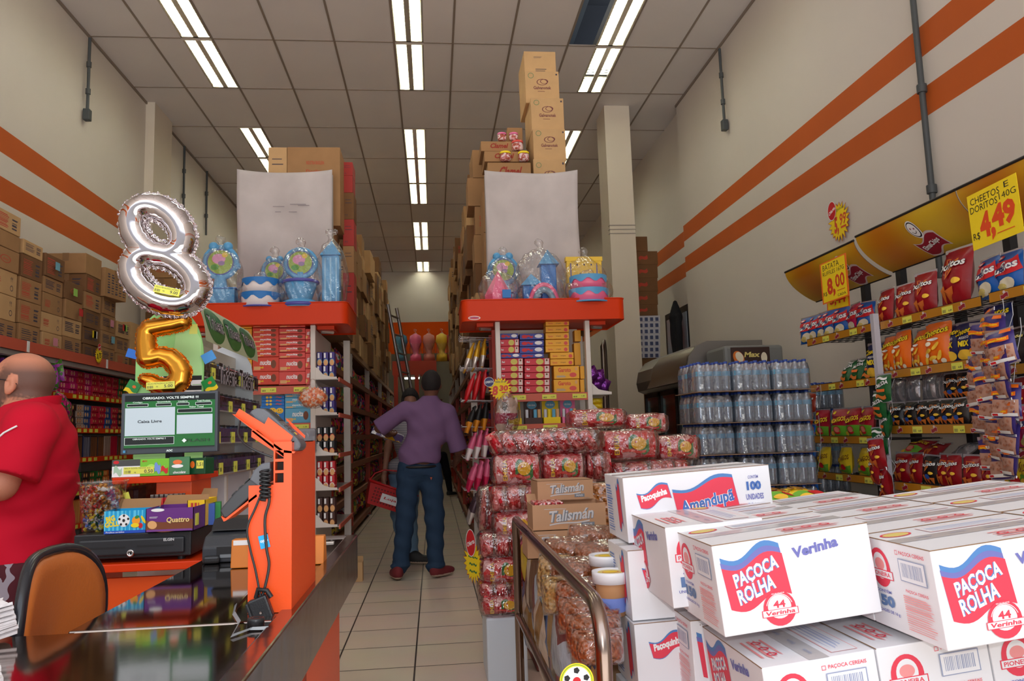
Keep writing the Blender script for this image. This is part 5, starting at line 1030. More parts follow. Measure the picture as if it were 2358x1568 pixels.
for li, z in enumerate(LV):
    cols_ = lvl_col[li]
    for k in range(20):
        y = 6.25+k*.165; cn = cols_[max(0, min(11, int((y-6.9)/.22)))]
        if li in (0, 1, 3) :
            for q in range(4 if li < 2 else 3): gum[cn][0].put((XL+D-.09+rnd.uniform(-.01, .01), y, z+.002+q*.0605), PI/2+rnd.uniform(-.03, .03), '%s sweet box on left wall shelving, %s shelf from top, %s up' % (cn, ORD[li], ORD[q]), '%s sweet boxes, left wall shelf %s' % (cn, ORD[li]))
        else: gum[cn][1].put((XL+D-.09, y, z+.002), PI/2+rnd.uniform(-.06, .06), 'tall %s sweet display on left wall shelving, %s shelf from top' % (cn, ORD[li]), '%s displays, left wall shelf %s' % (cn, ORD[li]), (1, 1, .92 if li in (2,) else 1))
burst(0, 0, .085, 0, [('3,', -.2, -.2, .6, .7, BLACK, .04), ('75', .35, .0, .6, .6, BLACK, .04)], (RED, 0, .95, .42), 'Oferta', 'yellow price burst with red disc on the left shelf edge', ((0, 1, 0), (0, 0, 1)), atX(228, 818, XL+D+.085))
MGB = pmat('magenta_bag', [(200, 20, 110), (230, 60, 150), (120, 20, 80), (60, 140, 60)], 40); GRB = pmat('green_bag', [(90, 160, 40), (60, 110, 30), (160, 60, 160)], 40)
for i, (x, y, m, nm) in enumerate(((135, 935, MGB, 'magenta'), (152, 950, MGB, 'magenta'), (128, 955, MGB, 'magenta'), (122, 880, GRB, 'green'), (130, 862, GRB, 'green'))):
    p = atX(x, y, XL+D+.06); tag(pillow(.2, .08, .2, m).build('sweet_bag', None, (p.x, p.y, p.z-.08), (0, .2, PI/2+.3*i)), '%s sweet bag hanging off the left shelving, %s of the cluster' % (nm, ['left', 'right', 'lowest', 'front', 'rear'][i]), 'bag', 'bags hanging off left shelving')

# ================================================================== checkout counter
ZK = .86
GLOS = mat('polished_dark_steel', (128, 114, 106), .06, 1); GLOS2 = mat('worn_dark_steel', (142, 124, 114), .08, 1, bump=.02, bscale=6)
OD = mat('orange_laminate', (226, 82, 24), .35)
t = thing('checkout_counter', 'L-shaped checkout counter with polished dark steel top and orange cabinet', 'counter', (-.5, 1.6, 0)); O = Vector((-.5, 1.6, 0))
def kb(a, b_, m, nm, bev=0): q = MB(); q.box(Vector(a)-O, Vector(b_)-O, m); return q.build(nm, t, bevel=bev)
kb((-.715, 1.645, ZK-.03), (-.325, 2.93, ZK), GLOS, 'right_top', .003); kb((-2.3, .7, ZK-.03), (-.325, 1.63, ZK), GLOS2, 'near_top', .003); kb((-.70, 1.63, ZK-.03), (-.40, 1.645, ZK-.002), CREAM, 'seam_strip')
q = MB(); WST = mat('dented_steel_band', (146, 134, 126), .16, 1, bump=.35, bscale=5); q.box((-.325-O.x, .7-O.y, ZK-.15), (-.285-O.x, 2.95-O.y, ZK+.006), WST); q.build('edge_band', t, bevel=.004)
kb((-.72, 2.93, ZK-.06), (-.325, 2.95, ZK+.006), STEEL, 'end_band'); kb((-.66, 2.78, ZK+.0005), (-.35, 2.80, ZK+.004), CREAM, 'far_strip')
kb((-.40, .9, .0), (-.312, 2.62, ZK-.1), OD, 'cabinet', .004); kb((-2.2, .8, 0), (-.9, .84, ZK-.03), OD, 'front_panel')
kb((-.311, 1.9, .02), (-.306, 1.93, .7), mat('orange_seam', (150, 50, 14), .5), 'panel_joint')
# orange desk with the till things
ZD = .845; a = atZ(97, 1300, ZD); b_ = atZ(430, 1300, ZD); YD = 2.58; DX0, DX1 = atY(97, 1300, YD).x, -.74
ZD = atY(300, 1298, YD).z
t = thing('till_desk', 'orange painted metal desk carrying the cash drawer', 'desk', (DX0, YD, 0)); O = Vector((DX0, YD, 0))
kb((DX0, YD, ZD-.025), (DX1+.02, YD+.52, ZD), ORANGE, 'desk_top', .003); kb((DX0+.01, YD+.03, 0), (DX0+.04, YD+.06, ZD-.025), ORANGE, 'leg'); kb((DX0+.01, YD+.46, 0), (DX0+.04, YD+.49, ZD-.025), ORANGE, 'leg'); kb((DX1-.03, YD+.03, 0), (DX1, YD+.06, ZD-.025), ORANGE, 'leg')
kb((DX0+.06, YD+.05, ZD-.3), (DX1-.03, YD+.07, ZD-.05), OD, 'front_panel'); kb((DX0+.01, YD+.02, ZD-.26), (DX0+.05, YD+.5, ZD-.03), OD, 'side_panel')
# cash drawer
YW = YD+.015; xa, xb = atY(165, 1260, YW).x, atY(437, 1260, YW).x; zt = atY(300, 1229, YW).z; BLK = mat('black_plastic_case', (30, 31, 34), .38, bump=.08, bscale=300); BLK2 = mat('black_plastic_front', (36, 37, 41), .45)
t = thing('cash_drawer', 'black cash drawer with keyhole on the orange desk', 'cash drawer', ((xa+xb)/2, YW, ZD+.001)); W = xb-xa; Hd = zt-ZD
q = MB(); q.cbox((-W/2, .012, .012), (W/2, .42, Hd), .004, BLK); q.build('case', t)
q = MB(); q.cbox((-W/2+.018, 0, .022), (W/2-.018, .02, Hd-.016), .006, BLK2); f = Face(q, (-W/2, -.0005, 0), (1, 0, 0), (0, 0, 1))
f.rect(W*.14, Hd*.5, W*.45, Hd*.56, BLACK).rect(W*.55, Hd*.52, W*.86, Hd*.58, BLACK).txt('ELGIN', W*.82, Hd*.74, W*.09, Hd*.1, mat('silver_print', (200, 200, 200), .4), .03); q.build('drawer_front', t)
q = MB(); q.lathe([(.011, 0), (.011, .006), (.007, .007), (.007, .004), (.001, .004)], mat('chrome', (220, 220, 222), .15, 1), 20, Matrix.Translation((0, -.001, Hd*.33)) @ Matrix.Rotation(PI/2, 4, 'X')); q.box((-.0012, -.009, Hd*.33-.004), (.0012, -.007, Hd*.33+.004), BLACK); q.build('keyhole', t)
for sx in (-1, 1): q = MB(); q.lathe([(.012, 0), (.012, .014)], BLACK, 10, Matrix.Translation((sx*(W/2-.04), .05, -.001))); q.build('foot', t)
ztop = zt+.001
def on_drawer(x0, x1, y0, y1, Y, d, m, deco, name, lab, cat='box', rot=0, openb=False):
    c = atY((x0+x1)/2, y1, Y); w_ = (x1-x0)/FL*Y; h = (y1-y0)/FL*Y; t = thing(name, lab, cat, (c.x, Y, ztop), rot); q = MB()
    q.box((-w_/2, 0, 0), (w_/2, .002, h), m); q.box((-w_/2, d-.002, 0), (w_/2, d, h), m); q.box((-w_/2, 0, 0), (-w_/2+.002, d, h), m); q.box((w_/2-.002, 0, 0), (w_/2, d, h), m); q.box((-w_/2, 0, 0), (w_/2, d, .002), m)
    if deco: deco(Face(q, (-w_/2, 0, 0), (1, 0, 0), (0, 0, 1)), w_, h)
    q.build('carton_body', t); q = MB(); q.add([(-w_/2, d, h), (w_/2, d, h), (w_/2, d+.012, h+.028), (-w_/2+.01, d+.012, h+.03)], [(0, 1, 2, 3)], CARD); q.build('rear_flap', t)
    return t, w_, h, d
def d_goll(F, w, h):
    F.bars(0, 0, w, h, mat('light_cyan_grid', (90, 200, 235), .5), 11, 3); F.rect(0, 0, w, h*.13, mat('royal_blue_print', (30, 80, 190), .5)); F.txt('BIG', w*.14, h*.66, w*.2, h*.26, YEL, .05, 0, .25).txt('GOLL', w*.17, h*.42, w*.3, h*.24, YEL, .05, 0, .12)
    F.ell(w*.43, h*.57, w*.13, h*.28, WHITE)
    for a in range(5): F.ell(w*.43+w*.1*math.cos(a*1.257+.3), h*.57+h*.21*math.sin(a*1.257+.3), w*.028, h*.06, BLACK, 6)
    F.ell(w*.43, h*.57, w*.035, h*.08, BLACK, 5); F.ell(w*.7, h*.55, w*.09, h*.19, mat('fruit_orange', (250, 160, 30), .5)).ell(w*.72, h*.7, w*.05, h*.07, GREEN, 12, .4).ell(w*.86, h*.58, w*.03, h*.2, YEL, 16, .5).ell(w*.8, h*.32, w*.05, h*.12, RED).ell(w*.68, h*.34, w*.09, h*.1, YEL); F.txt('Pirulitos sortidos', w*.25, h*.07, w*.4, h*.07, WHITE, .01)
def d_quat(F, w, h):
    F.wave(w*.5, h*.26, w*.98, h*.42, PK['choc'], .12, 14, 2.2); F.ell(w*.14, h*.32, w*.1, h*.17, PK['tan'], 14, -.3); F.rect(w*.03, h*.04, w*.97, h*.12, mat('violet_print', (120, 60, 140), .5)); F.txt('Quattro', w*.68, h*.47, w*.48, h*.26, mat('gold_shadow', (90, 50, 30), .5), .05, .12).txt('Quattro', w*.675, h*.49, w*.48, h*.26, mat('gold_print', (245, 215, 140), .4), .02, .12); F.ell(w*.25, h*.93, w*.14, h*.07, WHITE).bars(w*.08, h*.6, w*.28, h*.68, WHITE, 2, 1, False)
t, w_, h, d = on_drawer(245, 339, 1179, 1227, YW+.01, .1, mat('cyan_card', (20, 160, 215), .4), d_goll, 'lollipop_box', 'cyan BIG GOLL sweets box with football on the cash drawer', rot=.02)
t, w_, h, d = on_drawer(340, 440, 1176, 1227, YW-.005, .16, mat('purple_card', (104, 44, 128), .35), d_quat, 'chocolate_box', 'purple Quattro chocolate bar box at the drawer right front', rot=0)
q = MB(); q.box((w_/2, .02, h*.2), (w_/2+.002, .05, h*.7), TAG); q.build('price_label', t)
t, w_, h, d = on_drawer(432, 470, 1165, 1222, YW+.12, .14, mat('yellow_box', (244, 196, 30), .4), lambda F, w, h: F.bars(w*.2, h*.1, w*.8, h*.9, mat('yellow_box_red', (200, 60, 40), .5), 3, 2), 'sweet_box', 'yellow sweets box behind the purple chocolate box'); q = MB(); q.box((-.05, -.003, .0), (0, -.001, .04), TAG); q.build('price_label', t)
for i, (x, m, nm) in enumerate(((485, BLUE, 'blue'), (497, GREEN, 'green'), (478, YEL, 'lemon'))): p = atY(x, 1205, YW+.16+.03*i); tag(MB().box((-.012, 0, 0), (.012, .06, .07), m).build('sweet_packet', None, (p.x, YW+.16+.04*i, ztop), .2), 'small %s packet standing right of the yellow box on the drawer' % nm, 'packet')
# sweet tub full of wrapped sweets
p = atY(222, 1228, YW+.08); hh = (1228-1120)/FL*(YW+.08); rb, rt = .085*.95, .1; t = thing('sweet_tub', 'clear plastic tub full of wrapped sweets on the cash drawer', 'tub', (p.x+.0, YW+.12, ztop))
rb = 38/FL*2.7*1.0; rt = 49/FL*2.7
q = MB(); q.lathe([(.001, .002), (rb, .002), (rt*.97, hh*.96), (rt*1.04, hh*.96), (rt*1.05, hh), (rt*.97, hh)], FILM, 28); q.build('tub_wall', t)
SWC = [mat('sweet_gold', (190, 130, 60), .3, .2), mat('sweet_white', (226, 220, 215), .35), mat('sweet_red', (190, 60, 50), .35), mat('sweet_green', (40, 90, 60), .35), mat('sweet_blue', (90, 120, 190), .35), mat('sweet_yellow', (226, 200, 60), .35)]
cand = []
for i, m in enumerate(SWC):
    mb = MB(); mb.tube([(-.016, 0, 0), (-.009, 0, 0), (-.007, 0, 0), (.007, 0, 0), (.009, 0, 0), (.016, 0, 0)], [.008, .003, .0065, .0065, .003, .008], m, 6, caps=False); f_ = mb
    mb.tube([(-.003, 0, 0), (.003, 0, 0)], .0069, SWC[1], 6, caps=False); o = mb.build('wrapped_sweet'); cand.append(Proto(tag(o, 'x', 'sweet')))
rr = random.Random(3)
for k in range(150):
    z = .012+(hh*.8)*(k/150); lim = rb+(rt-rb)*z/hh-.016; a = rr.uniform(PI*1.0, PI*2.0) if k % 3 else rr.uniform(0, 2*PI); r_ = lim*math.sqrt(rr.uniform(.55, 1))
    ci = rr.choice([0, 0, 0, 1, 2, 2] if z > hh*.45 else [3, 3, 4, 5, 1, 0]); cn = ['gold', 'white', 'red', 'green', 'blue', 'yellow'][ci]
    cand[ci].put((p.x+r_*math.cos(a), YW+.12+r_*math.sin(a), ztop+z), (rr.uniform(-.6, .6), rr.uniform(-1, 1), rr.uniform(0, 6)), '%s wrapped sweet among many in the clear tub' % cn, cn+' sweets in the tub')
# second tub, cream cup, lighters, brown corner flap
p = atY(318, 1200, YW+.3); t = thing('sweet_tub', 'half empty clear tub behind the cyan sweets box', 'tub', (p.x, YW+.3, ztop)); q = MB(); q.lathe([(.001, .002), (.06, .002), (.075, .16), (.079, .16), (.079, .165)], FILM, 24); q.build('tub_wall', t); q = MB(); q.lathe([(.001, .004), (.055, .004), (.06, .04), (.03, .055), (.001, .05)], pmat('red_sweets', [(170, 30, 60), (200, 120, 130), (90, 30, 40)], 60), 16); q.build('sweets', t)
p = atY(328, 1168, YW+.14); t = thing('note_cup', 'cream paper cup behind the cyan sweets box', 'cup', (p.x, YW+.15, ztop)); q = MB(); q.lathe([(.001, .0), (.02, .0), (.024, .085), (.022, .085), (.018, .01)], mat('cream_paper', (232, 222, 170), .7), 16); q.build('cup', t); q = MB(); q.box((-.03, .0, .08), (-.012, .002, .13), TAG, Matrix.Rotation(-.3, 4, 'Y')); q.build('price_slip', t)
LT = [Proto(tag(MB().cbox((-.006, -.004, 0), (.006, .004, .055), .001, m).box((-.005, -.0035, .055), (.005, .0035, .066), STEEL).build('lighter'), 'x', 'lighter')) for m in (BLUE, RED, mat('clear_red_plastic', (214, 60, 60), .2))]
for r_ in range(3):
    for k in range(6): nm = ['blue', 'red', 'pale red'][0 if k == 0 else (1 if (k+r_) % 2 else 2)]; LT[['blue', 'red', 'pale red'].index(nm)].put((atY(350, 1170, YW+.18).x+k*.0155+r_*.008, YW+.18+r_*.014, ztop+.04), 0, '%s pocket lighter, row %s of the lighter tray' % (nm, ORD[r_]), nm+' lighters in the tray')
p0 = atY(350, 1170, YW+.18); tag(MB().box((-.01, -.01, 0), (.105, .045, .04), CARD).build('lighter_tray', None, (p0.x, YW+.18, ztop)), 'card tray holding pocket lighters on the drawer', 'tray')
# receipt printer
c = atZ(515, 1288, ZK); YP = 2.45; xL_, xR_ = atY(465, 1250, YP).x, atY(572, 1250, YP).x; W = xR_-xL_; zt_ = atY(515, 1198, YP+.05).z; H = zt_-ZK
PRT = mat('charcoal_printer_plastic', (52, 56, 62), .4, bump=.05, bscale=300)
t = thing('receipt_printer', 'charcoal receipt printer on the counter beside the cash drawer', 'printer', ((xL_+xR_)/2, YP, ZK+.001))
q = MB(); M_ = Matrix.Rotation(PI/2, 4, 'Z') @ Matrix.Rotation(PI/2, 4, 'X')
q.prism([(0, .0), (.0, .045), (.03, H*.62), (.12, H*.75), (.2, H*.75), (.2, 0)], -W/2, W/2, PRT, Matrix.Translation((0, 0, 0)) @ M_); q.build('case', t, bevel=.005)
q = MB(); q.prism([(.06, H*.72), (.1, H), (.2, H), (.2, H*.7)], -W/2+.008, W/2-.008, BLK, M_); q.build('paper_cover', t, bevel=.004)
q = MB(); q.box((-W*.18, -.003, H*.12), (W*.28, .002, H*.38), BLACK); q.box((-W*.1, -.006, H*.12), (W*.22, -.002, H*.2), mat('grey_slot', (120, 126, 130), .4)); q.build('slot', t)
q = MB(); q.box((W*.42, -.0015, .01), (W*.49, 0, .05), WHITE); q.build('side_label', t)
# desk phone handset (calculator-like black device) and card holder
p = atZ(481, 1302, ZK); t = thing('pocket_terminal', 'small black keypad device lying between drawer and printer', 'device', (p.x, p.y+.02, ZK+.001), .05)
q = MB(); q.cbox((-.024, 0, 0), (.024, .11, .022), .007, BLK); q.build('case', t)
for r_ in range(3):
    for k in range(3): q = MB(); q.cbox((-.019+k*.013, .035+r_*.022, .02), (-.008+k*.013, .05+r_*.022, .027), .002, mat('grey_key', (74, 76, 80), .4)); q.build('key', t)
WO = mat('orange_varnished_wood', (222, 128, 40), .35, var=.1, vscale=14)
p = atZ(640, 1305, ZK); YO = p.y; x0_, x1_ = atY(530, 1300, YO).x, atY(745, 1300, YO).x
t = thing('card_holder', 'orange wooden block holder standing behind the orange card machine stand', 'holder', ((x0_+x1_)/2, YO, ZK+.001)); W = x1_-x0_; H = 60/FL*YO
q = MB(); q.prism([(0, 0), (.012, H), (.05, H), (.07, H*.1), (.07, 0)], -W/2, W/2, WO, M_); q.build('block', t, bevel=.003)
q = MB(); q.box((-W/2+.006, .0085, H*.8), (-W/2+.055, .0115, H*.97), WHITE); q.build('torn_label', t)

# orange stand with card machine and pin pad
A = atZ(570, 1415, ZK); Bq = atZ(664, 1415, ZK); YS = A.y; W = .089; x0 = A.x; H = .352
t = thing('card_machine_stand', 'tall orange metal stand for card machines on the counter front', 'stand', (x0, YS, ZK+.001)); Dp = .33
ob = mat('bright_orange_metal', (228, 76, 14), .35, bump=.02, bscale=200)
HL = H-.09; XA_ = W*.575; q = MB(); q.box((0, 0, 0), (W, .002, HL), ob); q.box((XA_, 0, HL), (W*.61, .002, H), ob); q.box((W*.81, 0, HL), (W, .002, H), ob)
for z0_, z1_ in ((HL, H-.086), (H-.066, H-.060), (H-.042, H-.036), (H-.018, H)): q.box((W*.61, 0, z0_), (W*.81, .002, z1_), ob)
q.box((W-.002, .002, 0), (W, Dp, H), ob); q.box((0, .002, 0), (.002, Dp, HL), ob); q.box((XA_, .002, HL), (XA_+.002, Dp, H), ob); q.box((0, .002, HL-.002), (XA_, Dp, HL), ob); q.box((XA_, .002, H-.002), (W, Dp*.9, H), ob); q.box((0, Dp-.002, 0), (W, Dp, HL), ob)
f = Face(q, (0, 0, 0), (1, 0, 0), (0, 0, 1)); f.ring(W*.43, H*.47, .005, .0056, mat('orange_edge', (190, 60, 14), .5), 4, PI/4, PI/4+2*PI); f.ell(W*.43, H*.455, .002, .003, BLACK)
q.box((W*.6, .03, HL), (W*.82, .033, H-.005), mat('dark_inside', (40, 22, 18), .8)); q.build('body', t)
q = MB(); f = Face(q, (W*.3, -.003, H*.37), Vector((.97, 0, .22)).normalized(), Vector((-.22, 0, .97)).normalized()); f.rect(0, 0, .02, .027, mat('cyan_sticker', (20, 160, 215), .4)).txt('cielo', .01, .014, .016, .007, WHITE, .02, 0, PI); q.build('cyan_tag', t)
def P3(x, y, Y): return atY(x, y, Y)-Vector((x0, YS, ZK+.001))
def slab(c0, c1, wy0, wy1, th, m, nm, par, bev=.002):
    """plate from point c0 to c1 in the picture plane direction, running wy0..wy1 in depth"""
    d_ = (c1-c0); d_.y = 0; L = d_.length; X = d_.normalized(); N = Vector((-X.z, 0, X.x)); q = MB(); V = []
    for s_, n_ in ((0, 0), (L, 0), (L, th), (0, th)): V += [c0+X*s_+N*n_+Vector((0, wy0, 0)), c0+X*s_+N*n_+Vector((0, wy1, 0))]
    q.add(V, [(0, 2, 4, 6), (1, 7, 5, 3), (0, 1, 3, 2), (2, 3, 5, 4), (4, 5, 7, 6), (6, 7, 1, 0)], m); return q.build(nm, par, bevel=bev)
def pplate(px, y0, y1, m, nm, par, bev=.001):
    """side profile taken in the picture plane at the stand, given depth"""
    Q = [P3(x, y, YS) for x, y in px]; n_ = len(Q); V = [q_+Vector((0, y0, 0)) for q_ in Q]+[q_+Vector((0, y1, 0)) for q_ in Q]; q = MB()
    q.add(V, [tuple(range(n_)), tuple(range(2*n_-1, n_-1, -1))]+[(i, n_+i, n_+(i+1) % n_, (i+1) % n_) for i in range(n_)], m); return q.build(nm, par, bevel=bev)
pplate([(537, 955), (546, 940), (565, 952), (605, 976.5), (613.5, 960), (671, 1004.6), (657, 1034), (652, 1036)], .018, .021, ob, 'upper_bracket', t, 0)
pplate([(534, 953), (652, 1036), (680, 1040), (677, 1044), (650, 1042)], .0, .115, ob, 'bracket_tray', t, 0)
pplate([(634, 960), (641, 963), (683, 1003), (682, 1010), (653, 985)], .113, .116, ob, 'bracket_cheek', t, 0)
pplate([(576, 1006), (577, 990), (590, 989), (664, 1048), (666, 1053), (655, 1056)], .01, .014, ob, 'lower_bracket', t, 0)
pplate([(576, 992), (590, 990), (664, 1050), (655, 1055)], .01, .12, ob, 'lower_tray', t, 0)
pplate([(509, 1189), (515, 1201), (520, 1199), (592, 1143), (590, 1138), (519, 1194)], .0, .08, ob, 'pad_shelf', t, 0)
GD = mat('dark_grey_device', (84, 86, 92), .35, bump=.05, bscale=300); GDD = mat('charcoal_device', (48, 49, 53), .4)
t2 = thing('card_machine', 'dark grey card payment machine resting in the orange upper bracket', 'card machine', (x0, YS, ZK+.001))
pplate([(566, 950), (572, 944), (584, 938), (600, 940), (612, 948), (643, 977), (665, 996), (680, 1010), (688, 1024), (685, 1034), (678, 1040), (664, 1038), (640, 1022), (600, 990)], .028, .108, GD, 'case', t2, .006)
pplate([(588, 938), (602, 938.5), (612, 946), (634, 966), (632, 969)], .045, .095, BLACK, 'screen', t2, 0)
for r_ in range(4):
    for k in range(3): x_, y_ = 642+r_*8, 974+r_*7.3; pplate([(x_, y_-1), (x_+5, y_+3.5), (x_+4, y_+6), (x_-1, y_+2)], .042+k*.018, .054+k*.018, [mat('grey_key', (0, 0, 0)), mat('yellow_key', (210, 190, 60), .4), RED][0 if r_ < 3 else k], 'key', t2, 0)
t2 = thing('pin_pad', 'charcoal pin pad hanging on the left side of the orange stand', 'pin pad', (x0, YS, ZK+.001))
pplate([(505, 1177), (511, 1167), (542, 1132), (574, 1104), (600, 1100), (612, 1108), (607, 1114), (523, 1193), (514, 1193)], .003, .078, GDD, 'case', t2, .003)
pplate([(574, 1105), (584, 1083), (601, 1068), (622, 1063), (622, 1106), (607, 1114), (596, 1122)], .0, .084, GD, 'head', t2, .003)
for k in range(3): x_, y_ = 528+k*15, 1144-k*14.5; pplate([(x_, y_), (x_+3, y_-6), (x_+11, y_-13), (x_+13, y_-12)], .015, .066, BLK, 'key_row', t2, 0)
t2 = thing('coiled_cable', 'coiled black cable looped over the orange stand front', 'cable', (x0, YS, ZK+.001)); cc = P3(614, 1112, YS); pts = []
for k in range(90): a = k*.55; pts.append(cc+Vector((.010*math.cos(a), -.014+.006*math.sin(a), .028-.0007*k)))
q = MB(); q.tube(pts, .0028, BLACK, 6); q.build('coil', t2)
def cab(P, r, nm, par): 
    pts = [P3(x, y, YS)+Vector((0, dy, 0)) for x, y, dy in P]; o = []
    for i in range(len(pts)-1):
        p0, p1, p2, p3 = pts[max(i-1, 0)], pts[i], pts[i+1], pts[min(i+2, len(pts)-1)]
        for k in range(5): u = k/5; o.append(.5*((2*p1)+(p2-p0)*u+(2*p0-5*p1+4*p2-p3)*u*u+(3*p1-p0-3*p2+p3)*u**3))
    q = MB(); q.tube(o+[pts[-1]], r, mat('black_cable', (40, 40, 42), .4), 6); return q.build(nm, par)
cab([(608, 1128, -.012), (590, 1170, -.01), (572, 1215, -.01), (578, 1262, -.008), (590, 1310, -.008), (602, 1370, -.01)], .0026, 'cord', t2)
cab([(622, 1125, -.012), (622, 1155, -.01), (612, 1195, -.008), (615, 1260, -.006), (621, 1300, -.006), (612, 1350, -.008), (604, 1375, -.01)], .0032, 'cord', t2)
cab([(540, 968, .05), (538, 995, .04), (552, 1015, .02), (575, 1030, .0), (600, 1042, -.004), (628, 1052, -.004)], .0026, 'cord', t2)
t2 = thing('power_adapter', 'black power adapter hanging against the foot of the orange stand', 'adapter', P3(605, 1405, YS)+Vector((x0, YS-.026, ZK+.001)), (0, -.35, 0))
q = MB(); q.cbox((-.018, 0, -.026), (.022, .022, .03), .004, BLK); q.cbox((-.024, .004, -.022), (-.018, .018, .026), .002, BLK2); q.lathe([(.0001, 0), (.003, .001), (.003, .002)], STEEL, 10, Matrix.Translation((.002, -.001, .0)) @ Matrix.Rotation(PI/2, 4, 'X')); q.build('case', t2)
q = MB(); q.tube([(.0, .01, .03), (.01, .008, .045), (.026, .008, .036), (.03, .006, .02)], .005, BLACK, 8); q.build('cord_loop', t2)
p = atZ(589, 1443, ZK); q = MB(); q.lathe([(.001, .014), (.006, .014), (.007, .016), (.015, .016), (.016, .013), (.016, .0), (.001, 0)], BLK, 24); tag(q.build('cable_grommet', None, (p.x, p.y, ZK+.001)), 'round black cable grommet on the counter beneath the adapter', 'grommet')
mb = MB(); pts = [atZ(x, y, ZK+.002) for x, y in ((572, 1362), (540, 1395), (535, 1415), (548, 1437), (530, 1468), (575, 1452), (612, 1450))]
V = []; F = []
for i, p in enumerate(pts): V += [p+Vector((0, 0, .001*(i % 2))), p+Vector((.004, .006, .005))]
mb.add(V, [(2*i, 2*i+2, 2*i+3, 2*i+1) for i in range(len(pts)-1)], mat('clear_tape', (150, 156, 160), .2)); tag(mb.build('tape_strip'), 'crumpled strip of clear tape on the counter left of the stand', 'tape')

# chair back showing over the counter edge
LEA = mat('orange_brown_leather', (190, 106, 46), .42, bump=.12, bscale=160); RIM = mat('black_chair_shell', (34, 36, 42), .22)
xa_, ya_ = -.855, 1.70; p = atY(200, 1277, 1.9); ctop = p.z
t = thing('office_chair', 'swivel chair with orange-brown leather back and black rim behind the counter', 'chair', (-.83, 1.93, 0)); O = Vector((-.83, 1.93, 0))
def outl(k, s_=1): # rounded back outline, u along width, v height
    a = 2*PI*k/48; c_, s2 = math.cos(a), math.sin(a); n_ = 3.4 if s2 > 0 else 3; return (abs(c_)**(2/n_)*(1 if c_ > 0 else -1)*.205*s_*(1-.12*(s2 > 0)*s2**2), abs(s2)**(2/n_)*(1 if s2 > 0 else -1)*.225*s_)
XA = Vector((-.03, 0, 0)); zc_ = ctop-.225
def bk(u, v, d_): bend = .05*(1-(u/.205)**2); return Vector((-.02-bend+d_+.02*v/.22, u, zc_+v))
q = MB(); V = []; F = []; rings = [(.0, .018), (.5, .02), (.85, .02), (.97, .012), (1.0, 0.0), (1.0, -.012)]
for s_, d_ in rings: V += [bk(*outl(k, max(s_, .001)), d_) for k in range(48)]
for i in range(len(rings)-1):
    for k in range(48): F.append((i*48+k, i*48+(k+1) % 48, (i+1)*48+(k+1) % 48, (i+1)*48+k))
q.add(V, F, LEA, True); q.build('back_cushion', t)
q = MB(); q.tube([bk(*outl(k, 1.03), -.006) for k in range(48)], .013, RIM, 8, closed=True)
V = []; rings = [(0.001, -.03), (.7, -.028), (1.03, -.012)]; F = []
for s_, d_ in rings: V += [bk(*outl(k, s_), d_) for k in range(48)]
for i in range(2):
    for k in range(48): F.append((i*48+k, (i+1)*48+k, (i+1)*48+(k+1) % 48, i*48+(k+1) % 48))
q.add(V, F, RIM, True); q.build('back_shell', t)
q = MB(); q.cbox((.02, -.22, .42), (.42, .22, .49), .03, LEA); q.build('seat', t); q = MB(); q.cbox((.02, -.22, .395), (.42, .22, .42), .01, RIM); q.build('seat_shell', t)
q = MB(); q.tube([(-.03, 0, zc_-.1), (-.03, 0, .44), (.1, 0, .39)], .02, RIM); q.build('back_bar', t); q = MB(); q.tube([(.2, 0, .06), (.2, 0, .4)], .028, RIM, 10); q.build('column', t)
for k in range(5): a = 2*PI*k/5+.3; q = MB(); q.tube([(.2, 0, .09), (.2+.26*math.cos(a), .26*math.sin(a), .06)], [.025, .015], RIM); q.ball((.2+.26*math.cos(a), .26*math.sin(a), .03), .028, BLACK); q.build('leg', t)
# bundles of thin white carrier bags at the lower left corner
BAGM = mat('white_plastic_bag', (226, 222, 224), .35, bump=.8, bscale=30)
def bagstack(px, n_, lab, sd):
    r_ = random.Random(sd); p = atZ(*px, ZK); t = thing('carrier_bag_bundle', lab, 'bags', (p.x-.13, p.y-.05, ZK+.001))
    for k in range(n_):
        q = MB(); V = []; N_ = 16
        for i in range(N_+1):
            u = i/N_; e = .0035*(i % 2)+r_.uniform(-.002, .002); V += [Vector((-.1, -.08+.2*u, .007*k)), Vector((.125+e-.0*k, -.08+.2*u, .002+.0068*k+.004*math.sin(u*20+k)))]
        q.add(V, [(2*i, 2*i+1, 2*i+3, 2*i+2) for i in range(N_)], BAGM); o = q.build('folded_bag', t, (0, 0, 0), (0, -.12+.0*k, .9-.02*k)); m_ = o.modifiers.new('th', 'SOLIDIFY'); m_.thickness = .005
bagstack((30, 1475), 9, 'bundle of crinkled white carrier bags on the counter, further one', 1); bagstack((-10, 1590), 7, 'bundle of crinkled white carrier bags on the counter, nearer one', 2)
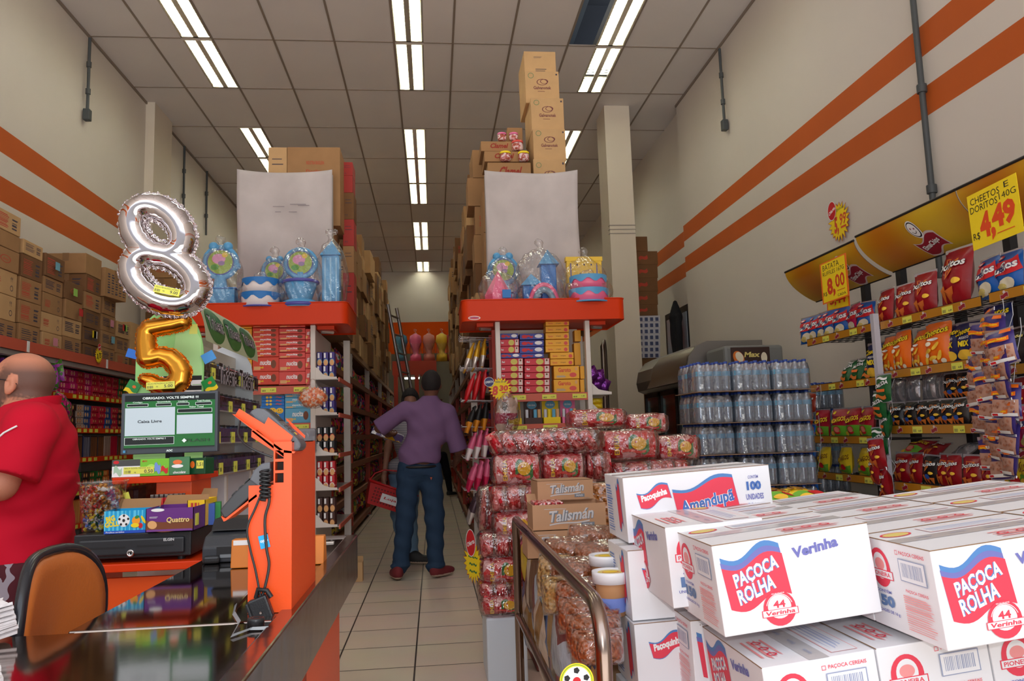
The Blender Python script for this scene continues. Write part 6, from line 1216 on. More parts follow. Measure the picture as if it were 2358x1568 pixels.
# ================================================================== riser with monitor
YR2 = YD+.2; zr_ = atY(368, 1097, YR2).z; xl_, xr_ = atY(258, 1097, YR2).x, atY(440, 1097, YR2).x
t = thing('monitor_riser', 'orange metal riser carrying the monitor behind the cash drawer', 'riser', ((xl_+xr_)/2, YR2, ZD+.001)); W = xr_-xl_; Hh = zr_-ZD
q = MB(); q.box((-W/2, 0, Hh-.022), (W/2, .34, Hh), ORANGE); q.build('riser_top', t, bevel=.002); q = MB(); q.box((-W*.02, .06, 0), (W*.44, .3, Hh-.022), OD); q.build('column', t, bevel=.002)
q = MB(); q.box((W*.27, .055, Hh*.2), (W*.38, .058, Hh*.38), TAG); q.build('price_slip', t)
zr1 = zr_+.002
def riser_box(x0, x1, y0, y1, Y, d, m, deco, nm, lab, rot=0):
    c = atY((x0+x1)/2, y1, Y); w_ = (x1-x0)/FL*Y; h = (y1-y0)/FL*Y; mb = MB(); mb.cbox((-w_/2, 0, 0), (w_/2, d, h), .0015, m)
    if deco: deco(Face(mb, (-w_/2, -.0002, 0), (1, 0, 0), (0, 0, 1)), w_, h)
    return tag(mb.build(nm, None, (c.x, Y, zr1), rot), lab, 'box')
def d_mint(F, w, h):
    F.rect(0, 0, w*.48, h, WHITE).rect(0, h*.62, w*.48, h, mat('grey_mint_band', (70, 72, 70), .5)).ell(w*.07, h*.86, w*.05, h*.1, RED).wave(w*.1, h*.35, w*.14, h*.4, mat('mint_green_shade', (170, 200, 170), .5), .3).txt('MENTA', w*.56, h*.88, w*.08, h*.1, RED, .02).wave(w*.75, h*.5, w*.3, h*.2, mat('light_green', (170, 230, 90), .5), .5)
    F.wave(w*.78, h*.45, w*.1, h*.5, mat('lilac_blue', (120, 150, 220), .5), .2).wave(w*.9, h*.35, w*.12, h*.3, RED, .3); F.rect(w*.2, h*.16, w*.72, h*.56, TAG).bars(w*.22, h*.2, w*.33, h*.36, INK, 10, 4).txt('BALA GOMA MENTA 32G', w*.44, h*.49, w*.44, h*.07, INK, .0).txt('R$', w*.4, h*.24, w*.03, h*.08, INK, 0).txt('0.50', w*.63, h*.3, w*.15, h*.2, INK, .01)
riser_box(264, 386, 1058, 1095, YR2+.01, .06, mat('mint_card', (120, 196, 40), .35), d_mint, 'mint_box', 'white and lime green mint sweets box with 0.50 price slip under the monitor')
def d_grn(F, w, h): F.ell(w*.4, h*.72, w*.22, h*.13, ORANGEP).ell(w*.4, h*.5, w*.28, h*.1, WHITE).txt('chocolate', w*.5, h*.16, w*.6, h*.14, WHITE, .02, .2)
riser_box(392, 434, 1054, 1093, YR2+.015, .05, mat('green_card', (20, 110, 50), .4), d_grn, 'sweet_box', 'green sweets box under the monitor, left one', .25)
riser_box(434, 474, 1056, 1091, YR2+.03, .05, mat('dark_green_card', (14, 70, 40), .4), lambda F, w, h: F.ell(w*.2, h*.6, w*.14, h*.22, ORANGEP).rect(w*.45, h*.35, w*.9, h*.85, TAG).txt('1,51', w*.68, h*.6, w*.36, h*.25, INK, .01), 'sweet_box', 'dark green sweets box with yellow price slip under the monitor', -.35)
# monitor
YM2 = YR2+.12; m0, m1 = atY(275, 1050, YM2), atY(503, 915, YM2); W = m1.x-m0.x; H = (1050-916)/FL*YM2; GB = mat('dark_grey_monitor', (62, 68, 78), .38)
t = thing('computer_monitor', 'dark grey monitor showing a green till screen on the orange riser', 'monitor', ((m0.x+m1.x)/2, YM2, m0.z+.004), (0, -.004, -.03))
q = MB(); q.cbox((-W/2, 0, 0), (W/2, .028, H), .003, GB); q.cbox((-W/2+.03, .027, .04), (W/2-.03, .05, H-.03), .006, BLK); q.build('housing', t)
SG = mat('lit_screen_green', (16, 84, 34), .2, emit=.5); SW = mat('lit_screen_grey', (160, 172, 180), .2, emit=.45); SK = mat('lit_screen_black', (16, 22, 24), .15, emit=.3); SL = mat('lit_screen_text', (190, 200, 196), .2, emit=.55); ST = mat('screen_dark_text', (40, 50, 60), .3)
q = MB(); f = Face(q, (-W/2, -.0004, 0), (1, 0, 0), (0, 0, 1), .0003); a0, a1, b0, b1 = W*.038, W*.972, H*.09, H*.962
f.rect(a0, b0, a1, b1, SG).rect(a0, H*.86, a1, b1, SK).txt('OBRIGADO. VOLTE SEMPRE !!!', W*.51, H*.91, W*.58, H*.04, SL, .02)
for x, w_, s_ in ((.17, .22, 'Código'), (.44, .16, 'Quantidade'), (.64, .13, 'Unitário'), (.855, .17, 'Total Produto')): f.txt(s_, W*x, H*.845, W*(.1 if len(s_) < 9 else .14), H*.025, SL, .01).rect(W*(x-w_/2), H*.775, W*(x+w_/2), H*.822, SL).rect(W*(x-w_/2+.004), H*.78, W*(x+w_/2-.004), H*.817, SK)
f.rect(W*.045, H*.3, W*.56, H*.755, SW).txt('Caixa Livre', W*.3, H*.53, W*.25, H*.05, ST, .03); f.txt('Valor Total', W*.78, H*.748, W*.15, H*.028, SL, .01).rect(W*.585, H*.655, W*.945, H*.72, SL).rect(W*.589, H*.66, W*.941, H*.715, SK).rect(W*.58, H*.31, W*.95, H*.62, SW)
f.rect(W*.045, H*.15, W*.555, H*.275, SL).rect(W*.049, H*.155, W*.551, H*.27, SK).txt('OBRIGADO. VOLTE SEMPRE !!', W*.3, H*.245, W*.34, H*.025, SL, .01).txt('FLASH', W*.8, H*.2, W*.24, H*.05, mat('faint_green_text', (30, 60, 36), .3, emit=.2), .02)
f.poly([(W*.635, H*.2), (W*.66, H*.165), (W*.685, H*.2), (W*.66, H*.235)], SL).rect(a0, b0, a1, H*.105, SK); f.txt('AOC', W*.51, H*.045, W*.065, H*.035, SL, .04); f.rect(W*.035, H*.03, W*.06, H*.07, mat('blue_sticker2', (70, 150, 200), .4)); q.build('screen', t)
q = MB(); q.box((-.03, .05, -.1), (.03, .07, .08), BLK); q.build('neck', t); q = MB(); q.cbox((-.09, -.0, zr1-m0.z-.004), (.09, .14, zr1-m0.z+.008), .003, BLK); q.build('base', t)
# ================================================================== gum stand with green arched end
LG = mat('pale_green_card', (152, 214, 130), .45); LG2 = mat('soft_green_card', (176, 224, 150), .45); SILV = mat('silver_letter', (196, 190, 200), .4)
YT = 3.25; tl, tr, tp_ = atY(312, 850, YT).x, atY(469, 850, YT).x, atY(390, 714, YT).z; SX = tr-.02
t = thing('gum_stand', 'tiered chewing gum stand with pale green arched end panel behind the monitor', 'display stand', ((tl+tr)/2, YT, 0)); O = Vector(((tl+tr)/2, YT, 0)); W = tr-tl
arch = [(-W/2, 1.15), (W/2, 1.15)]+[(W/2*math.cos(a)**.8 if math.cos(a) > 0 else -W/2*abs(math.cos(a))**.8, tp_-.22+.22*abs(math.sin(a))**.9) for a in [PI*k/20 for k in range(21)]]
q = MB(); q.prism(arch, 0, -.008, LG, Matrix(((1, 0, 0, 0), (0, 0, -1, 0), (0, 1, 0, 0), (0, 0, 0, 1))))
f = Face(q, (-W/2, -.0005, 0), (1, 0, 0), (0, 0, 1)); f.poly([(W*.5, tp_-.32), (W*.99, tp_-.3), (W*.95, tp_-.12), (W*.75, tp_-.03), (W*.6, tp_-.05)], LG2).rect(W*.78, tp_-.1, W*.9, tp_-.06, mat('lemon_slip', (220, 224, 110), .5))
for s_, x in (('Trident', .32), ('Fresh', .82)): f.txt(s_, W*x, tp_-.42, .3, .085, WHITE, .09, 0, PI/2).txt(s_, W*x, tp_-.42, .3, .085, BLACK, .02, 0, PI/2)
q.build('end_panel', t)
YE = YT+1.0
q = MB(); q.box((-W/2+.02, .02, 0), (W/2-.05, YE-YT, .9), CREAM); q.box((-W/2+.1, .02, .9), (W/2-.12, YE-YT, tp_-.1), CREAM); q.build('core', t)
q = MB(); pr = [(W/2-.03, .8), (W/2-.03, tp_-.2)]+[(W/2-.03-(.14)*(1-math.cos(a)), tp_-.2+.17*math.sin(a)) for a in (PI/8, PI/4, PI/2.6, PI/2)]+[(-W/2+.05, tp_-.05), (-W/2+.05, .8)]
q.prism(pr, YE-YT, YE-YT+.01, mat('white_end_panel', (206, 212, 220), .4), Matrix(((1, 0, 0, 0), (0, 0, 1, 0), (0, 1, 0, 0), (0, 0, 0, 1)))); q.build('far_panel', t)
# curved header with three green ovals
hb = atY(588, 835, YE).z-.0; ht = hb+.17; q = MB(); HM = mat('pale_olive_header', (176, 186, 150), .5)
def hfn(u, v): a = v*1.1; return (W/2-.035+.035-.10*(1-math.cos(a)), .02+u*(YE-YT-.04), hb+.17*math.sin(a)/math.sin(1.1))
q.grid(hfn, 8, 8, HM)
def hmap(x, y, l): a = min(1.1, max(0, y/.19*1.1)); p = Vector(hfn((x)/(YE-YT), y/.19)); return p+Vector((.8, 0, .3))*l
f = Face(q, (0, 0, 0), (0, 1, 0), (0, 0, 1), .002, hmap)
OG = mat('gum_green', (90, 160, 50), .4)
for k in range(3): f.ell(.19+k*.31, .085, .15, .08, OG)
for k in range(3): f.txt('Trident', .19+k*.31, .085, .25, .065, SILV, .05).txt('Trident', .19+k*.31, .085, .25, .065, BLACK, .0)
q.build('header', t)
TR = film('clear_tray_plastic', (216, 214, 220), .8, .1); GMS = [mat('gum_pack_%d' % i, c, .35) for i, c in enumerate(((30, 110, 200), (30, 150, 70), (200, 40, 50), (60, 60, 120), (230, 200, 60), (130, 50, 110), (190, 180, 180)))]
GP = [Proto(tag(MB().cbox((-.035, -.055, 0), (.035, .055, .022), .002, m).build('gum_pack'), 'x', 'gum')) for m in GMS]
tiers = []
for ti, (yy, dz) in enumerate(((888, 0), (945, 0), (1005, 0), (1062, 0))):
    z = atY(600, yy, YE).z; xs = W/2+.0+.012*ti; q = MB(); q.box((W/2-.16, .015, z-.004), (xs, YE-YT-.01, z), SHW, Matrix.Identity(4)); q.build('tier_shelf', t)
    q = MB(); q.box((xs-.004, .015, z-.03), (xs, YE-YT-.01, z+.035), TR)
    for k in range(13): y = .02+k*.08; q.box((W/2-.15, y, z), (xs-.004, y+.003, z+.05), TR)
    q.build('clear_tray', t)
    q = MB()
    q.box((xs-.001, .02, z-.03), (xs+.0012, YE-YT-.02, z-.024), SHW)
    for k in (1, 4, 7, 10): q.box((xs+.0012, .03+k*.08, z-.028), (xs+.003, .03+k*.08+.055, z+.02), TAG); Face(q, (xs+.0032, .03+k*.08, z-.02), (0, 1, 0), (0, 0, 1)).bars(.005, .004, .03, .02, INK, 6, k)
    if ti == 0:
        f = Face(q, (xs+.004, 0, z-.0), (0, 1, 0), (0, 0, 1))
        for k in (0, 1): f.txt('Trident', .36+k*.36, .005, .3, .09, SILV, .09).txt('Trident', .36+k*.36, .005, .3, .09, BLACK, .015)
    q.build('price_strip', t)
    for k in range(12):
        for d_ in range(2): i = rnd.randrange(7); GP[i].put((O.x+W/2-.05+(-.06)*(0), YT+.06+k*.08, z+.002+.024*d_), (0, .12, rnd.uniform(-.05, .05)), '%s gum pack, slot %s of gum stand tier %s, %s' % (['blue', 'green', 'red', 'navy', 'yellow', 'plum', 'silver'][i], ORD[k], ORD[ti], ['lower', 'upper'][d_]), 'gum packs on the gum stand')
# pegboard base side
q = MB(); PB = mat('pegboard_white', (206, 210, 224), .5); zb0, zb1 = .5, atY(600, 1068, YE).z-.02
for k in range(2): q.box((W/2-.045, .03+k*.5, zb0), (W/2-.04, .03+k*.5+.46, zb1), PB)
f = Face(q, (W/2-.04, 0, zb0), (0, 1, 0), (0, 0, 1)); n_ = 0
V = []; F = []
for k in range(2):
    for i in range(7):
        for j in range(8): cy, cz = .09+k*.5+i*.06, .04+j*.05; b_ = len(V); V += [f.p(cy+.005*math.cos(a), cz+.005*math.sin(a)) for a in [PI/3*g for g in range(6)]]; F.append(tuple(range(b_, b_+6)))
q.add(V, F, mat('peg_hole', (70, 80, 110), .8)); q.build('pegboard', t)
q = MB(); q.box((W/2-.05, .49, zb0), (W/2-.03, .52, zb1+.05), CREAM); q.box((W/2-.05, YE-YT-.02, zb0), (W/2-.03, YE-YT+.01, zb1+.05), CREAM); q.build('base_rail', t)
q = MB(); q.box((W/2-.05, .01, zb1-.002), (W/2+.03, YE-YT, zb1+.03), mat('beige_strip', (180, 160, 150), .5)); q.build('tier_foot', t)
# cards sticking out at both sides of the arch
for (x, y, w_, h_, c, r_, lb) in ((306, 815, .05, .035, (30, 110, 210), .3, 'blue card sticking out left of the green arch'), (305, 892, .05, .05, (20, 140, 60), .5, 'green and yellow card sticking out left of the green arch'), (480, 822, .05, .04, (70, 150, 220), -.5, 'pale blue pack sticking out right of the green arch'), (482, 885, .05, .05, (20, 140, 60), -.5, 'green and yellow card sticking out right of the green arch')):
    p = atY(x, y, YT-.01); mb = MB(); mb.box((-w_/2, 0, -h_/2), (w_/2, .004, h_/2), mat('card_%d_%d' % (x, y), c, .4))
    if c[1] == 140: Face(mb, (-w_/2, 0, -h_/2), (1, 0, 0), (0, 0, 1)).wave(w_*.5, h_*.1, w_, h_*.3, YEL, .3).ell(w_*.6, h_*.6, w_*.15, h_*.12, ORANGEP)
    tag(mb.build('gum_card', None, p, (0, r_, 0)), lb, 'card')
# ================================================================== foil number balloons
CHR8 = mat('silver_foil_balloon', (214, 208, 210), .04, 1); GOLD = mat('gold_foil_balloon', (218, 150, 52), .24, 1)
def balloon(pts, R_, T_, Y, st, m, lab, tagp, price, closed_breaks=None, yaw=0, crease=.0):
    W3 = [atY(x, y, Y) for x, y, k in pts]; o = sum(W3, Vector())/len(W3); P2 = np.array([(p.x-o.x, p.z-o.z) for p in W3]); rad = np.array([k for _, _, k in pts])/FL*Y*(1.08 if R_ else 1)
    brk = closed_breaks or []
    def d2(X, Z):
        best = np.full(X.shape, 9.); s_at = np.zeros(X.shape); s0 = 0
        for i in range(len(P2)-1):
            if i in brk: continue
            a, b_ = P2[i], P2[i+1]; ab = b_-a; L = np.linalg.norm(ab)+1e-9; u = np.clip(((X-a[0])*ab[0]+(Z-a[1])*ab[1])/(L*L), 0, 1)
            d = np.hypot(X-a[0]-u*ab[0], Z-a[1]-u*ab[1])-(rad[i]+(rad[i+1]-rad[i])*u); s_at = np.where(d < best, s0+u*L, s_at); best = np.minimum(best, d); s0 += L
        return best, s_at
    Rm = rad.mean()
    def fn(P):
        d, s_ = d2(P[..., 0], P[..., 2]); q = np.maximum(d+Rm, 0); cr = crease*np.abs(np.sin(s_*75))*np.clip(q/Rm-.3, 0, 1)
        return np.sqrt(q*q+(P[..., 1]*Rm/T_)**2)-(Rm-.001-cr)
    lo = P2.min(0)-Rm*1.5; hi = P2.max(0)+Rm*1.5; t = thing('number_balloon', lab, 'balloon', o, (0, 0, yaw))
    sobj('foil_body', fn, (lo[0], -T_*1.3, lo[1]), (hi[0], T_*1.3, hi[1]), st, m, t)
    g = .0035; nx, nz = int((hi[0]-lo[0])/g), int((hi[1]-lo[1])/g); X, Z = np.meshgrid(lo[0]+(np.arange(nx)+.5)*g, lo[1]+(np.arange(nz)+.5)*g, indexing='ij'); d, s_ = d2(X, Z); on = (d < (.0035 if R_ else .006)+(.0015 if R_ else .003)*np.sin(s_*260)) & (d > -.012)
    V = []; F = []
    for i, j in np.argwhere(on): x, z = lo[0]+i*g, lo[1]+j*g; b_ = len(V); w_ = .0022*math.sin(x*400+z*330); V += [(x, w_, z), (x+g, .0022*math.sin((x+g)*400+z*330), z), (x+g, .0022*math.sin((x+g)*400+(z+g)*330), z+g), (x, .0022*math.sin(x*400+(z+g)*330), z+g)]; F.append((b_, b_+1, b_+2, b_+3))
    q = MB(); q.add(V, F, m); q.build('seam_edge', t)
    tp3 = atY(*tagp[:2], Y)-o; q = MB(); w_, h_ = tagp[2]/FL*Y, tagp[3]/FL*Y; f = Face(q, (tp3.x, -T_-.004, tp3.z), Vector((math.cos(tagp[4]), 0, math.sin(tagp[4]))), Vector((-math.sin(tagp[4]), 0, math.cos(tagp[4])))); f.rect(-w_/2, -h_/2, w_/2, h_/2, TAG).bars(-w_*.46, -h_*.35, -w_*.25, 0, INK, 10, 2).txt('BALAO METALIZADO NUMERO', 0, h_*.28, w_*.9, h_*.2, INK, 0)
    f.txt('R$', -w_*.12, -h_*.15, w_*.06, h_*.2, INK, 0).txt(price, w_*.28, -h_*.1, w_*.3, h_*.42, INK, .01); q.build('price_slip', t); return t
def ell_pts(cx, cy, a, b_, rot, r0, n_=26, ph=0):
    return [(cx+a*math.cos(ph+2*PI*k/n_)*math.cos(rot)-b_*math.sin(ph+2*PI*k/n_)*math.sin(rot), cy+a*math.cos(ph+2*PI*k/n_)*math.sin(rot)+b_*math.sin(ph+2*PI*k/n_)*math.cos(rot), r0) for k in range(n_+1)]
e1 = ell_pts(364, 532, 66, 47, .75, 31); e2 = ell_pts(380, 641, 80, 50, .5, 31)
balloon(e1+e2, 0, .058, 3.05, .006, CHR8, 'large silver foil number 8 balloon above the monitor', (397, 676, 56, 16, -.22), '9.00', [26], 0, .004)
five = [(421, 742, 17), (400, 747, 18), (372, 752, 18), (345, 757, 19), (337, 766, 19), (336, 785, 20), (338, 805, 21), (340, 824, 21), (352, 824, 20), (372, 820, 19), (392, 826, 21), (407, 840, 22), (416, 858, 22), (413, 876, 22), (400, 889, 21), (382, 893, 19), (364, 888, 17), (348, 879, 15), (333, 873, 12)]
balloon(five, 1, .036, 3.08, .0042, GOLD, 'gold foil number 5 balloon in front of the green arch', (378, 889, 60, 16, .03), '5.00', None, 0, .0012)
# ================================================================== piles of white cartons, front right
WC = mat('white_carton', (236, 236, 240), .55, bump=.05, bscale=3, var=.03, vscale=5); PKR = mat('faded_red_print', (226, 62, 84), .6); PKB = mat('faded_blue_print', (80, 130, 190), .6); LILA = mat('lilac_print', (110, 112, 180), .6); GRY = mat('grey_blue_print', (150, 160, 190), .6); PBG = mat('pale_gold_print', (226, 206, 120), .6); TPW = mat('clear_grey_tape', (200, 196, 196), .25)
BW, BD, BH = .388, .27, .208
def roundseal(f, cx, cy, r, txt='Verinha', big='44'):
    f.ell(cx, cy, r, r, PKR).ell(cx, cy+r*.1, r*.72, r*.68, WC).txt(big, cx, cy+r*.25, r*.75, r*.42, PKR, .03).rect(cx-r*1.12, cy-r*.42, cx+r*1.12, cy-r*.02, PKR).rect(cx-r*1.07, cy-r*.39, cx+r*1.07, cy-r*.05, WC).txt(txt, cx, cy-r*.22, r*1.85, r*.24, PKR, .03, .2)
    f.ring(cx, cy+.0, r*.8, r*.84, WC, 24, .3, PI-.3).txt('QUALIDADE', cx, cy+r*.86, r*.8, r*.09, WC, .02)
def pr_long(f, W, H):
    f.wave(W*.24, H*.62, W*.38, H*.54, PKB, .13, 14, PI, .1).wave(W*.24, H*.585, W*.385, H*.5, LILA, .13, 14, PI, .1).wave(W*.245, H*.545, W*.39, H*.46, PKR, .13, 14, PI, .1)
    for m_, b_ in ((PKB, .07), (WHITE, .03)): f.txt('PAÇOCA', W*.25, H*.64, W*.3, H*.19, m_, b_, .15, .3).txt('ROLHA', W*.235, H*.46, W*.25, H*.17, m_, b_, .15, .3)
    f.txt('Verinha', W*.64, H*.82, W*.3, H*.12, LILA, .04, .1, .12); roundseal(f, W*.36, H*.22, H*.19)
def pr_short(f, W, H):
    f.ell(W*.24, H*.68, W*.15, H*.22, PKR).ell(W*.24, H*.7, W*.1, H*.15, WC).ell(W*.24, H*.72, W*.07, H*.07, mat('pale_red_nuts', (236, 150, 150), .6)).rect(W*.07, H*.56, W*.42, H*.66, PKR).rect(W*.08, H*.57, W*.41, H*.65, WC).txt('PIONEIRA', W*.24, H*.61, W*.28, H*.05, PKR, .02)
    f.txt('CONTÉM', W*.24, H*.42, W*.22, H*.04, LILA, .02).txt('150', W*.24, H*.31, W*.28, H*.13, mat('slate_blue_print', (96, 124, 170), .6), .06).txt('UNIDADES DE 16 g', W*.25, H*.19, W*.36, H*.045, LILA, .02)
    f.ring(W*.53, H*.9, W*.02, W*.026, PKR, 4, PI/4, PI/4+2*PI).txt('PAÇOCA CEREAIS', W*.74, H*.9, W*.34, H*.05, PKR, .01); f.ring(0, 0, 0, .0001, WC, 3); f.rect(W*.54, H*.6, W*.9, H*.84, GRY).rect(W*.55, H*.61, W*.89, H*.83, WC).bars(W*.58, H*.65, W*.86, H*.8, GRY, 18, 3)
    f.txt('PAÇOCA CEREAIS', W*.74, H*.5, W*.3, H*.04, PKR, .01).bars(W*.54, H*.08, W*.94, H*.46, mat('faint_red_table', (238, 160, 160), .6), 16, 7, False)
def pr_top(f, W, H):
    f.rect(0, H*.42, W, H*.6, TPW).ell(W*.14, H*.78, W*.1, H*.1, PKR, 20, .1).ell(W*.14, H*.78, W*.085, H*.08, PBG, 20, .1).rect(W*.32, H*.66, W*.94, H*.9, mat('faint_red_line', (240, 170, 170), .6)).rect(W*.323, H*.668, W*.937, H*.892, WC).bars(W*.35, H*.7, W*.9, H*.86, mat('faint_blue_text', (190, 196, 220), .6), 4, 8, False)
    f.bars(W*.5, H*.1, W*.9, H*.34, mat('faint_red_text', (240, 150, 150), .6), 4, 3, False); 
    for k in range(3): f.ring(W*(.56+.12*k), H*.22, .008, .013, PKR, 8)
    for k in range(4): f.txt('verinha', W*(.2+.22*k), H*.51, W*.1, H*.05, GRY, .0)
def white_carton():
    mb = MB(); mb.cbox((0, 0, 0), (BW, BD, BH), .0025, WC)
    for o, X, Y_, a, b_, fn in (((0, 0, 0), (1, 0, 0), (0, 0, 1), BW, BH, pr_long), ((0, BD, 0), (0, -1, 0), (0, 0, 1), BD, BH, pr_short), ((BW, 0, 0), (0, 1, 0), (0, 0, 1), BD, BH, pr_short), ((0, 0, BH), (1, 0, 0), (0, 1, 0), BW, BD, pr_top), ((BW, BD, 0), (-1, 0, 0), (0, 0, 1), BW, BH, pr_long)): fn(Face(mb, o, X, Y_, .0008), a, b_)
    mb.tube([(0, 0, BH), (BW, 0, BH)], .0012, TAPE, 4); mb.tube([(0, 0, BH), (0, BD, BH)], .0012, TAPE, 4)
    return mb
bx = Proto(tag(white_carton().build('white_carton'), 'x', 'box'))
RL = -.095                                     # the whole pile leans a little to the left
p0 = atY(1638, 1257, 1.8)
def put_at(corner, rz, lab, depthaxis=False, roll=RL, hh=BH):
    """corner: world place of the near top left corner"""
    M_ = Matrix.Rotation(roll, 4, 'Y') @ Matrix.Rotation(rz, 4, 'Z'); off = M_ @ Vector((0, 0, hh)); e = M_.to_euler(); return bx.put(Vector(corner)-off, tuple(e), lab, 'white peanut sweet cartons in the front pile')
gp = lambda dx, dy, dz=0: p0 + (Matrix.Rotation(RL, 3, 'Y') @ Vector((dx, dy, dz)))
# top layer
put_at(p0, 0, 'white PAÇOCA ROLHA carton, front centre of the pile, both logo sides showing')
pB = atY(2141, 1269, 1.6); put_at(pB, 0, 'white PAÇOCA ROLHA carton at the right edge, nearest of the upper layer')
pCn = atY(1534, 1217, 2.04); put_at(pCn+Vector((-.0, .47-.07, 0)), -PI/2, 'white PAÇOCA ROLHA carton turned sideways, left end of the upper layer', roll=-.06)
gb = lambda dx, dy: pB + (Matrix.Rotation(RL, 3, 'Y') @ Vector((dx, dy, 0)))
for i, c_ in enumerate((gp(.003, .275), gp(.005, .55), gb(.0, .275), gb(.0, .55), gb(.003, .825), gb(.394, .02), gb(.394, .295), gb(.394, .57))): put_at(c_, 0, 'white carton in upper layer, %s' % ['directly behind the centre front one', 'second behind the centre front one', 'behind the right edge one', 'second behind the right edge one', 'third behind the right edge one', 'cut by the right edge of view, first', 'cut by the right edge of view, second', 'far right corner'][i])
# lower layers: cartons with their short ends to the front
cd = atY(1759, 1543, 1.74); rl = lambda dx, dy, dz: cd+Vector((0, .40, 0))+(Matrix.Rotation(RL, 3, 'Y') @ Vector((dx, dy, dz)))
for li in range(3):
    for r_ in range(2):
        for k in range(3 if li < 2 else 2): put_at(rl(k*(BD+.004)+.004*li, r_*.405+.012*li, -li*(BH+.004)), -PI/2, 'white carton with short end to the front, %s layer, %s row, %s' % (['upper', 'middle', 'lower'][li], ['front', 'back'][r_], ['left', 'centre', 'right'][k]))
cf = atY(1589, 1430, 2.16)
for li in range(3):
    for k in range(2): put_at(cf+Vector((-.012*li, k*.275, -li*(BH+.003))), 0, 'white carton with 150 print beneath the sideways one, %s, %s' % (['upper', 'middle', 'lower'][li], ['near', 'far'][k]), roll=-.03)
# Amendupa cartons
AW, AD, AH = .475, .26, .2
def pr_amen(f, W, H):
    f.wave(W*.2, H*.68, W*.22, H*.24, PKB, .2, 12, PI, .22).wave(W*.2, H*.67, W*.215, H*.21, PKR, .2, 12, PI, .22); f.txt('Paçoquinha', W*.2, H*.68, W*.18, H*.13, WHITE, .05, .1, .22)
    f.wave(W*.55, H*.52, W*.42, H*.62, PKB, .1, 14, PI, .15).wave(W*.55, H*.5, W*.42, H*.56, PKR, .1, 14, PI, .15)
    for m_, b_ in ((WHITE, .07), (mat('amen_blue', (70, 110, 180), .6), .03)): f.txt('Amendupã', W*.555, H*.5, W*.37, H*.25, m_, b_, .1, .16)
    f.txt('CONTÉM', W*.88, H*.84, W*.07, H*.06, LILA, .01).txt('100', W*.88, H*.7, W*.1, H*.14, mat('amen_blue', (0, 0, 0)), .06).txt('UNIDADES', W*.88, H*.53, W*.12, H*.09, LILA, .02).txt('DE 16 gr', W*.88, H*.4, W*.1, H*.07, LILA, .01).bars(W*.83, H*.3, W*.94, H*.33, LILA, 1, 1, False)
def pr_amside(f, W, H): f.wave(W*.72, H*.55, W*.2, H*.7, PKB, .1, 12, PI, .1).wave(W*.72, H*.53, W*.18, H*.6, PKR, .1, 12, PI, .1).bars(W*.08, H*.1, W*.4, H*.85, mat('blue_table', (120, 150, 210), .6), 18, 3, False)
def amen(): 
    mb = MB(); mb.cbox((0, 0, 0), (AW, AD, AH), .0025, WC); pr_amen(Face(mb, (0, 0, 0), (1, 0, 0), (0, 0, 1), .0008), AW, AH); pr_amside(Face(mb, (0, AD, 0), (0, -1, 0), (0, 0, 1), .0008), AD, AH)
    f = Face(mb, (0, 0, AH), (1, 0, 0), (0, 1, 0), .0008); f.rect(0, AD*.42, AW, AD*.6, TPW).txt('EMPILHAMENTO MÁXIMO', AW*.45, AD*.2, AW*.45, AD*.08, PKR, .0).bars(AW*.3, AD*.68, AW*.7, AD*.9, mat('faint_red_text', (0, 0, 0)), 3, 1, False); mb.tube([(0, 0, AH), (AW, 0, AH)], .0012, TAPE, 4); return mb
am = Proto(tag(amen().build('white_carton'), 'x', 'box')); q0 = atY(1433, 1100, 2.4)
def am_at(c, rz, roll, lab): M_ = Matrix.Rotation(roll, 4, 'Y') @ Matrix.Rotation(rz, 4, 'Z'); return am.put(Vector(c)-(M_ @ Vector((0, 0, AH))), tuple(M_.to_euler()), lab, 'white Amendupã cartons')
am_at(q0, 0, -.05, 'white Amendupã carton with 100 unidades print, topmost of the left column')
cx_, cy_ = atY(1433, 1195, 2.32), 0
for i, (x, y) in enumerate(((1441, 1195), (1451, 1335), (1452, 1470), (1452, 1600))): c = atY(x, y, 2.30); c2 = Vector((c.x, 2.30, q0.z-.003-(AH+.004)*(i+1))); am_at((c.x-.0, 2.30-.02*i, c2.z), 0, -.03, 'white Amendupã carton in the left column, %s below the topmost' % ORD[i])
# low platform under the piles
tag(MB().box((.50, 1.3, .0), (1.9, 2.9, .12), mat('wood_pallet', (150, 116, 80), .8)).build('pallet'), 'low wooden platform beneath the white carton piles', 'pallet')
# ================================================================== steel rail beside the bins
zr3 = .815; t = thing('guard_rail', 'bent stainless steel guard rail left of the product bins', 'rail', (.372, 1.6, 0)); SS = mat('stainless_tube', (150, 132, 122), .22, 1)
q = MB(); pts = [(.0, 2.08, 0), (.0, 2.08, zr3-.02), (.0, 2.06, zr3)]+[(0, y, zr3) for y in (1.6, 1.0, .5, .3)]+[(.0+.0*k, .3-.10*math.sin(k*PI/8)*1.0, zr3-.10*(1-math.cos(k*PI/8))) for k in range(1, 5)]+[(.0, .2, .5), (.0, .2, 0)]
q.tube(pts, .019, SS, 12); q.build('top_tube', t); q = MB(); q.tube([(0, 2.08, .385), (0, .2, .385)], .016, SS, 10); q.build('lower_tube', t)
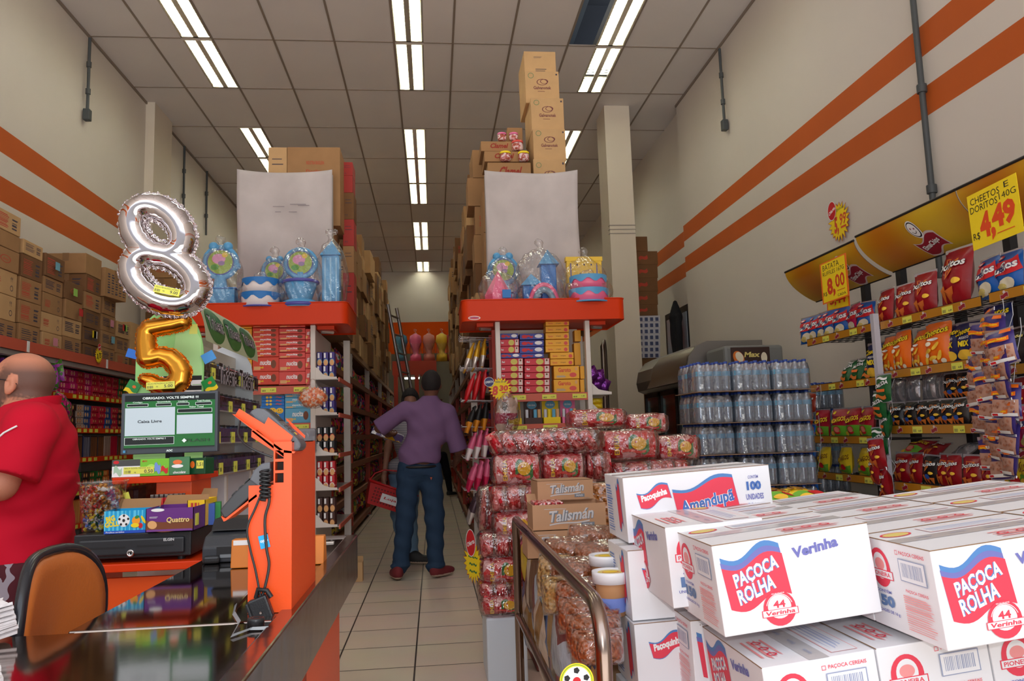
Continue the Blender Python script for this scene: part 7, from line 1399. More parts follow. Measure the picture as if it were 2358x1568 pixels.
# bins' contents: talisman cartons
TAL = mat('talisman_cardboard', (184, 140, 104), .8, var=.08, vscale=8); SLV = mat('silver_grey_print', (190, 186, 186), .5); SLD = mat('slate_print', (110, 116, 124), .6)
def d_tal(F, w, h):
    F.bars(w*.16, h*.82, w*.55, h*.87, SLV, 1, 1, False).txt('Talismán', w*.53, h*.58, w*.62, h*.42, SLD, .06, .25, .07).txt('Talismán', w*.525, h*.6, w*.62, h*.42, SLV, .02, .25, .07).wave(w*.5, h*.3, w*.55, h*.05, SLV, .5, 12, 0, .08).rect(w*.66, h*.14, w*.84, h*.3, mat('slate_print', (0, 0, 0))).txt('MAIS', w*.75, h*.22, w*.12, h*.09, SLV, .02).txt('24 unidades', w*.88, h*.08, w*.1, h*.05, SLD, 0)
def tal(x0, x1, y0, y1, Y, d, lab, rz, openb=False):
    c = atY((x0+x1)/2, y1, Y); w_, h = (x1-x0)/FL*Y, (y1-y0)/FL*Y; t = thing('talisman_carton' if False else 'printed_carton', lab, 'box', c, rz, 'brown Talismán cartons'); q = MB()
    q.box((-w_/2, 0, 0), (w_/2, .003, h), TAL); q.box((-w_/2, d-.003, 0), (w_/2, d, h), TAL); q.box((-w_/2, .003, 0), (-w_/2+.003, d-.003, h), TAL); q.box((w_/2-.003, .003, 0), (w_/2, d-.003, h), TAL); q.box((-w_/2, 0, 0), (w_/2, d, .003), TAL)
    if not openb: q.box((-w_/2, 0, h-.003), (w_/2, d, h), TAL)
    d_tal(Face(q, (-w_/2, 0, 0), (1, 0, 0), (0, 0, 1)), w_, h); q.build('carton_body', t)
    if openb:
        q = MB(); q.add([(-w_/2, d, h), (w_/2, d, h), (w_/2-.02, d+.03, h+.03), (-w_/2, d+.03, h+.03)], [(0, 1, 2, 3)], TAL); q.build('flap', t)
        for k in range(7): q = MB(); q.cbox((-w_/2+.012+k*.017, .01, .01), (-w_/2+.026+k*.017, d-.02, h+.008), .003, pmat('red_wafer_wrap', [(190, 30, 40), (230, 190, 190), (150, 20, 30)], 90)); q.build('wafer_bar', t)
    return t
tal(1216, 1362, 1222, 1285, 3.12, .18, 'lowest brown Talismán carton behind the peanut bags', 0)
tal(1228, 1397, 1162, 1222, 3.15, .18, 'open brown Talismán carton with red wrapped bars, middle one', 0, True)
tal(1238, 1368, 1106, 1152, 3.3, .16, 'topmost brown Talismán carton, in front of the red bags', .05)
tag(MB().box((.50, 3.12, 0), (.74, 3.4, atY(1290, 1285, 3.12).z-.002), mat('bin_cardboard', (150, 116, 84), .8)).build('display_block'), 'brown cardboard block carrying the Talismán cartons', 'box')
# bags of peanuts: skin over lumpy nuts
def nutbag(px, Y, w_, h, d, col, lab, rot=(0, 0, 0)):
    p = atY(*px, Y); t = thing('peanut_bag', lab, 'bag', p, rot, 'bags of peanuts in the bin'); m = nutm[col]; q = pillow(w_, d, h, m, 10); q.v = [(x, y, z-h/2) for x, y, z in q.v]; q.build('nuts', t)
    q = pillow(w_*1.05, d*1.12, h*1.08, FILM, 8); q.v = [(x, y, z-h*.54) for x, y, z in q.v]; q.build('plastic_film', t); return t
nutm = {}
for nm, c in (('brown', (166, 88, 44)), ('pale', (206, 160, 90)), ('orange', (196, 116, 40))):
    m = bpy.data.materials.new('nuts_'+nm); m.use_nodes = True; n = m.node_tree; b = n.nodes['Principled BSDF']; tc = n.nodes.new('ShaderNodeTexCoord'); vo = n.nodes.new('ShaderNodeTexVoronoi'); vo.feature = 'SMOOTH_F1'; vo.inputs['Scale'].default_value = 80; bu = n.nodes.new('ShaderNodeBump'); bu.invert = True; bu.inputs['Strength'].default_value = 1; bu.inputs['Distance'].default_value = .02
    cr = n.nodes.new('ShaderNodeValToRGB'); cr.color_ramp.elements[0].color = rgb(c); cr.color_ramp.elements[1].color = rgb([k*.8 for k in c]); cr.color_ramp.elements[1].position = .9; n.links.new(tc.outputs['Object'], vo.inputs['Vector']); n.links.new(vo.outputs['Distance'], bu.inputs['Height']); n.links.new(bu.outputs[0], b.inputs['Normal']); sp = n.nodes.new('ShaderNodeSeparateColor'); n.links.new(vo.outputs['Color'], sp.inputs[0]); n.links.new(sp.outputs[0], cr.inputs[0]); n.links.new(cr.outputs[0], b.inputs['Base Color']); b.inputs['Roughness'].default_value = .3; nutm[nm] = m
nb = [((1365, 1248), 2.95, .2, .12, .14, 'brown', 'topmost brown peanut bag, beside the lid of the upper tub'), ((1385, 1285), 2.8, .2, .12, .14, 'brown', 'second brown peanut bag, left of the tubs'), ((1310, 1275), 2.9, .18, .12, .14, 'brown', 'brown peanut bag below the lowest Talismán carton'), ((1330, 1325), 2.7, .2, .12, .14, 'brown', 'brown peanut bag left of the lower tub'),
 ((1345, 1372), 2.5, .19, .11, .14, 'brown', 'brown peanut bag under the one by the lower tub'), ((1352, 1415), 2.4, .18, .1, .14, 'brown', 'brown peanut bag halfway down the heap'), ((1368, 1452), 2.3, .17, .1, .14, 'brown', 'brown peanut bag low in the heap'), ((1375, 1488), 2.22, .15, .09, .14, 'brown', 'lowest brown peanut bag in the heap'), ((1276, 1325), 2.75, .12, .14, .12, 'pale', 'pale shelled peanut bag next to the rail, upper'), ((1290, 1370), 2.62, .12, .12, .12, 'pale', 'pale shelled peanut bag next to the rail, lower'),
 ((1390, 1130), 3.45, .14, .07, .12, 'orange', 'top orange nut bag right of the Talismán cartons'), ((1392, 1152), 3.42, .14, .07, .12, 'orange', 'second orange nut bag right of the Talismán cartons'), ((1394, 1175), 3.4, .14, .07, .12, 'orange', 'third orange nut bag right of the Talismán cartons'), ((1402, 1198), 3.38, .14, .07, .12, 'orange', 'lowest orange nut bag right of the Talismán cartons')]
for px, Y, w_, h, d, c, lb in nb: nutbag(px, Y, w_, h, d, c, lb, (0, rnd.uniform(-.1, .1), rnd.uniform(-.3, .3)))
tag(MB().prism([(2.0, 0), (3.08, 0), (3.08, .55), (2.75, .5), (2.45, .3), (2.0, .1)], .50, .74, mat('bin_cardboard', (0, 0, 0)), Matrix(((0, 0, 1, 0), (1, 0, 0, 0), (0, 1, 0, 0), (0, 0, 0, 1)))).build('sloping_bin'), 'sloping cardboard bin carrying the heap of peanut bags', 'bin')
# tubs of peanut sweet with white lids
def tub(px, px1, Y, lab):
    p = atY(*px1, Y); h = (px1[1]-px[1])/FL*Y; t = thing('peanut_sweet_tub', lab, 'tub', p, 0, 'tubs with white lids'); r = .052
    q = MB(); q.lathe([(.001, 0), (r*.78, 0), (r*.93, h*.85, mat('tan_sweet', (190, 140, 96), .5)), (r*.93, h*.86)], mat('tan_sweet', (190, 140, 96), .5), 24); q.lathe([(r*.80, .012), (r*.865, h*.42)], mat('blue_tub_label', (110, 130, 200), .5), 24); q.build('tub_body', t)
    q = MB(); q.lathe([(r*.96, h*.74), (r*1.08, h*.74), (r*1.1, h*.93), (r*1.1, h), (r*1.0, h), (r*.97, h*.965), (.001, h*.965)], mat('white_lid', (232, 232, 236), .4), 28); f = Face(q, (0, 0, h*.966), (1, 0, 0), (0, 1, 0)); f.ell(0, 0, r*.75, r*.75, PBG).ell(0, .0, r*.5, r*.3, RED).ell(0, 0, r*.45, r*.25, YEL); q.build('lid', t)
tub((1395, 1280), (1400, 1365), 2.55, 'upper peanut sweet tub with white lid beside the white cartons'); tub((1408, 1318), (1410, 1415), 2.4, 'lower peanut sweet tub with white lid beside the white cartons'); tub((1382, 1440), (1385, 1500), 2.3, 'third tub almost hidden low behind the rail')
# crisp bags hung behind the rail
FB = [pmat('foil_bag_a', [(150, 110, 60), (60, 70, 110), (200, 180, 160), (110, 80, 60)], 7, .25, .5, (1, 1, .4)), pmat('foil_bag_b', [(70, 90, 130), (190, 150, 90), (120, 60, 60), (180, 190, 200)], 7, .25, .5, (1, 1, .4)), pmat('foil_bag_c', [(200, 170, 60), (90, 110, 150), (170, 60, 70), (150, 120, 80)], 7, .25, .5, (1, 1, .4))]
for i, (x, y, Y, s_) in enumerate(((1232, 1330, 3.2, 1), (1245, 1400, 3.0, 1.1), (1270, 1440, 2.75, 1.1), (1255, 1500, 2.8, 1.2), (1300, 1470, 2.55, 1.05), (1300, 1535, 2.55, 1.2), (1345, 1500, 2.35, .9), (1350, 1550, 2.3, 1.1), (1215, 1290, 3.4, .9), (1225, 1440, 3.3, 1.1))):
    p = atX(x, y, .44+.01*(i % 3)); q = pillow(.26*s_, .07, .30*s_, FB[i % 3]); q.v = [(a, b_, c-.15) for a, b_, c in q.v]
    if i == 5: f = Face(q, (-.07, -.045, -.08), Vector((.6, 0, -.8)), Vector((.8, 0, .6)), .002); f.wave(.09, .03, .24, .09, mat('dark_slate_label', (50, 54, 74), .4), .15).txt('SULINA NEL', .09, .035, .18, .04, SLV, .03)
    tag(q.build('crisp_bag', None, p, (rnd.uniform(-.1, .1), rnd.uniform(-.25, .25), -PI/2+rnd.uniform(-.12, .12))), '%s foil crisp bag standing behind the guard rail, %s' % (['brown', 'blue', 'gold'][i % 3], ['upper rear', 'second down', 'centre', 'low rear', 'right of centre', 'with slate label', 'by the nut heap', 'lowest front', 'behind the post top', 'left of the label one'][i]), 'bag', 'foil crisp bags behind the rail')
for i, (x, y, Y, w_, m, a) in enumerate(((1262, 1380, 2.55, .05, TAG, .1), (1314, 1458, 2.2, .032, WHITE, -.1), (1222, 1263, 3.3, .03, TAG, 0), (1220, 1225, 3.3, .03, TAG, 0))): p = atX(x, y, .398); p = atY(x, y, p.y); tag(MB().box((-w_/2, 0, -w_*.3 if i == 0 else -w_/2), (w_/2, .001, w_*.3 if i == 0 else w_/2), m).build('price_slip', None, p, (0, a, -.7)), '%s price slip clipped on the bags behind the rail, %s' % (['yellow', 'white', 'yellow', 'yellow'][i], ['larger one', 'square one', 'upper small one', 'top small one'][i]), 'price slip')
# round football sign at the bottom
p = atY(1328, 1568, 1.75); t = thing('football_sign', 'round football sign with yellow and green rim hung on the guard rail', 'sign', p); q = MB(); f = Face(q, (0, 0, 0), (1, 0, 0), (0, 0, 1)); r = .036*1.0; f.ell(0, 0, r*1.05, r*1.05, YEL, 32).ell(0, 0, r*.97, r*.97, GREEN, 32).ell(0, 0, r*.93, r*.93, YEL, 32).ell(0, 0, r*.86, r*.86, WHITE, 32)
for k in range(5): f.ell(r*.62*math.cos(k*1.257+.3), r*.62*math.sin(k*1.257+.3), r*.2, r*.2, BLACK, 5, k*1.257)
f.ell(0, 0, r*.25, r*.25, RED, 16); q.box((-.02, .0005, -.02), (.02, .003, .02), WHITE); q.build('disc', t); q = MB(); q.box((-.004, .001, -.2), (.004, .004, -.02), WHITE); q.build('stick', t)
# ================================================================== red snack bundles
RS = pmat('red_snack_wrap', [(206, 30, 44), (190, 20, 36), (226, 60, 70), (236, 200, 200)], 22, .22, .5); RS2 = pmat('red_foil_wrap', [(210, 30, 46), (180, 18, 34), (240, 150, 150)], 40, .2, .8)
def packet(front):
    q = pillow(.30 if front else .07, .07 if front else .16, .125, RS if front else RS2, 7)
    if front: f = Face(q, (-.15, -.037, 0), (1, 0, 0), (0, 0, 1), .0012); f.txt('EMILIA', .06, .062, .095, .03, NAVY, .08, 0, PI/2).txt('EMILIA', .06, .062, .095, .03, YEL, .03, 0, PI/2).wave(.19, .06, .12, .06, GREEN, .3).ell(.19, .065, .045, .03, YEL).wave(.16, .03, .14, .012, PK['lred'], .4)
    return q
def bundle(style, x0, x1, y0, y1, Y, lab, rz=0, d=.3, tilt=0):
    c = atY((x0+x1)/2, y1, Y); w_, h = (x1-x0)/FL*Y, (y1-y0)/FL*Y; t = thing('snack_bundle', lab, 'bundle', c, (0, tilt, rz), 'plastic-wrapped bundles of red snacks')
    if style == 'label':
        for k in range(3): q = pkA if k == 0 else pkB; o = bpy.data.objects.new('snack_packet', q); C.objects.link(o); o.parent = t; o.location = (0, .045+k*.085, .01); o.scale = (w_*.92/.30, 1, h*.92/.125)
    else:
        n_ = max(3, int(w_/.07))
        for k in range(n_): o = bpy.data.objects.new('snack_packet', pkC); C.objects.link(o); o.parent = t; o.location = (-w_/2+w_*(k+.5)/n_, .1, .005); o.rotation_euler = (0, -.45 if style == 'slant' else rnd.uniform(-.12, .12), 0); o.scale = (w_*.9/n_/.07, 1.3, h*.95/.125)
    q = MB(); hw, hd = w_/2, d/2; n_ = 14
    def f(u, v): # puffy wrap over the bundle, gathered at the right end
        a = 2*PI*u; b_ = PI*(v-.5); cs, sn = math.cos(b_), math.sin(b_); x = hw*1.08*(abs(sn)**.55)*(1 if sn > 0 else -1); k = abs(cs)**.35; e = 1+.05*math.sin(9*a+5*v)+.04*math.sin(23*v+a)
        return (x, d*.5-.02+hd*k*(abs(math.cos(a))**.5)*(1 if math.cos(a) > 0 else -1)*e, h*.5+h*.54*k*(abs(math.sin(a))**.5)*(1 if math.sin(a) > 0 else -1)*e)
    q.grid(f, 20, n_, FILMR); q.build('plastic_wrap', t); return t
FILMR = film('wrinkled_clear_plastic', (246, 226, 224), .5, 1.0, 22)
pkA = packet(True).build('a'); pkB = pillow(.30, .07, .125, RS).build('b'); pkC = packet(False).build('c'); _t = [pkA, pkB, pkC]; pkA, pkB, pkC = [o.data for o in _t]
for o in _t: bpy.data.objects.remove(o)
ZB = [('slant', 1140, 1392, 988, 1046, 4.25, 'long bundle of slanted red packets lying across the pile top'), ('label', 1318, 1448, 942, 986, 4.75, 'rearmost red snack bundle, left of the two at the top'), ('label', 1448, 1545, 952, 998, 4.75, 'rearmost red snack bundle, right of the two at the top'), ('label', 1392, 1524, 990, 1058, 4.4, 'large labelled red bundle in the upper middle'), ('label', 1520, 1620, 1002, 1060, 4.45, 'labelled red bundle at the right end of the pile'),
 ('label', 1140, 1250, 1048, 1118, 4.2, 'labelled red bundle under the long slanted one, left'), ('label', 1252, 1352, 1046, 1108, 4.22, 'labelled red bundle under the long slanted one, middle'), ('up', 1354, 1412, 1042, 1108, 4.25, 'small red bundle under the long slanted one, right'), ('up', 1412, 1600, 1062, 1120, 4.35, 'red bundle half hidden behind the white Amendupã carton'),
 ('up', 1135, 1245, 1120, 1184, 4.15, 'upright packets bundle, third layer at the aisle side'), ('label', 1142, 1240, 1184, 1240, 4.12, 'labelled bundle, fourth layer at the aisle side'), ('up', 1108, 1212, 1232, 1292, 4.08, 'fifth layer bundle at the aisle side'), ('label', 1112, 1215, 1290, 1348, 4.05, 'sixth layer bundle at the aisle side'), ('up', 1108, 1212, 1345, 1390, 4.0, 'seventh layer bundle at the aisle side'), ('label', 1112, 1212, 1378, 1422, 3.95, 'lowest bundle resting on the white foam box'),
 ('up', 1240, 1330, 1110, 1175, 4.2, 'bundle behind the topmost Talismán carton'), ('up', 1105, 1150, 1130, 1230, 4.35, 'bundle bulging towards the aisle behind the third layer')]
for z_ in ZB: bundle(*z_)
Wb = mat('white_foam_box', (206, 214, 222), .5, bump=.05, bscale=30); p0_ = atZ(1118, 1553, 0); tag(MB().cbox((p0_.x, 3.95, 0), (p0_.x+.2, 4.3, atY(1150, 1422, 3.95).z), .012, Wb).build('foam_box'), 'white foam box on the floor under the red snack bundles', 'box')
tag(MB().cbox((.5, 4.12, 0), (1.6, 4.75, .8), .01, mat('pile_cardboard', (140, 80, 70), .8)).build('pile_block'), 'cartons wrapped under the red snack bundles', 'box')
# offer card at the aisle side of the pile
burst(0, 0, .105, 0, [('~~~', 0, .25, 1.0, .12, mat('card_green', (60, 120, 60), .6), .01), ('~~', 0, -.1, .8, .16, mat('card_green', (0, 0, 0)), .01), ('~~', 0, -.45, .8, .16, mat('card_green', (0, 0, 0)), .01)], (RED, -.1, .95, .52, .68), 'Oferta', 'yellow zigzag offer card with red oval hanging low at the aisle side', (Vector((.42, -.9, 0)).normalized(), (0, 0, 1)), atY(1088, 1295, 4.2))
# small carton standing on the floor beyond the counter
p = atZ(822, 1340, 0); q = MB(); q.box((-.045, 0, 0), (.045, .002, .16), CARD2); q.box((-.045, .1, 0), (.045, .102, .2), CARD2); q.box((-.047, 0, 0), (-.045, .1, .18), CARD2); q.box((.045, 0, 0), (.047, .1, .16), CARD2); tag(q.build('open_carton', None, (p.x, p.y, .001)), 'small open cardboard box standing on the floor past the counter end', 'box')
# ================================================================== snack rack along the right wall
XF = 3.05; BM = mat('black_wire_metal', (26, 25, 27), .45); GE = mat('gold_shelf_strip', (196, 132, 30), .35, var=.15, vscale=4); MR = mat('maroon_logo', (150, 24, 44), .45)
def logo(f, cx, cy, w, shelf=False):
    """ribbon logo with a round smiling disc above"""
    h = w*.42
    f.wave(cx, cy, w, h*1.05, mat('logo_silver', (214, 200, 196), .4), .18, 12, PI, .12).wave(cx, cy, w*.92, h*.86, MR, .18, 12, PI, .12)
    if not shelf:
        f.txt('ElmaChips', cx, cy, w*.78, h*.36, mat('dark_red_shadow', (90, 10, 20), .5), .08, .1, .18).txt('ElmaChips', cx, cy+.002, w*.76, h*.36, WHITE, .03, .1, .18)
        f.ell(cx-w*.04, cy+h*1.05, w*.19, h*.58, WHITE, 24, .5).ell(cx-w*.04, cy+h*1.05, w*.165, h*.5, BLACK, 24, .5).ell(cx-w*.04, cy+h*1.05, w*.14, h*.43, WHITE, 24, .5).ring(cx-w*.04, cy+h*1.02, w*.07, w*.085, BLACK, 12, PI*1.1, PI*1.9).ell(cx-w*.09, cy+h*1.15, w*.02, w*.025, MR).ell(cx+w*.03, cy+h*1.1, w*.02, w*.025, MR)
    else: f.ell(cx, cy+h*.8, w*.16, h*.34, mat('logo_silver', (0, 0, 0)))
SECT = [(5.02, 6.02, (1.875, 1.50, 1.095, .815), 'far'), (3.98, 4.97, (1.868, 1.53, 1.165, .795), 'middle'), (2.93, 3.92, (1.872, 1.47, 1.035, .815), 'near')]
for si, (ya, yb, zs, nm) in enumerate(SECT):
    t = thing('snack_rack', '%s section of black snack rack with gold shelf strips on right wall' % nm, 'rack', (XF, ya, 0)); L = yb-ya
    for y in (L*.25, L*.75) if si else (L*.78, L*.3): q = MB(); q.box((.38, y-.03, 0), (.43, y+.03, 2.45), BM); q.build('upright', t)
    for z in zs+(.45,):
        q = MB()
        for k in range(7): q.tube([(.02+.06*k, 0, z), (.02+.06*k, L, z)], .004, BM, 4)
        for k in range(9): q.tube([(.0, L*k/8, z-.004), (.4, L*k/8, z-.004)], .003, BM, 4)
        q.build('wire_shelf', t)
        q = MB(); q.box((-.006, .0, z-.035), (0, L, z+.025), BM); q.box((-.009, .005, z-.031), (-.006, L-.005, z+.021), GE); f = Face(q, (-.0092, L, z-.035), (0, -1, 0), (0, 0, 1))
        for k in range(3): logo(f, L*(.12+.36*k), .024, .06, True)
        for k in range(2): x = L*(.28+.4*k)+.02*math.sin(z*9); f.rect(x, .006, x+.1, .048, TAG).bars(x+.008, .012, x+.04, .03, INK, 10, k).txt(['1.99', '4.49', '2.99'][si], x+.075, .02, .03, .014, INK, .01)
        q.build('shelf_strip', t)
t = thing('rack_post', 'white perforated post at the near side of the middle snack rack section', 'post', (XF-.04, 3.95, 0)); q = MB(); q.box((-.02, -.02, 0), (.02, .02, 1.5), mat('greyish_post', (190, 188, 198), .4)); q.build('post', t)
tag(MB().box((-.02, -.02, 0), (.02, .02, 1.95), mat('greyish_post', (0, 0, 0))).build('rack_post', None, (XF-.03, 4.995, 0)), 'white post between the far and middle snack rack sections', 'post')
tag(MB().box((-.004, -.004, 0), (.004, .004, 1.68), mat('clear_rod', (200, 200, 205), .2)).build('display_rod', None, (2.9, 6.05, 0)), 'thin pale rod at the far end of the snack rack', 'rod')
# curved gold header panels
GH = bpy.data.materials.new('gold_header_print'); GH.use_nodes = True; n = GH.node_tree; b = n.nodes['Principled BSDF']; tc = n.nodes.new('ShaderNodeTexCoord'); wv = n.nodes.new('ShaderNodeTexWave'); wv.bands_direction = 'Y'; wv.inputs['Scale'].default_value = .32; wv.inputs['Phase Offset'].default_value = 1.2; wv.inputs['Distortion'].default_value = .4
cr = n.nodes.new('ShaderNodeValToRGB'); cr.color_ramp.elements[0].color = rgb((190, 116, 24)); cr.color_ramp.elements[1].color = rgb((214, 176, 44)); n.links.new(tc.outputs['Object'], wv.inputs[0]); n.links.new(wv.outputs['Fac'], cr.inputs[0]); n.links.new(cr.outputs[0], b.inputs['Base Color']); b.inputs['Roughness'].default_value = .3
for i, (ya, yb, nm) in enumerate(((5.17, 6.27, 'far'), (4.07, 5.14, 'middle'), (3.0, 4.06, 'near'))):
    zt2, zb2 = 2.53+.0*i, 2.27; dz = .02 if i == 0 else 0
    t = thing('header_panel', 'curved gold %s header panel above the snack rack' % nm, 'sign', (XF-.03, ya, 0)); L = yb-ya
    def hf(u, v): a = v*PI/2; return (.26*(1-math.sin(a))**.9, L*(1-u), zb2-dz+(zt2-zb2)*(1-math.cos(a)) if False else zb2-dz+(zt2-zb2)*v**1.25)
    q = MB(); q.grid(hf, 12, 12, GH); q.grid(lambda u, v: tuple(Vector(hf(u, v))+Vector((.004, 0, .002))), 12, 12, mat('header_back', (150, 140, 130), .6))
    def hm(x, y, l): p = Vector(hf(x/L, max(0, min(1, y/.30)))); return p+Vector((-.9, 0, -.35))*l
    logo(Face(q, (0, 0, 0), (0, -1, 0), (0, 0, 1), .004, hm), L*(.57 if i else .78), .085, .25); q.build('panel', t)
    q = MB(); q.tube([(hf(0, 1)[0], L, hf(0, 1)[2]), (hf(0, 1)[0], 0, hf(0, 1)[2])], .009, BM, 6); q.tube([(hf(0, 0)[0], L, hf(0, 0)[2]), (hf(0, 0)[0], 0, hf(0, 0)[2])], .006, BM, 6); q.build('edge_rods', t) if False else q.build('edge_trim', t)
    q = MB()
    for y in (.3*L, .8*L): q.tube([(.26, y, zb2-.01), (.30, y, zb2-.06)], .006, BM, 5); 
    q.build('bracket', t) if False else None
def card(cs, X, m, lab, nm='price_card', border=None):
    tl_, tr_, br_, bl_ = [atX(x, y, X) for x, y in cs]; o = bl_; Xv = br_-bl_; W = Xv.length; Xv.normalize(); Yv = (tl_-bl_); H = Yv.length; N = Xv.cross(Yv).normalized(); Yv = N.cross(Xv).normalized()
    t = thing(nm, lab, 'price card', o+Xv*W/2); q = MB(); of = -Xv*W/2
    q.add([of, of+Xv*W, of+Xv*W+Yv*H, of+Yv*H, of-N*.002, of+Xv*W-N*.002, of+Xv*W+Yv*H-N*.002, of+Yv*H-N*.002], [(0, 1, 2, 3), (7, 6, 5, 4), (0, 4, 5, 1), (1, 5, 6, 2), (2, 6, 7, 3), (3, 7, 4, 0)], border or m); f = Face(q, of, Xv, Yv, .0008)
    if border: f.rect(W*.05, H*.03, W*.95, H*.97, m)
    return t, q, f, W, H
PO = mat('orange_marker', (226, 74, 20), .5)
t, q, f, W, H = card([(2213, 462), (2327, 411), (2358, 532), (2242, 578)], 2.93, YEL, 'large yellow 4,49 price card hung over the gold headers')
f.txt('CHEETOS', W*.36, H*.86, W*.6, H*.12, BLACK, .0).txt('E', W*.8, H*.9, W*.09, H*.1, BLACK, 0).txt('DORITOS', W*.32, H*.71, W*.56, H*.12, BLACK, .0).txt('140G', W*.8, H*.74, W*.32, H*.11, BLACK, -.005).txt('R$', W*.11, H*.22, W*.14, H*.14, BLACK, 0).txt('4,', W*.35, H*.33, W*.3, H*.55, PO, .05).txt('49', W*.68, H*.43, W*.46, H*.42, PO, .05).rect(W*.52, H*.13, W*.86, H*.145, PO); q.build('card', t)
t, q, f, W, H = card([(1883, 612), (1951, 587), (1956, 680), (1895, 702)], 2.93, YEL, 'yellow 8,00 price card hung on the far gold header', border=ORANGEP)
f.txt('BATATA', W*.42, H*.86, W*.62, H*.13, BLACK, 0).txt('RUFFLES 167G', W*.5, H*.71, W*.8, H*.1, BLACK, 0).txt('R$', W*.14, H*.22, W*.14, H*.11, BLACK, 0).txt('8,', W*.38, H*.34, W*.3, H*.48, PK['ored'], .04).txt('00', W*.72, H*.44, W*.34, H*.32, PK['ored'], .02).rect(W*.6, H*.2, W*.88, H*.215, PK['ored']).txt('CADA', W*.75, H*.1, W*.3, H*.06, BLACK, 0); q.build('card', t)
t, q, f, W, H = card([(1903, 680), (1955, 668), (1957, 704), (1905, 716)], 2.98, YEL, 'orange 5,44 card half hidden under the 8,00 card', border=ORANGEP); f.txt('5,44', W*.5, H*.55, W*.7, H*.7, PK['ored'], .04); q.build('card', t)
burst(0, 0, .175, 0, [('5,', -.25, -.2, .45, 1.0, PK['ored'], .05), ('99', .38, .05, .6, .6, PK['ored'], .02), ('salgadinho', .1, .62, .9, .2, mat('card_green', (0, 0, 0)), .0), ('—', .4, -.35, .5, .1, PK['ored'], .02)], (RED, -.55, .7, .42, .5), 'Oferta', 'yellow 5,99 starburst with red disc taped to the right wall', ((0, -1, 0), (0, 0, 1)), atX(1931, 510, XR-.02))
# ------------------------------------------------------------------ snack bags
def sbag(w_, h, d_, base, deco, cr_=(210, 210, 215)):
    mb = MB(); nx, nz = 8, 12
    def Yp(x, z, sg): # x in -1..1, z 0..1
        t_ = max(0, 1-abs(x)**2.6)**.7*max(0, math.sin(PI*min(1, max(0, (z-.05)/.90))))**.55; return sg*d_/2*t_*(1+.10*math.sin(7*x+9*z)+.06*math.sin(19*z+3*x))
    def xs(u, v): x = (u-.5)*2; return x*w_/2*(1-.05*math.sin(PI*v))
    mb.grid(lambda u, v: (xs(u, v), Yp((u-.5)*2, v, -1), v*h), nx, nz, base); mb.grid(lambda u, v: (xs(1-u, v), Yp((.5-u)*2, v, 1), v*h), nx, nz, base)
    for z_ in (0, h): mb.box((-w_/2, -.002, z_-.012 if z_ else 0), (w_/2, .002, z_+.006 if z_ else .012), mat('foil_seam', (196, 190, 196), .25, .6))
    def fm(x, y, l): u = x/w_; return Vector((x-w_/2, Yp((u-.5)*2, y/h, -1)-.003-l*1.2, y))
    f = Face(mb, (0, 0, 0), (1, 0, 0), (0, 0, 1), .0012, fm); deco(f, w_, h); return mb
def brand(f, s_, w, h, y, m1, m2, hh=.17, rot=.15, ww=.82): f.txt(s_, w*.5, h*y, w*ww, h*hh, m2, .09, .12, rot).txt(s_, w*.5, h*y, w*ww*.98, h*hh, m1, .03, .12, rot)
DR = mat('doritos_red_foil', (150, 14, 28), .28, bump=.25, bscale=14); CO = mat('orange_foil', (238, 110, 16), .3, bump=.25, bscale=14); RB_ = mat('blue_foil', (24, 92, 176), .25, bump=.25, bscale=14); DK_ = mat('black_foil', (28, 24, 26), .25, bump=.25, bscale=14); GRF = mat('green_foil', (20, 90, 44), .28, bump=.25, bscale=14); YF_ = mat('yellow_foil', (240, 206, 40), .3, bump=.25, bscale=14); MF = mat('maroon_foil', (170, 20, 44), .28, bump=.25, bscale=14); SF = mat('silver_foil_bag', (176, 176, 184), .2, .7, bump=.5, bscale=22); NV = mat('navy_foil', (26, 36, 90), .28, bump=.25, bscale=14); GM = mat('lime_foil', (110, 190, 60), .3, bump=.25, bscale=14)
CHIP = mat('tortilla_chip', (222, 120, 40), .6); PUFF = mat('corn_puff', (250, 200, 60), .6); CRM = mat('cream_bits', (236, 226, 200), .6)
def d_dor(blk=False):
    def f(F, w, h):
        F.poly([(w*.3, h*.82), (w*.72, h*.8), (w*.42, h*.46)], CHIP).poly([(w*.34, h*.8), (w*.67, h*.785), (w*.43, h*.52)], BLACK if blk else DR); brand(F, 'Doritos', w, h, .7, WHITE, BLACK, .13); F.poly([(w*.1, h*.32), (w*.4, h*.36), (w*.3, h*.06)], CHIP).poly([(w*.35, h*.28), (w*.65, h*.34), (w*.5, h*.05)], mat('tortilla_chip2', (200, 96, 30), .6)).ell(w*.74, h*.42, w*.12, h*.05, PUFF)
        if blk: F.ell(w*.55, h*.3, w*.12, h*.08, BLUE).poly([(w*.6, h*.26), (w*.9, h*.28), (w*.78, h*.06)], CHIP)
    return f
def d_che(F, w, h):
    brand(F, 'Cheetos', w, h, .76, YEL, BLACK, .15, .2, .9); F.ell(w*.5, h*.6, w*.22, h*.03, WHITE)
    for k, (x, y, a) in enumerate(((.6, .45, .7), (.3, .35, .3), (.7, .25, 1.0), (.45, .2, .2), (.2, .18, 1.2))): F.ell(w*x, h*y, w*.16, h*.045, PUFF, 14, a)
    for x, y in ((.25, .27), (.5, .12), (.8, .13), (.36, .5)): F.ell(w*x, h*y, w*.09, h*.05, CRM, 12)
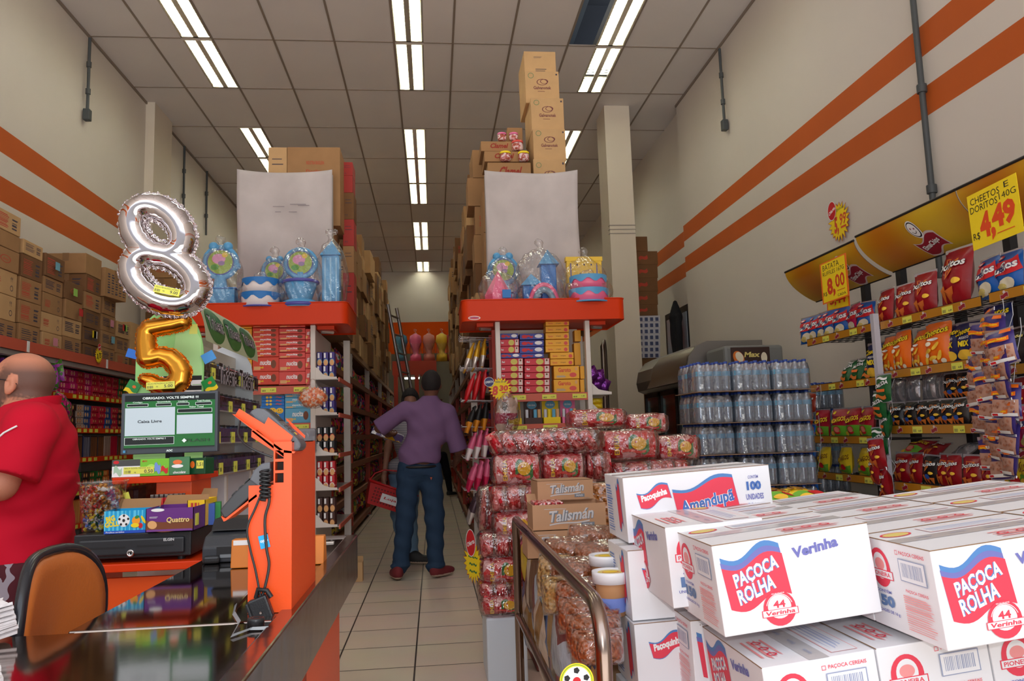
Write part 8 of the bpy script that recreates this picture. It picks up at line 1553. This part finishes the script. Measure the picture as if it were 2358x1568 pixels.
def d_ruf(c):
    def f(F, w, h): F.wave(w*.5, h*.62, w*.95, h*.3, RED, .15, 12, 0, .2).wave(w*.5, h*.6, w*.9, h*.2, c, .1, 12, 0, .2) if False else F.wave(w*.5, h*.6, w*.95, h*.34, RED, .12, 12, 0, .25); F.ell(w*.3, h*.86, w*.2, h*.06, RED).ell(w*.3, h*.86, w*.12, h*.03, WHITE); brand(F, 'Ruffles', w, h, .6, WHITE, NAVY, .2, .25, .9); F.ell(w*.6, h*.22, w*.28, h*.14, CRM, 16, .3).ell(w*.4, h*.16, w*.2, h*.09, PBG, 12, .2)
    return f
def d_fan(F, w, h): F.rect(w*.02, h*.72, w*.98, h*.97, MF if h > .17 else YF_).rect(w*.02, h*.03, w*.98, h*.4, mat('leaf_green', (110, 180, 50), .4)); brand(F, 'FANDANGOS', w, h, .58, YEL, MR, .16, .2, .92); F.ell(w*.55, h*.24, w*.2, h*.13, RED).ell(w*.55, h*.26, w*.14, h*.09, mat('ham_pink', (230, 130, 110), .5)).ell(w*.25, h*.14, w*.12, h*.07, PUFF).ell(w*.3, h*.85, w*.1, h*.06, YEL)
def d_yel(F, w, h): F.wave(w*.5, h*.2, w*.95, h*.26, mat('leaf_green', (0, 0, 0)), .2); brand(F, 'FANDANGOS', w, h, .56, mat('dark_brown_letter', (120, 60, 20), .5), YEL, .17, .2, .9); F.ell(w*.6, h*.26, w*.16, h*.1, RED).ell(w*.3, h*.22, w*.12, h*.07, PUFF)
def d_tor(F, w, h): brand(F, 'TORCIDA', w, h, .62, WHITE, BLACK, .15, .3, .85); F.rect(w*.3, h*.36, w*.8, h*.46, ORANGEP).wave(w*.45, h*.2, w*.7, h*.12, CHIP, .4).wave(w*.5, h*.85, w*.7, h*.08, WHITE, .4)
def d_sen(F, w, h): brand(F, 'Sensações', w, h, .74, PBG, BLACK, .1, .1, .85); F.txt('BATATA', w*.42, h*.6, w*.3, h*.04, WHITE, .01).txt('CHIPS', w*.42, h*.54, w*.24, h*.04, WHITE, .01).rect(w*.3, h*.36, w*.6, h*.5, YEL).ell(w*.35, h*.2, w*.26, h*.12, CRM).ell(w*.6, h*.12, w*.22, h*.08, PBG)
def d_cmix(F, w, h): brand(F, 'Cheetos', w, h, .78, YEL, BLACK, .15, .15, .9); F.txt('ASSADO', w*.5, h*.62, w*.4, h*.06, WHITE, .02).txt('MIX', w*.5, h*.48, w*.4, h*.14, YEL, .05).ell(w*.5, h*.22, w*.3, h*.12, PUFF)
def d_plain(F, w, h): F.rect(w*.47, h*.04, w*.53, h*.96, mat('foil_seam', (0, 0, 0)))
def d_nut(F, w, h):
    F.rect(w*.06, h*.07, w*.94, h*.55, mat('pale_nuts_window', (196, 150, 130), .4))
    r_ = random.Random(4)
    for k in range(22): F.ell(w*r_.uniform(.12, .88), h*r_.uniform(.1, .52), w*.055, h*.03, mat('nut_pink', (170, 110, 84), .5), 6, r_.uniform(0, 3))
    F.rect(w*.06, h*.07, w*.94, h*.16, WHITE).rect(w*.1, h*.08, w*.3, h*.14, RED).wave(w*.5, h*.72, w*.8, h*.12, mat('orange_foil', (0, 0, 0)), .2).txt('amendoim', w*.5, h*.72, w*.66, h*.07, YEL, .02).rect(w*.6, h*.88, w*.98, h*.98, CO)
SB = {'dor': (.19, .27, .09, DR, d_dor(), 'dark red Doritos bag'), 'dors': (.14, .18, .06, DR, d_dor(), 'small red Doritos bag'), 'dorb': (.15, .17, .07, DK_, d_dor(True), 'small black Doritos bag'), 'che': (.2, .28, .09, CO, d_che, 'orange Cheetos bag'), 'ruf': (.2, .23, .09, RB_, d_ruf(RB_), 'blue Ruffles bag'), 'rufm': (.22, .24, .1, mat('magenta_foil', (190, 24, 90), .28, bump=.25, bscale=14), d_ruf(MF), 'magenta Ruffles bag'), 'fan': (.19, .22, .08, MF, d_fan, 'red-topped Fandangos bag'), 'yel': (.18, .2, .08, YF_, d_yel, 'yellow Fandangos bag'), 'tor': (.18, .22, .07, GRF, d_tor, 'dark green Torcida bag'), 'sen': (.17, .24, .06, DK_, d_sen, 'black Sensações bag'), 'cmx': (.2, .26, .08, NV, d_cmix, 'navy Cheetos mix bag'), 'sil': (.15, .2, .06, SF, d_plain, 'silver bag back side'), 'nut': (.15, .17, .045, mat('violet_foil', (64, 50, 120), .28, bump=.3, bscale=14), d_nut, 'violet peanut packet'), 'sml': (.12, .15, .05, RB_, d_ruf(RB_), 'small blue snack packet'), 'smr': (.12, .15, .05, mat('red_brown_foil', (150, 50, 30), .28, bump=.3, bscale=14), d_dor(), 'small red-brown snack packet')}
SBP = {k: Proto(tag(sbag(*v[:5]).build('snack_bag'), 'x', 'bag')) for k, v in SB.items()}
WHY = 'first second third fourth fifth sixth seventh eighth'.split()
def shelf_row(kind, xs_, z, where, dx=.0, sc=1.0, tilt=-.12, lie=0):
    for i, xpx in enumerate(xs_):
        k_ = kind[i] if isinstance(kind, list) else kind; s_ = sc[i] if isinstance(sc, list) else sc
        p = atX(xpx, 900, XF+.09+dx); SBP[k_].put((XF+.09+dx+rnd.uniform(-.01, .01), p.y, z+.006), (tilt+rnd.uniform(-.05, .05), rnd.uniform(-.05, .05)+lie, -PI/2+rnd.uniform(-.2, .2)), '%s, %s from the left on %s' % (SB[k_][5], WHY[i], where), 'snack bags on '+where, s_)
S0, S1, S2 = SECT[0][2], SECT[1][2], SECT[2][2]
shelf_row('ruf', [1872, 1888, 1906, 1926, 1948], S0[0], 'top shelf, far rack section', sc=.98); shelf_row(['rufm', 'ruf'], [1978, 2004], S0[0], 'top shelf right end, far section', sc=.95, dx=.03)
shelf_row('tor', [1945, 1968, 1996], S0[1], 'second shelf, far section', sc=.95, tilt=-.5); shelf_row(['cmx'], [2016], S0[1], 'second shelf far right, far section', sc=1.05, dx=.02)
shelf_row('fan', [1888, 1926, 1956, 1985], S0[2], 'third shelf, far section', sc=1.03); shelf_row('yel', [1884, 1932, 1975], S0[3], 'fourth shelf, far section', sc=1.05)
shelf_row('dor', [2056, 2098, 2150, 2222], S1[0], 'top shelf, middle section', sc=[.95, .95, 1.05, 1.38]); shelf_row('che', [2054, 2086, 2124, 2166], S1[1], 'second shelf, middle section', sc=[.95, 1.02, .95, 1.05]); shelf_row('cmx', [2205, 2238], S1[1], 'second shelf right part, middle section', dx=.05)
shelf_row('dorb', [2058, 2090, 2118, 2146, 2176, 2208], S1[2], 'third shelf, middle section', sc=1.0); shelf_row('sil', [2066, 2100, 2138], S1[2]+.16, 'back of third shelf, middle section', dx=.06, sc=.95)
shelf_row(['sil', 'dorb', 'dorb'], [2168, 2192, 2222], S1[2]+.16, 'back right of third shelf, middle section', dx=.08)
shelf_row(['dors', 'dors', 'dorb', 'dors', 'dors', 'dors', 'dors'], [2060, 2092, 2126, 2152, 2180, 2222, 2262], S1[3], 'fourth shelf, middle section', sc=1.12); shelf_row(['fan', 'dors', 'sil'], [2070, 2120, 2180], S1[3]+.17, 'back of fourth shelf, middle section', dx=.12, tilt=-1.1)
shelf_row('ruf', [2305, 2350], S2[0], 'top shelf, near section', sc=1.05); shelf_row(['cmx'], [2312], S2[1]+.13, 'second shelf upper place, near section', dx=.08); shelf_row('sen', [2305, 2342], S2[1], 'second shelf, near section', sc=.95)
shelf_row('rufm', [2320, 2368], S2[2], 'third shelf, near section', sc=1.0); shelf_row(['sil', 'dor'], [2310, 2350], S2[2]+.18, 'back row, third shelf, near section', dx=.1, sc=.8); shelf_row('yel', [2318, 2358], S2[3], 'fourth shelf, near section', sc=1.15)
for z, yy, nm in ((.452, 5.5, 'far'), (.452, 4.5, 'middle'), (.452, 3.4, 'near')):
    for k in range(4): SBP[['ruf', 'dor', 'yel'][('far', 'middle', 'near').index(nm)]].put((XF+.12, yy-.36+k*.24, z), (-.1, 0, -PI/2), '%s on the lowest shelf, %s rack section, %s' % (SB[['ruf', 'dor', 'yel'][('far', 'middle', 'near').index(nm)]][5], nm, WHY[k]), 'bags on the lowest rack shelves')
# clip strips of hanging packets
def strip(kind, pts, X, lab, sc=1.0, sw=.3):
    """packets clipped one under the other; pts are their top middles"""
    W3 = [atX(x, y, X) for x, y in pts]; t = thing('clip_strip', 'hanging strip that carries the '+lab, 'strip', W3[0]+Vector((0, 0, .06))); q = MB(); q.tube([p-W3[0]-Vector((-.10, 0, .06)) for p in [W3[0]+Vector((0, 0, .06))]+W3], .0018, mat('clear_strip', (200, 200, 205), .3), 4); q.build('strip', t)
    h = SB[kind][1]*sc
    for i, p in enumerate(W3): SBP[kind].put((p.x+.016*i, p.y, p.z-h), (rnd.uniform(-.15, .1), rnd.uniform(-sw, sw)*.5, -PI/2+rnd.uniform(-.4, .4)), '%s, %s from top of %s' % (SB[kind][5], ORD[i], lab), lab, sc)
strip('nut', [(2270, 715), (2252, 745), (2236, 785), (2222, 825), (2216, 868), (2226, 925), (2232, 968), (2240, 1010)], 2.82, 'left strand of violet peanut packets', 1.0)
strip('nut', [(2290, 725), (2278, 765), (2266, 808), (2256, 850), (2252, 895), (2250, 940), (2252, 985), (2254, 1030)], 2.78, 'middle strand of violet peanut packets', 1.0)
strip('nut', [(2308, 760), (2300, 800), (2294, 842), (2290, 885), (2286, 925), (2280, 970), (2276, 1020)], 2.74, 'right strand of violet peanut packets', 1.0)
strip('tor', [(2030, 862), (2018, 902), (2024, 945), (2008, 985)], 2.95, 'green strand between far and middle sections', .85); strip('dors', [(2020, 1010), (2010, 1045), (2030, 1075), (2018, 1105)], 2.93, 'red strand between far and middle sections', 1.15)
strip('smr', [(1862, 905), (1858, 940)], 2.86, 'red-brown strand at rack far end', 1); strip('sml', [(1858, 975), (1862, 1020), (1860, 1050), (1855, 1085), (1850, 1115)], 2.86, 'blue strand at rack far end', 1)
# orange-yellow bags lying behind the white cartons
for i, (x, y, m, nm) in enumerate(((1835, 1150, YF_, 'yellow'), (1900, 1142, MF, 'red'), (1960, 1140, YF_, 'yellow'))): p = atY(x, y, 2.75); tag(sbag(.26, .3, .08, m, d_yel).build('snack_bag', None, (p.x-.1, 2.7, p.z-.03), (-1.5, 0, .5)), '%s snack bag lying on the pile behind the white cartons, %s' % (nm, ['left', 'middle', 'right'][i]), 'bag')
# ================================================================== packs of bottled water
BT = film('clear_bottle_plastic', (206, 218, 230), .9, .0, haze=.3); LB = mat('cyan_bottle_label', (96, 176, 206), .3); CP = mat('blue_bottle_cap', (40, 70, 150), .35); WTR = film('water_body', (206, 220, 232), .9, 0)
def bottle_mesh():
    r = .0335; mb = MB(); mb.lathe([(.001, .004), (r*.8, 0), (r, .012), (r*.96, .035), (r, .05), (r*.95, .065), (r, .08), (r*.95, .095), (r, .105), (r*.92, .125), (r*.99, .14), (r*.9, .165), (r*.45, .195), (r*.4, .205)], BT, 10)
    mb.lathe([(r*1.01, .112), (r*.97, .128), (r*1.01, .145)], LB, 10); mb.lathe([(r*.48, .2), (r*.48, .216), (.001, .217)], CP, 8); return mb.build('bottle')
_b = bottle_mesh(); BM_ = _b.data; bpy.data.objects.remove(_b); SHR = film('shrink_wrap', (226, 232, 240), .4, .5, 14, haze=.12)
def pack():
    t = thing('water_pack', 'x', 'pack of bottles')
    for i in range(4):
        for j in range(3): o = bpy.data.objects.new('bottle', BM_); C.objects.link(o); o.parent = t; o.location = ((i-1.5)*.068, (j-1)*.068, 0)
    q = MB(); a, b_ = .140, .106
    def f(u, v): th = 2*PI*u; c_, s_ = math.cos(th), math.sin(th); k = 1-.12*max(0, v-.75)*4*.6; return (a*k*abs(c_)**.35*(1 if c_ > 0 else -1)*(1+.015*math.sin(th*8)), b_*k*abs(s_)**.35*(1 if s_ > 0 else -1)*(1+.02*math.sin(th*6+1)), v*.19)
    q.grid(f, 32, 4, SHR); q.build('shrink_wrap', t); return t
WP = Proto(pack()); zt4 = atY(1760, 829, 5.4).z; LH = (903-829)/FL*5.4
nl = 7; base_z = zt4-.217-(nl-1)*LH
CB = mat('layer_card', (150, 120, 96), .8)
for li in range(nl):
    z = zt4-.217-li*LH
    for r_ in range(2):
        for k in range(3):
            x = atY(1868, 900, 5.4).x-.15-k*.285+.0; dy = .0+.03*k-.0
            if li == 0 and k == 3 and r_ == 0: x += .02
            WP.put((x-.015*li*(k > 2), 5.45+dy+r_*.23, z), (0, 0, .04*k-.06+rnd.uniform(-.02, .02)), 'pack of water bottles, %s layer from top, %s from right, %s row' % (ORD[li], ORD[k], ['front', 'back'][r_]), 'shrink-wrapped packs of water bottles')
    if li: tag(MB().box((0, 0, 0), (.87, .5, .004), CB).build('layer_card', None, (atY(1868, 900, 5.4).x-.88, 5.33, z+.2175)), 'brown card sheet between water pack layers, %s from top' % ORD[li-1], 'card sheet', 'card sheets between water packs')
tag(MB().box((0, 0, 0), (.9, .55, base_z-.002), mat('wood_pallet', (0, 0, 0))).build('pallet', None, (atY(1868, 900, 5.4).x-.89, 5.32, 0)), 'wooden pallet under the water bottle packs', 'pallet')
for k in range(3):
    for li in range(3): WP.put((3.33, 5.25+k*.29, 1.515-.42*li), PI/2, 'pack of water bottles behind the far rack section, %s level, %s' % (ORD[li], ORD[k]), 'water packs behind the snack rack') if False else None
for k in range(4): 
    for li, z in enumerate((.66, .88, 1.12, 1.34)): WP.put((2.75+.0*k, 6.35+k*.25, z+.02) if False else (2.98+.285*(k % 2), 6.25+.23*(k//2), z), 0, 'water bottle pack behind the far snack rack, %s level, %s' % (ORD[li], ORD[k]), 'water packs behind the snack rack')
tag(MB().box((2.82, 6.1, 0), (3.42, 6.65, .655), mat('wood_pallet', (0, 0, 0))).build('pallet'), 'stacked wooden base beneath the water packs behind the snack rack', 'pallet')
# ================================================================== drinks fridge
FG = mat('fridge_grey_metal', (132, 128, 124), .35, .5); FDK = mat('fridge_brown_panel', (78, 58, 50), .25, .3); FS = mat('fridge_side_grey', (120, 122, 120), .5)
t = thing('drinks_fridge', 'tall grey three-door drinks fridge with curved brown top panel by the right wall', 'fridge', (2.62, 7.55, 0)); L = 1.95
q = MB(); q.box((.04, 0, 0), (.72, L, 1.65), FS); q.prism([(.0, 1.65), (-.07, 1.68), (-.09, 1.78), (-.06, 1.92), (.03, 2.03), (.14, 2.08), (.72, 2.08), (.72, 1.65)], 0, L, FG, Matrix(((1, 0, 0, 0), (0, 0, 1, 0), (0, 1, 0, 0), (0, 0, 0, 1)))); q.build('cabinet', t)
q = MB(); q.grid(lambda u, v: ((-.072 if v in (0,) else 0)+[-.072, -.092, -.064, .026][int(v*3+.01)], .03+u*1.25, [1.68, 1.78, 1.92, 2.03][int(v*3+.01)]), 2, 3, FDK); q.build('top_panel', t)
for k in range(3):
    d_ = thing('x', 'x', 'x'); bpy.data.objects.remove(d_)
    y0, y1 = .03+k*.64, .03+k*.64+.61; q = MB()
    for a, b_ in (((0, y0, .1), (.035, y0+.045, 1.64)), ((0, y1-.045, .1), (.035, y1, 1.64)), ((0, y0, .1), (.035, y1, .15)), ((0, y0, 1.59), (.035, y1, 1.64))): q.box(a, b_, BM)
    dr = q.build('door', t); q = MB(); q.box((.012, y0+.045, .15), (.016, y1-.045, 1.59), film('fridge_glass', (150, 160, 160), 1.0, 0)); q.build('glass_pane', dr); q = MB(); q.tube([(-.03, y0+.02, .6), (-.03, y0+.02, 1.1)], .01, STEEL, 6); q.build('handle', dr)
q = MB(); q.box((.037, .02, .12), (.039, L-.02, 1.62), pmat('fridge_goods', [(60, 56, 54), (110, 96, 60), (70, 80, 76), (44, 40, 40)], 14, .4, 0)); q.build('stocked_interior', t)
for k in range(3): q = MB(); q.box((.018, .03+k*.64+.5, .2), (.03, .03+k*.64+.545, 1.56), mat('lit_fridge_tube', (200, 226, 222), .4, emit=.8)); q.build('light_strip', t)
# ice cream freezer sign / vending side right of it
t = thing('ice_cream_fridge', 'grey freezer with dark ice cream poster standing right of the drinks fridge', 'freezer', (2.78, 7.0, 0)); q = MB(); q.cbox((-.06, 0, 0), (.52, .5, 1.97), .03, FS); q.build('cabinet', t)
q = MB(); f = Face(q, (-.0, -.004, 0), (1, 0, 0), (0, 0, 1)); W = .38; f.rect(0, .9, W, 1.95, mat('dark_chocolate_poster', (62, 42, 38), .35)).rect(.01, .9, W-.01, 1.76, mat('orange_frame', (214, 90, 30), .4)).rect(.022, .9, W-.022, 1.75, mat('dark_chocolate_poster', (0, 0, 0))).ell(W*.2, 1.85, .05, .07, CHIP, 20, .5).ell(W*.22, 1.86, .035, .05, CRM, 20, .5).txt('Max', W*.55, 1.88, .15, .05, PBG, .04, .2).ell(W*.85, 1.85, .03, .05, CRM).ell(W*.25, 1.65, .06, .035, RED).ell(W*.25, 1.65, .045, .025, WHITE).ell(W*.85, 1.65, .03, .05, PUFF).poly([(.03, 1.3), (.14, 1.55), (.2, 1.2)], mat('light_blue_poster', (150, 200, 220), .4)); q.build('poster', t)
q = MB(); q.box((.37, -.002, 1.65), (.47, .0, 1.78), WHITE); Face(q, (.37, -.0025, 1.65), (1, 0, 0), (0, 0, 1)).ell(.05, .065, .035, .04, RED).ell(.05, .065, .02, .03, NAVY); q.build('round_sticker_panel', t)
# stacks behind the right pillar
zc_ = atY(1495, 824, 11.3).z; tag(MB().cbox((2.88, 11.32, 0), (3.35, 11.7, zc_-.001), .01, CARD3).build('carton'), 'plain carton base under the trays of cans', 'box'); big.top = zc_
for i in reversed(range(7)): big(1468, 1522, 726+i*14, 738.5+i*14, 11.3, .4, mat('white_can_tray', (206, 204, 214), .4), lambda F, w_, h: [F.rect(w_*(.06+.24*k), h*.1, w_*(.2+.24*k), h*.7, mat('can_blue', (70, 80, 120), .4)) for k in range(4)], 'white shrink-wrapped tray of cans below the brown cartons, %s from top' % ORD[i], 'trays of cans behind the right pillar', zb=big.top)
for i in reversed(range(6)): big(1462, 1492 if i == 0 else 1517, 545+i*31 if i else 543, 575+i*31 if i else 562, 11.3, .4, CARD3, (lambda F, w_, h: F.wave(w_*.35, h*.5, w_*.4, h*.25, REDINK, .3, 8, 0, .3)) if i else None, 'brown carton stacked behind the right pillar, %s from top' % ORD[i], 'cartons behind the right pillar', zb=big.top)
# dark coat hanging over a small window on the right wall
t = struct(MB().box((XR+.06, 10.75, 1.9), (XR+.095, 11.9, 3.0), DARKMETAL).build('window_1')); q = MB(); q.box((XR+.05, 10.85, 2.0), (XR+.062, 11.8, 2.9), mat('pale_glass', (150, 160, 176), .2)); struct(q.build('window_pane', t))
sobj('coat', lambda P: union([('c', (0, 0, .3), (0, 0, .1), .03, .09), ('e', (0, 0, -.1), (.07, .15, .3)), ('e', (0, -.02, -.5), (.06, .13, .4))], .06)(P)+.01*np.sin(P[..., 1]*60), (-.12, -.22, -.9), (.12, .22, .36), .016, mat('black_coat', (18, 18, 22), .9), None, loc=(XR-.06, 11.0, 2.75)).name = 'hanging_coat'
tag(bpy.data.objects['hanging_coat'], 'black coat hanging at the window behind the right pillar', 'coat')
# folding trolley frame by the pillar
t = thing('trolley_frame', 'upright steel trolley frame standing right of the right end unit', 'trolley', atZ(1400, 1060, 0)); p = atY(1400, 800, 9.0); Yq = 7.6
t.location = (atY(1402, 900, Yq).x, Yq, 0); zt5 = atY(1400, 782, Yq).z; q = MB(); q.tube([(-.05, 0, 0), (-.05, 0, zt5-.06), (.0, .1, zt5), (.03, .2, zt5-.1), (.03, .2, 0)], .016, STEEL, 8); q.tube([(.03, .2, .9), (.08, .2, .85), (.08, .2, .3)], .012, STEEL, 6); q.build('frame', t)
q = MB(); q.box((-.08, -.1, .02), (.12, .3, .05), STEEL); q.build('base_plate', t)
# bags on the little brackets right of the right end unit
for i, (x, y, m, nm) in enumerate(((1370, 858, 'magenta_pouch', 'violet'), (1384, 866, '', 'violet'), (1376, 880, '', 'violet'), (1390, 884, '', 'violet'))): p = atY(x, y, 6.62); tag(pillow(.09, .05, .11, mat('violet_shiny', (110, 40, 130), .15, .6, bump=.5, bscale=30)).build('shiny_pouch', None, (p.x, 6.62+.03*i, p.z-.05), (0, .3*i-.4, 0)), 'shiny violet pouch right of the right end unit, %s' % ['upper left', 'upper right', 'lower left', 'lower right'][i], 'pouch')
for i in range(3): p = atY(1372, 922+12*i, 6.6); tag(pillow(.12, .1, .05, YF_).build('yellow_pouch', None, (p.x, 6.6, p.z-.03), 0), 'yellow packet lying right of the right end unit, %s' % ['top', 'middle', 'bottom'][i], 'packet')
t = thing('side_bracket_shelf', 'small white bracket shelf on the right side of the right end unit', 'shelf', (1.335, 6.47, 0))
for z in (atY(1380, 900, 6.5).z, atY(1375, 948, 6.5).z): q = MB(); q.prism([(0, 0), (.17, 0), (.17, .018), (.06, .04), (0, .1)], -.006, .006, CREAM, Matrix.Translation((.0, 0, z-.03)) @ Matrix.Rotation(PI/2, 4, 'X')); q.box((0, 0, z-.034), (.17, .5, z-.028), SHW); q.build('bracket', t)

# drop prototypes that were never placed
for o in list(bpy.data.objects):
    if o.get('label') == 'x': bpy.data.objects.remove(o)
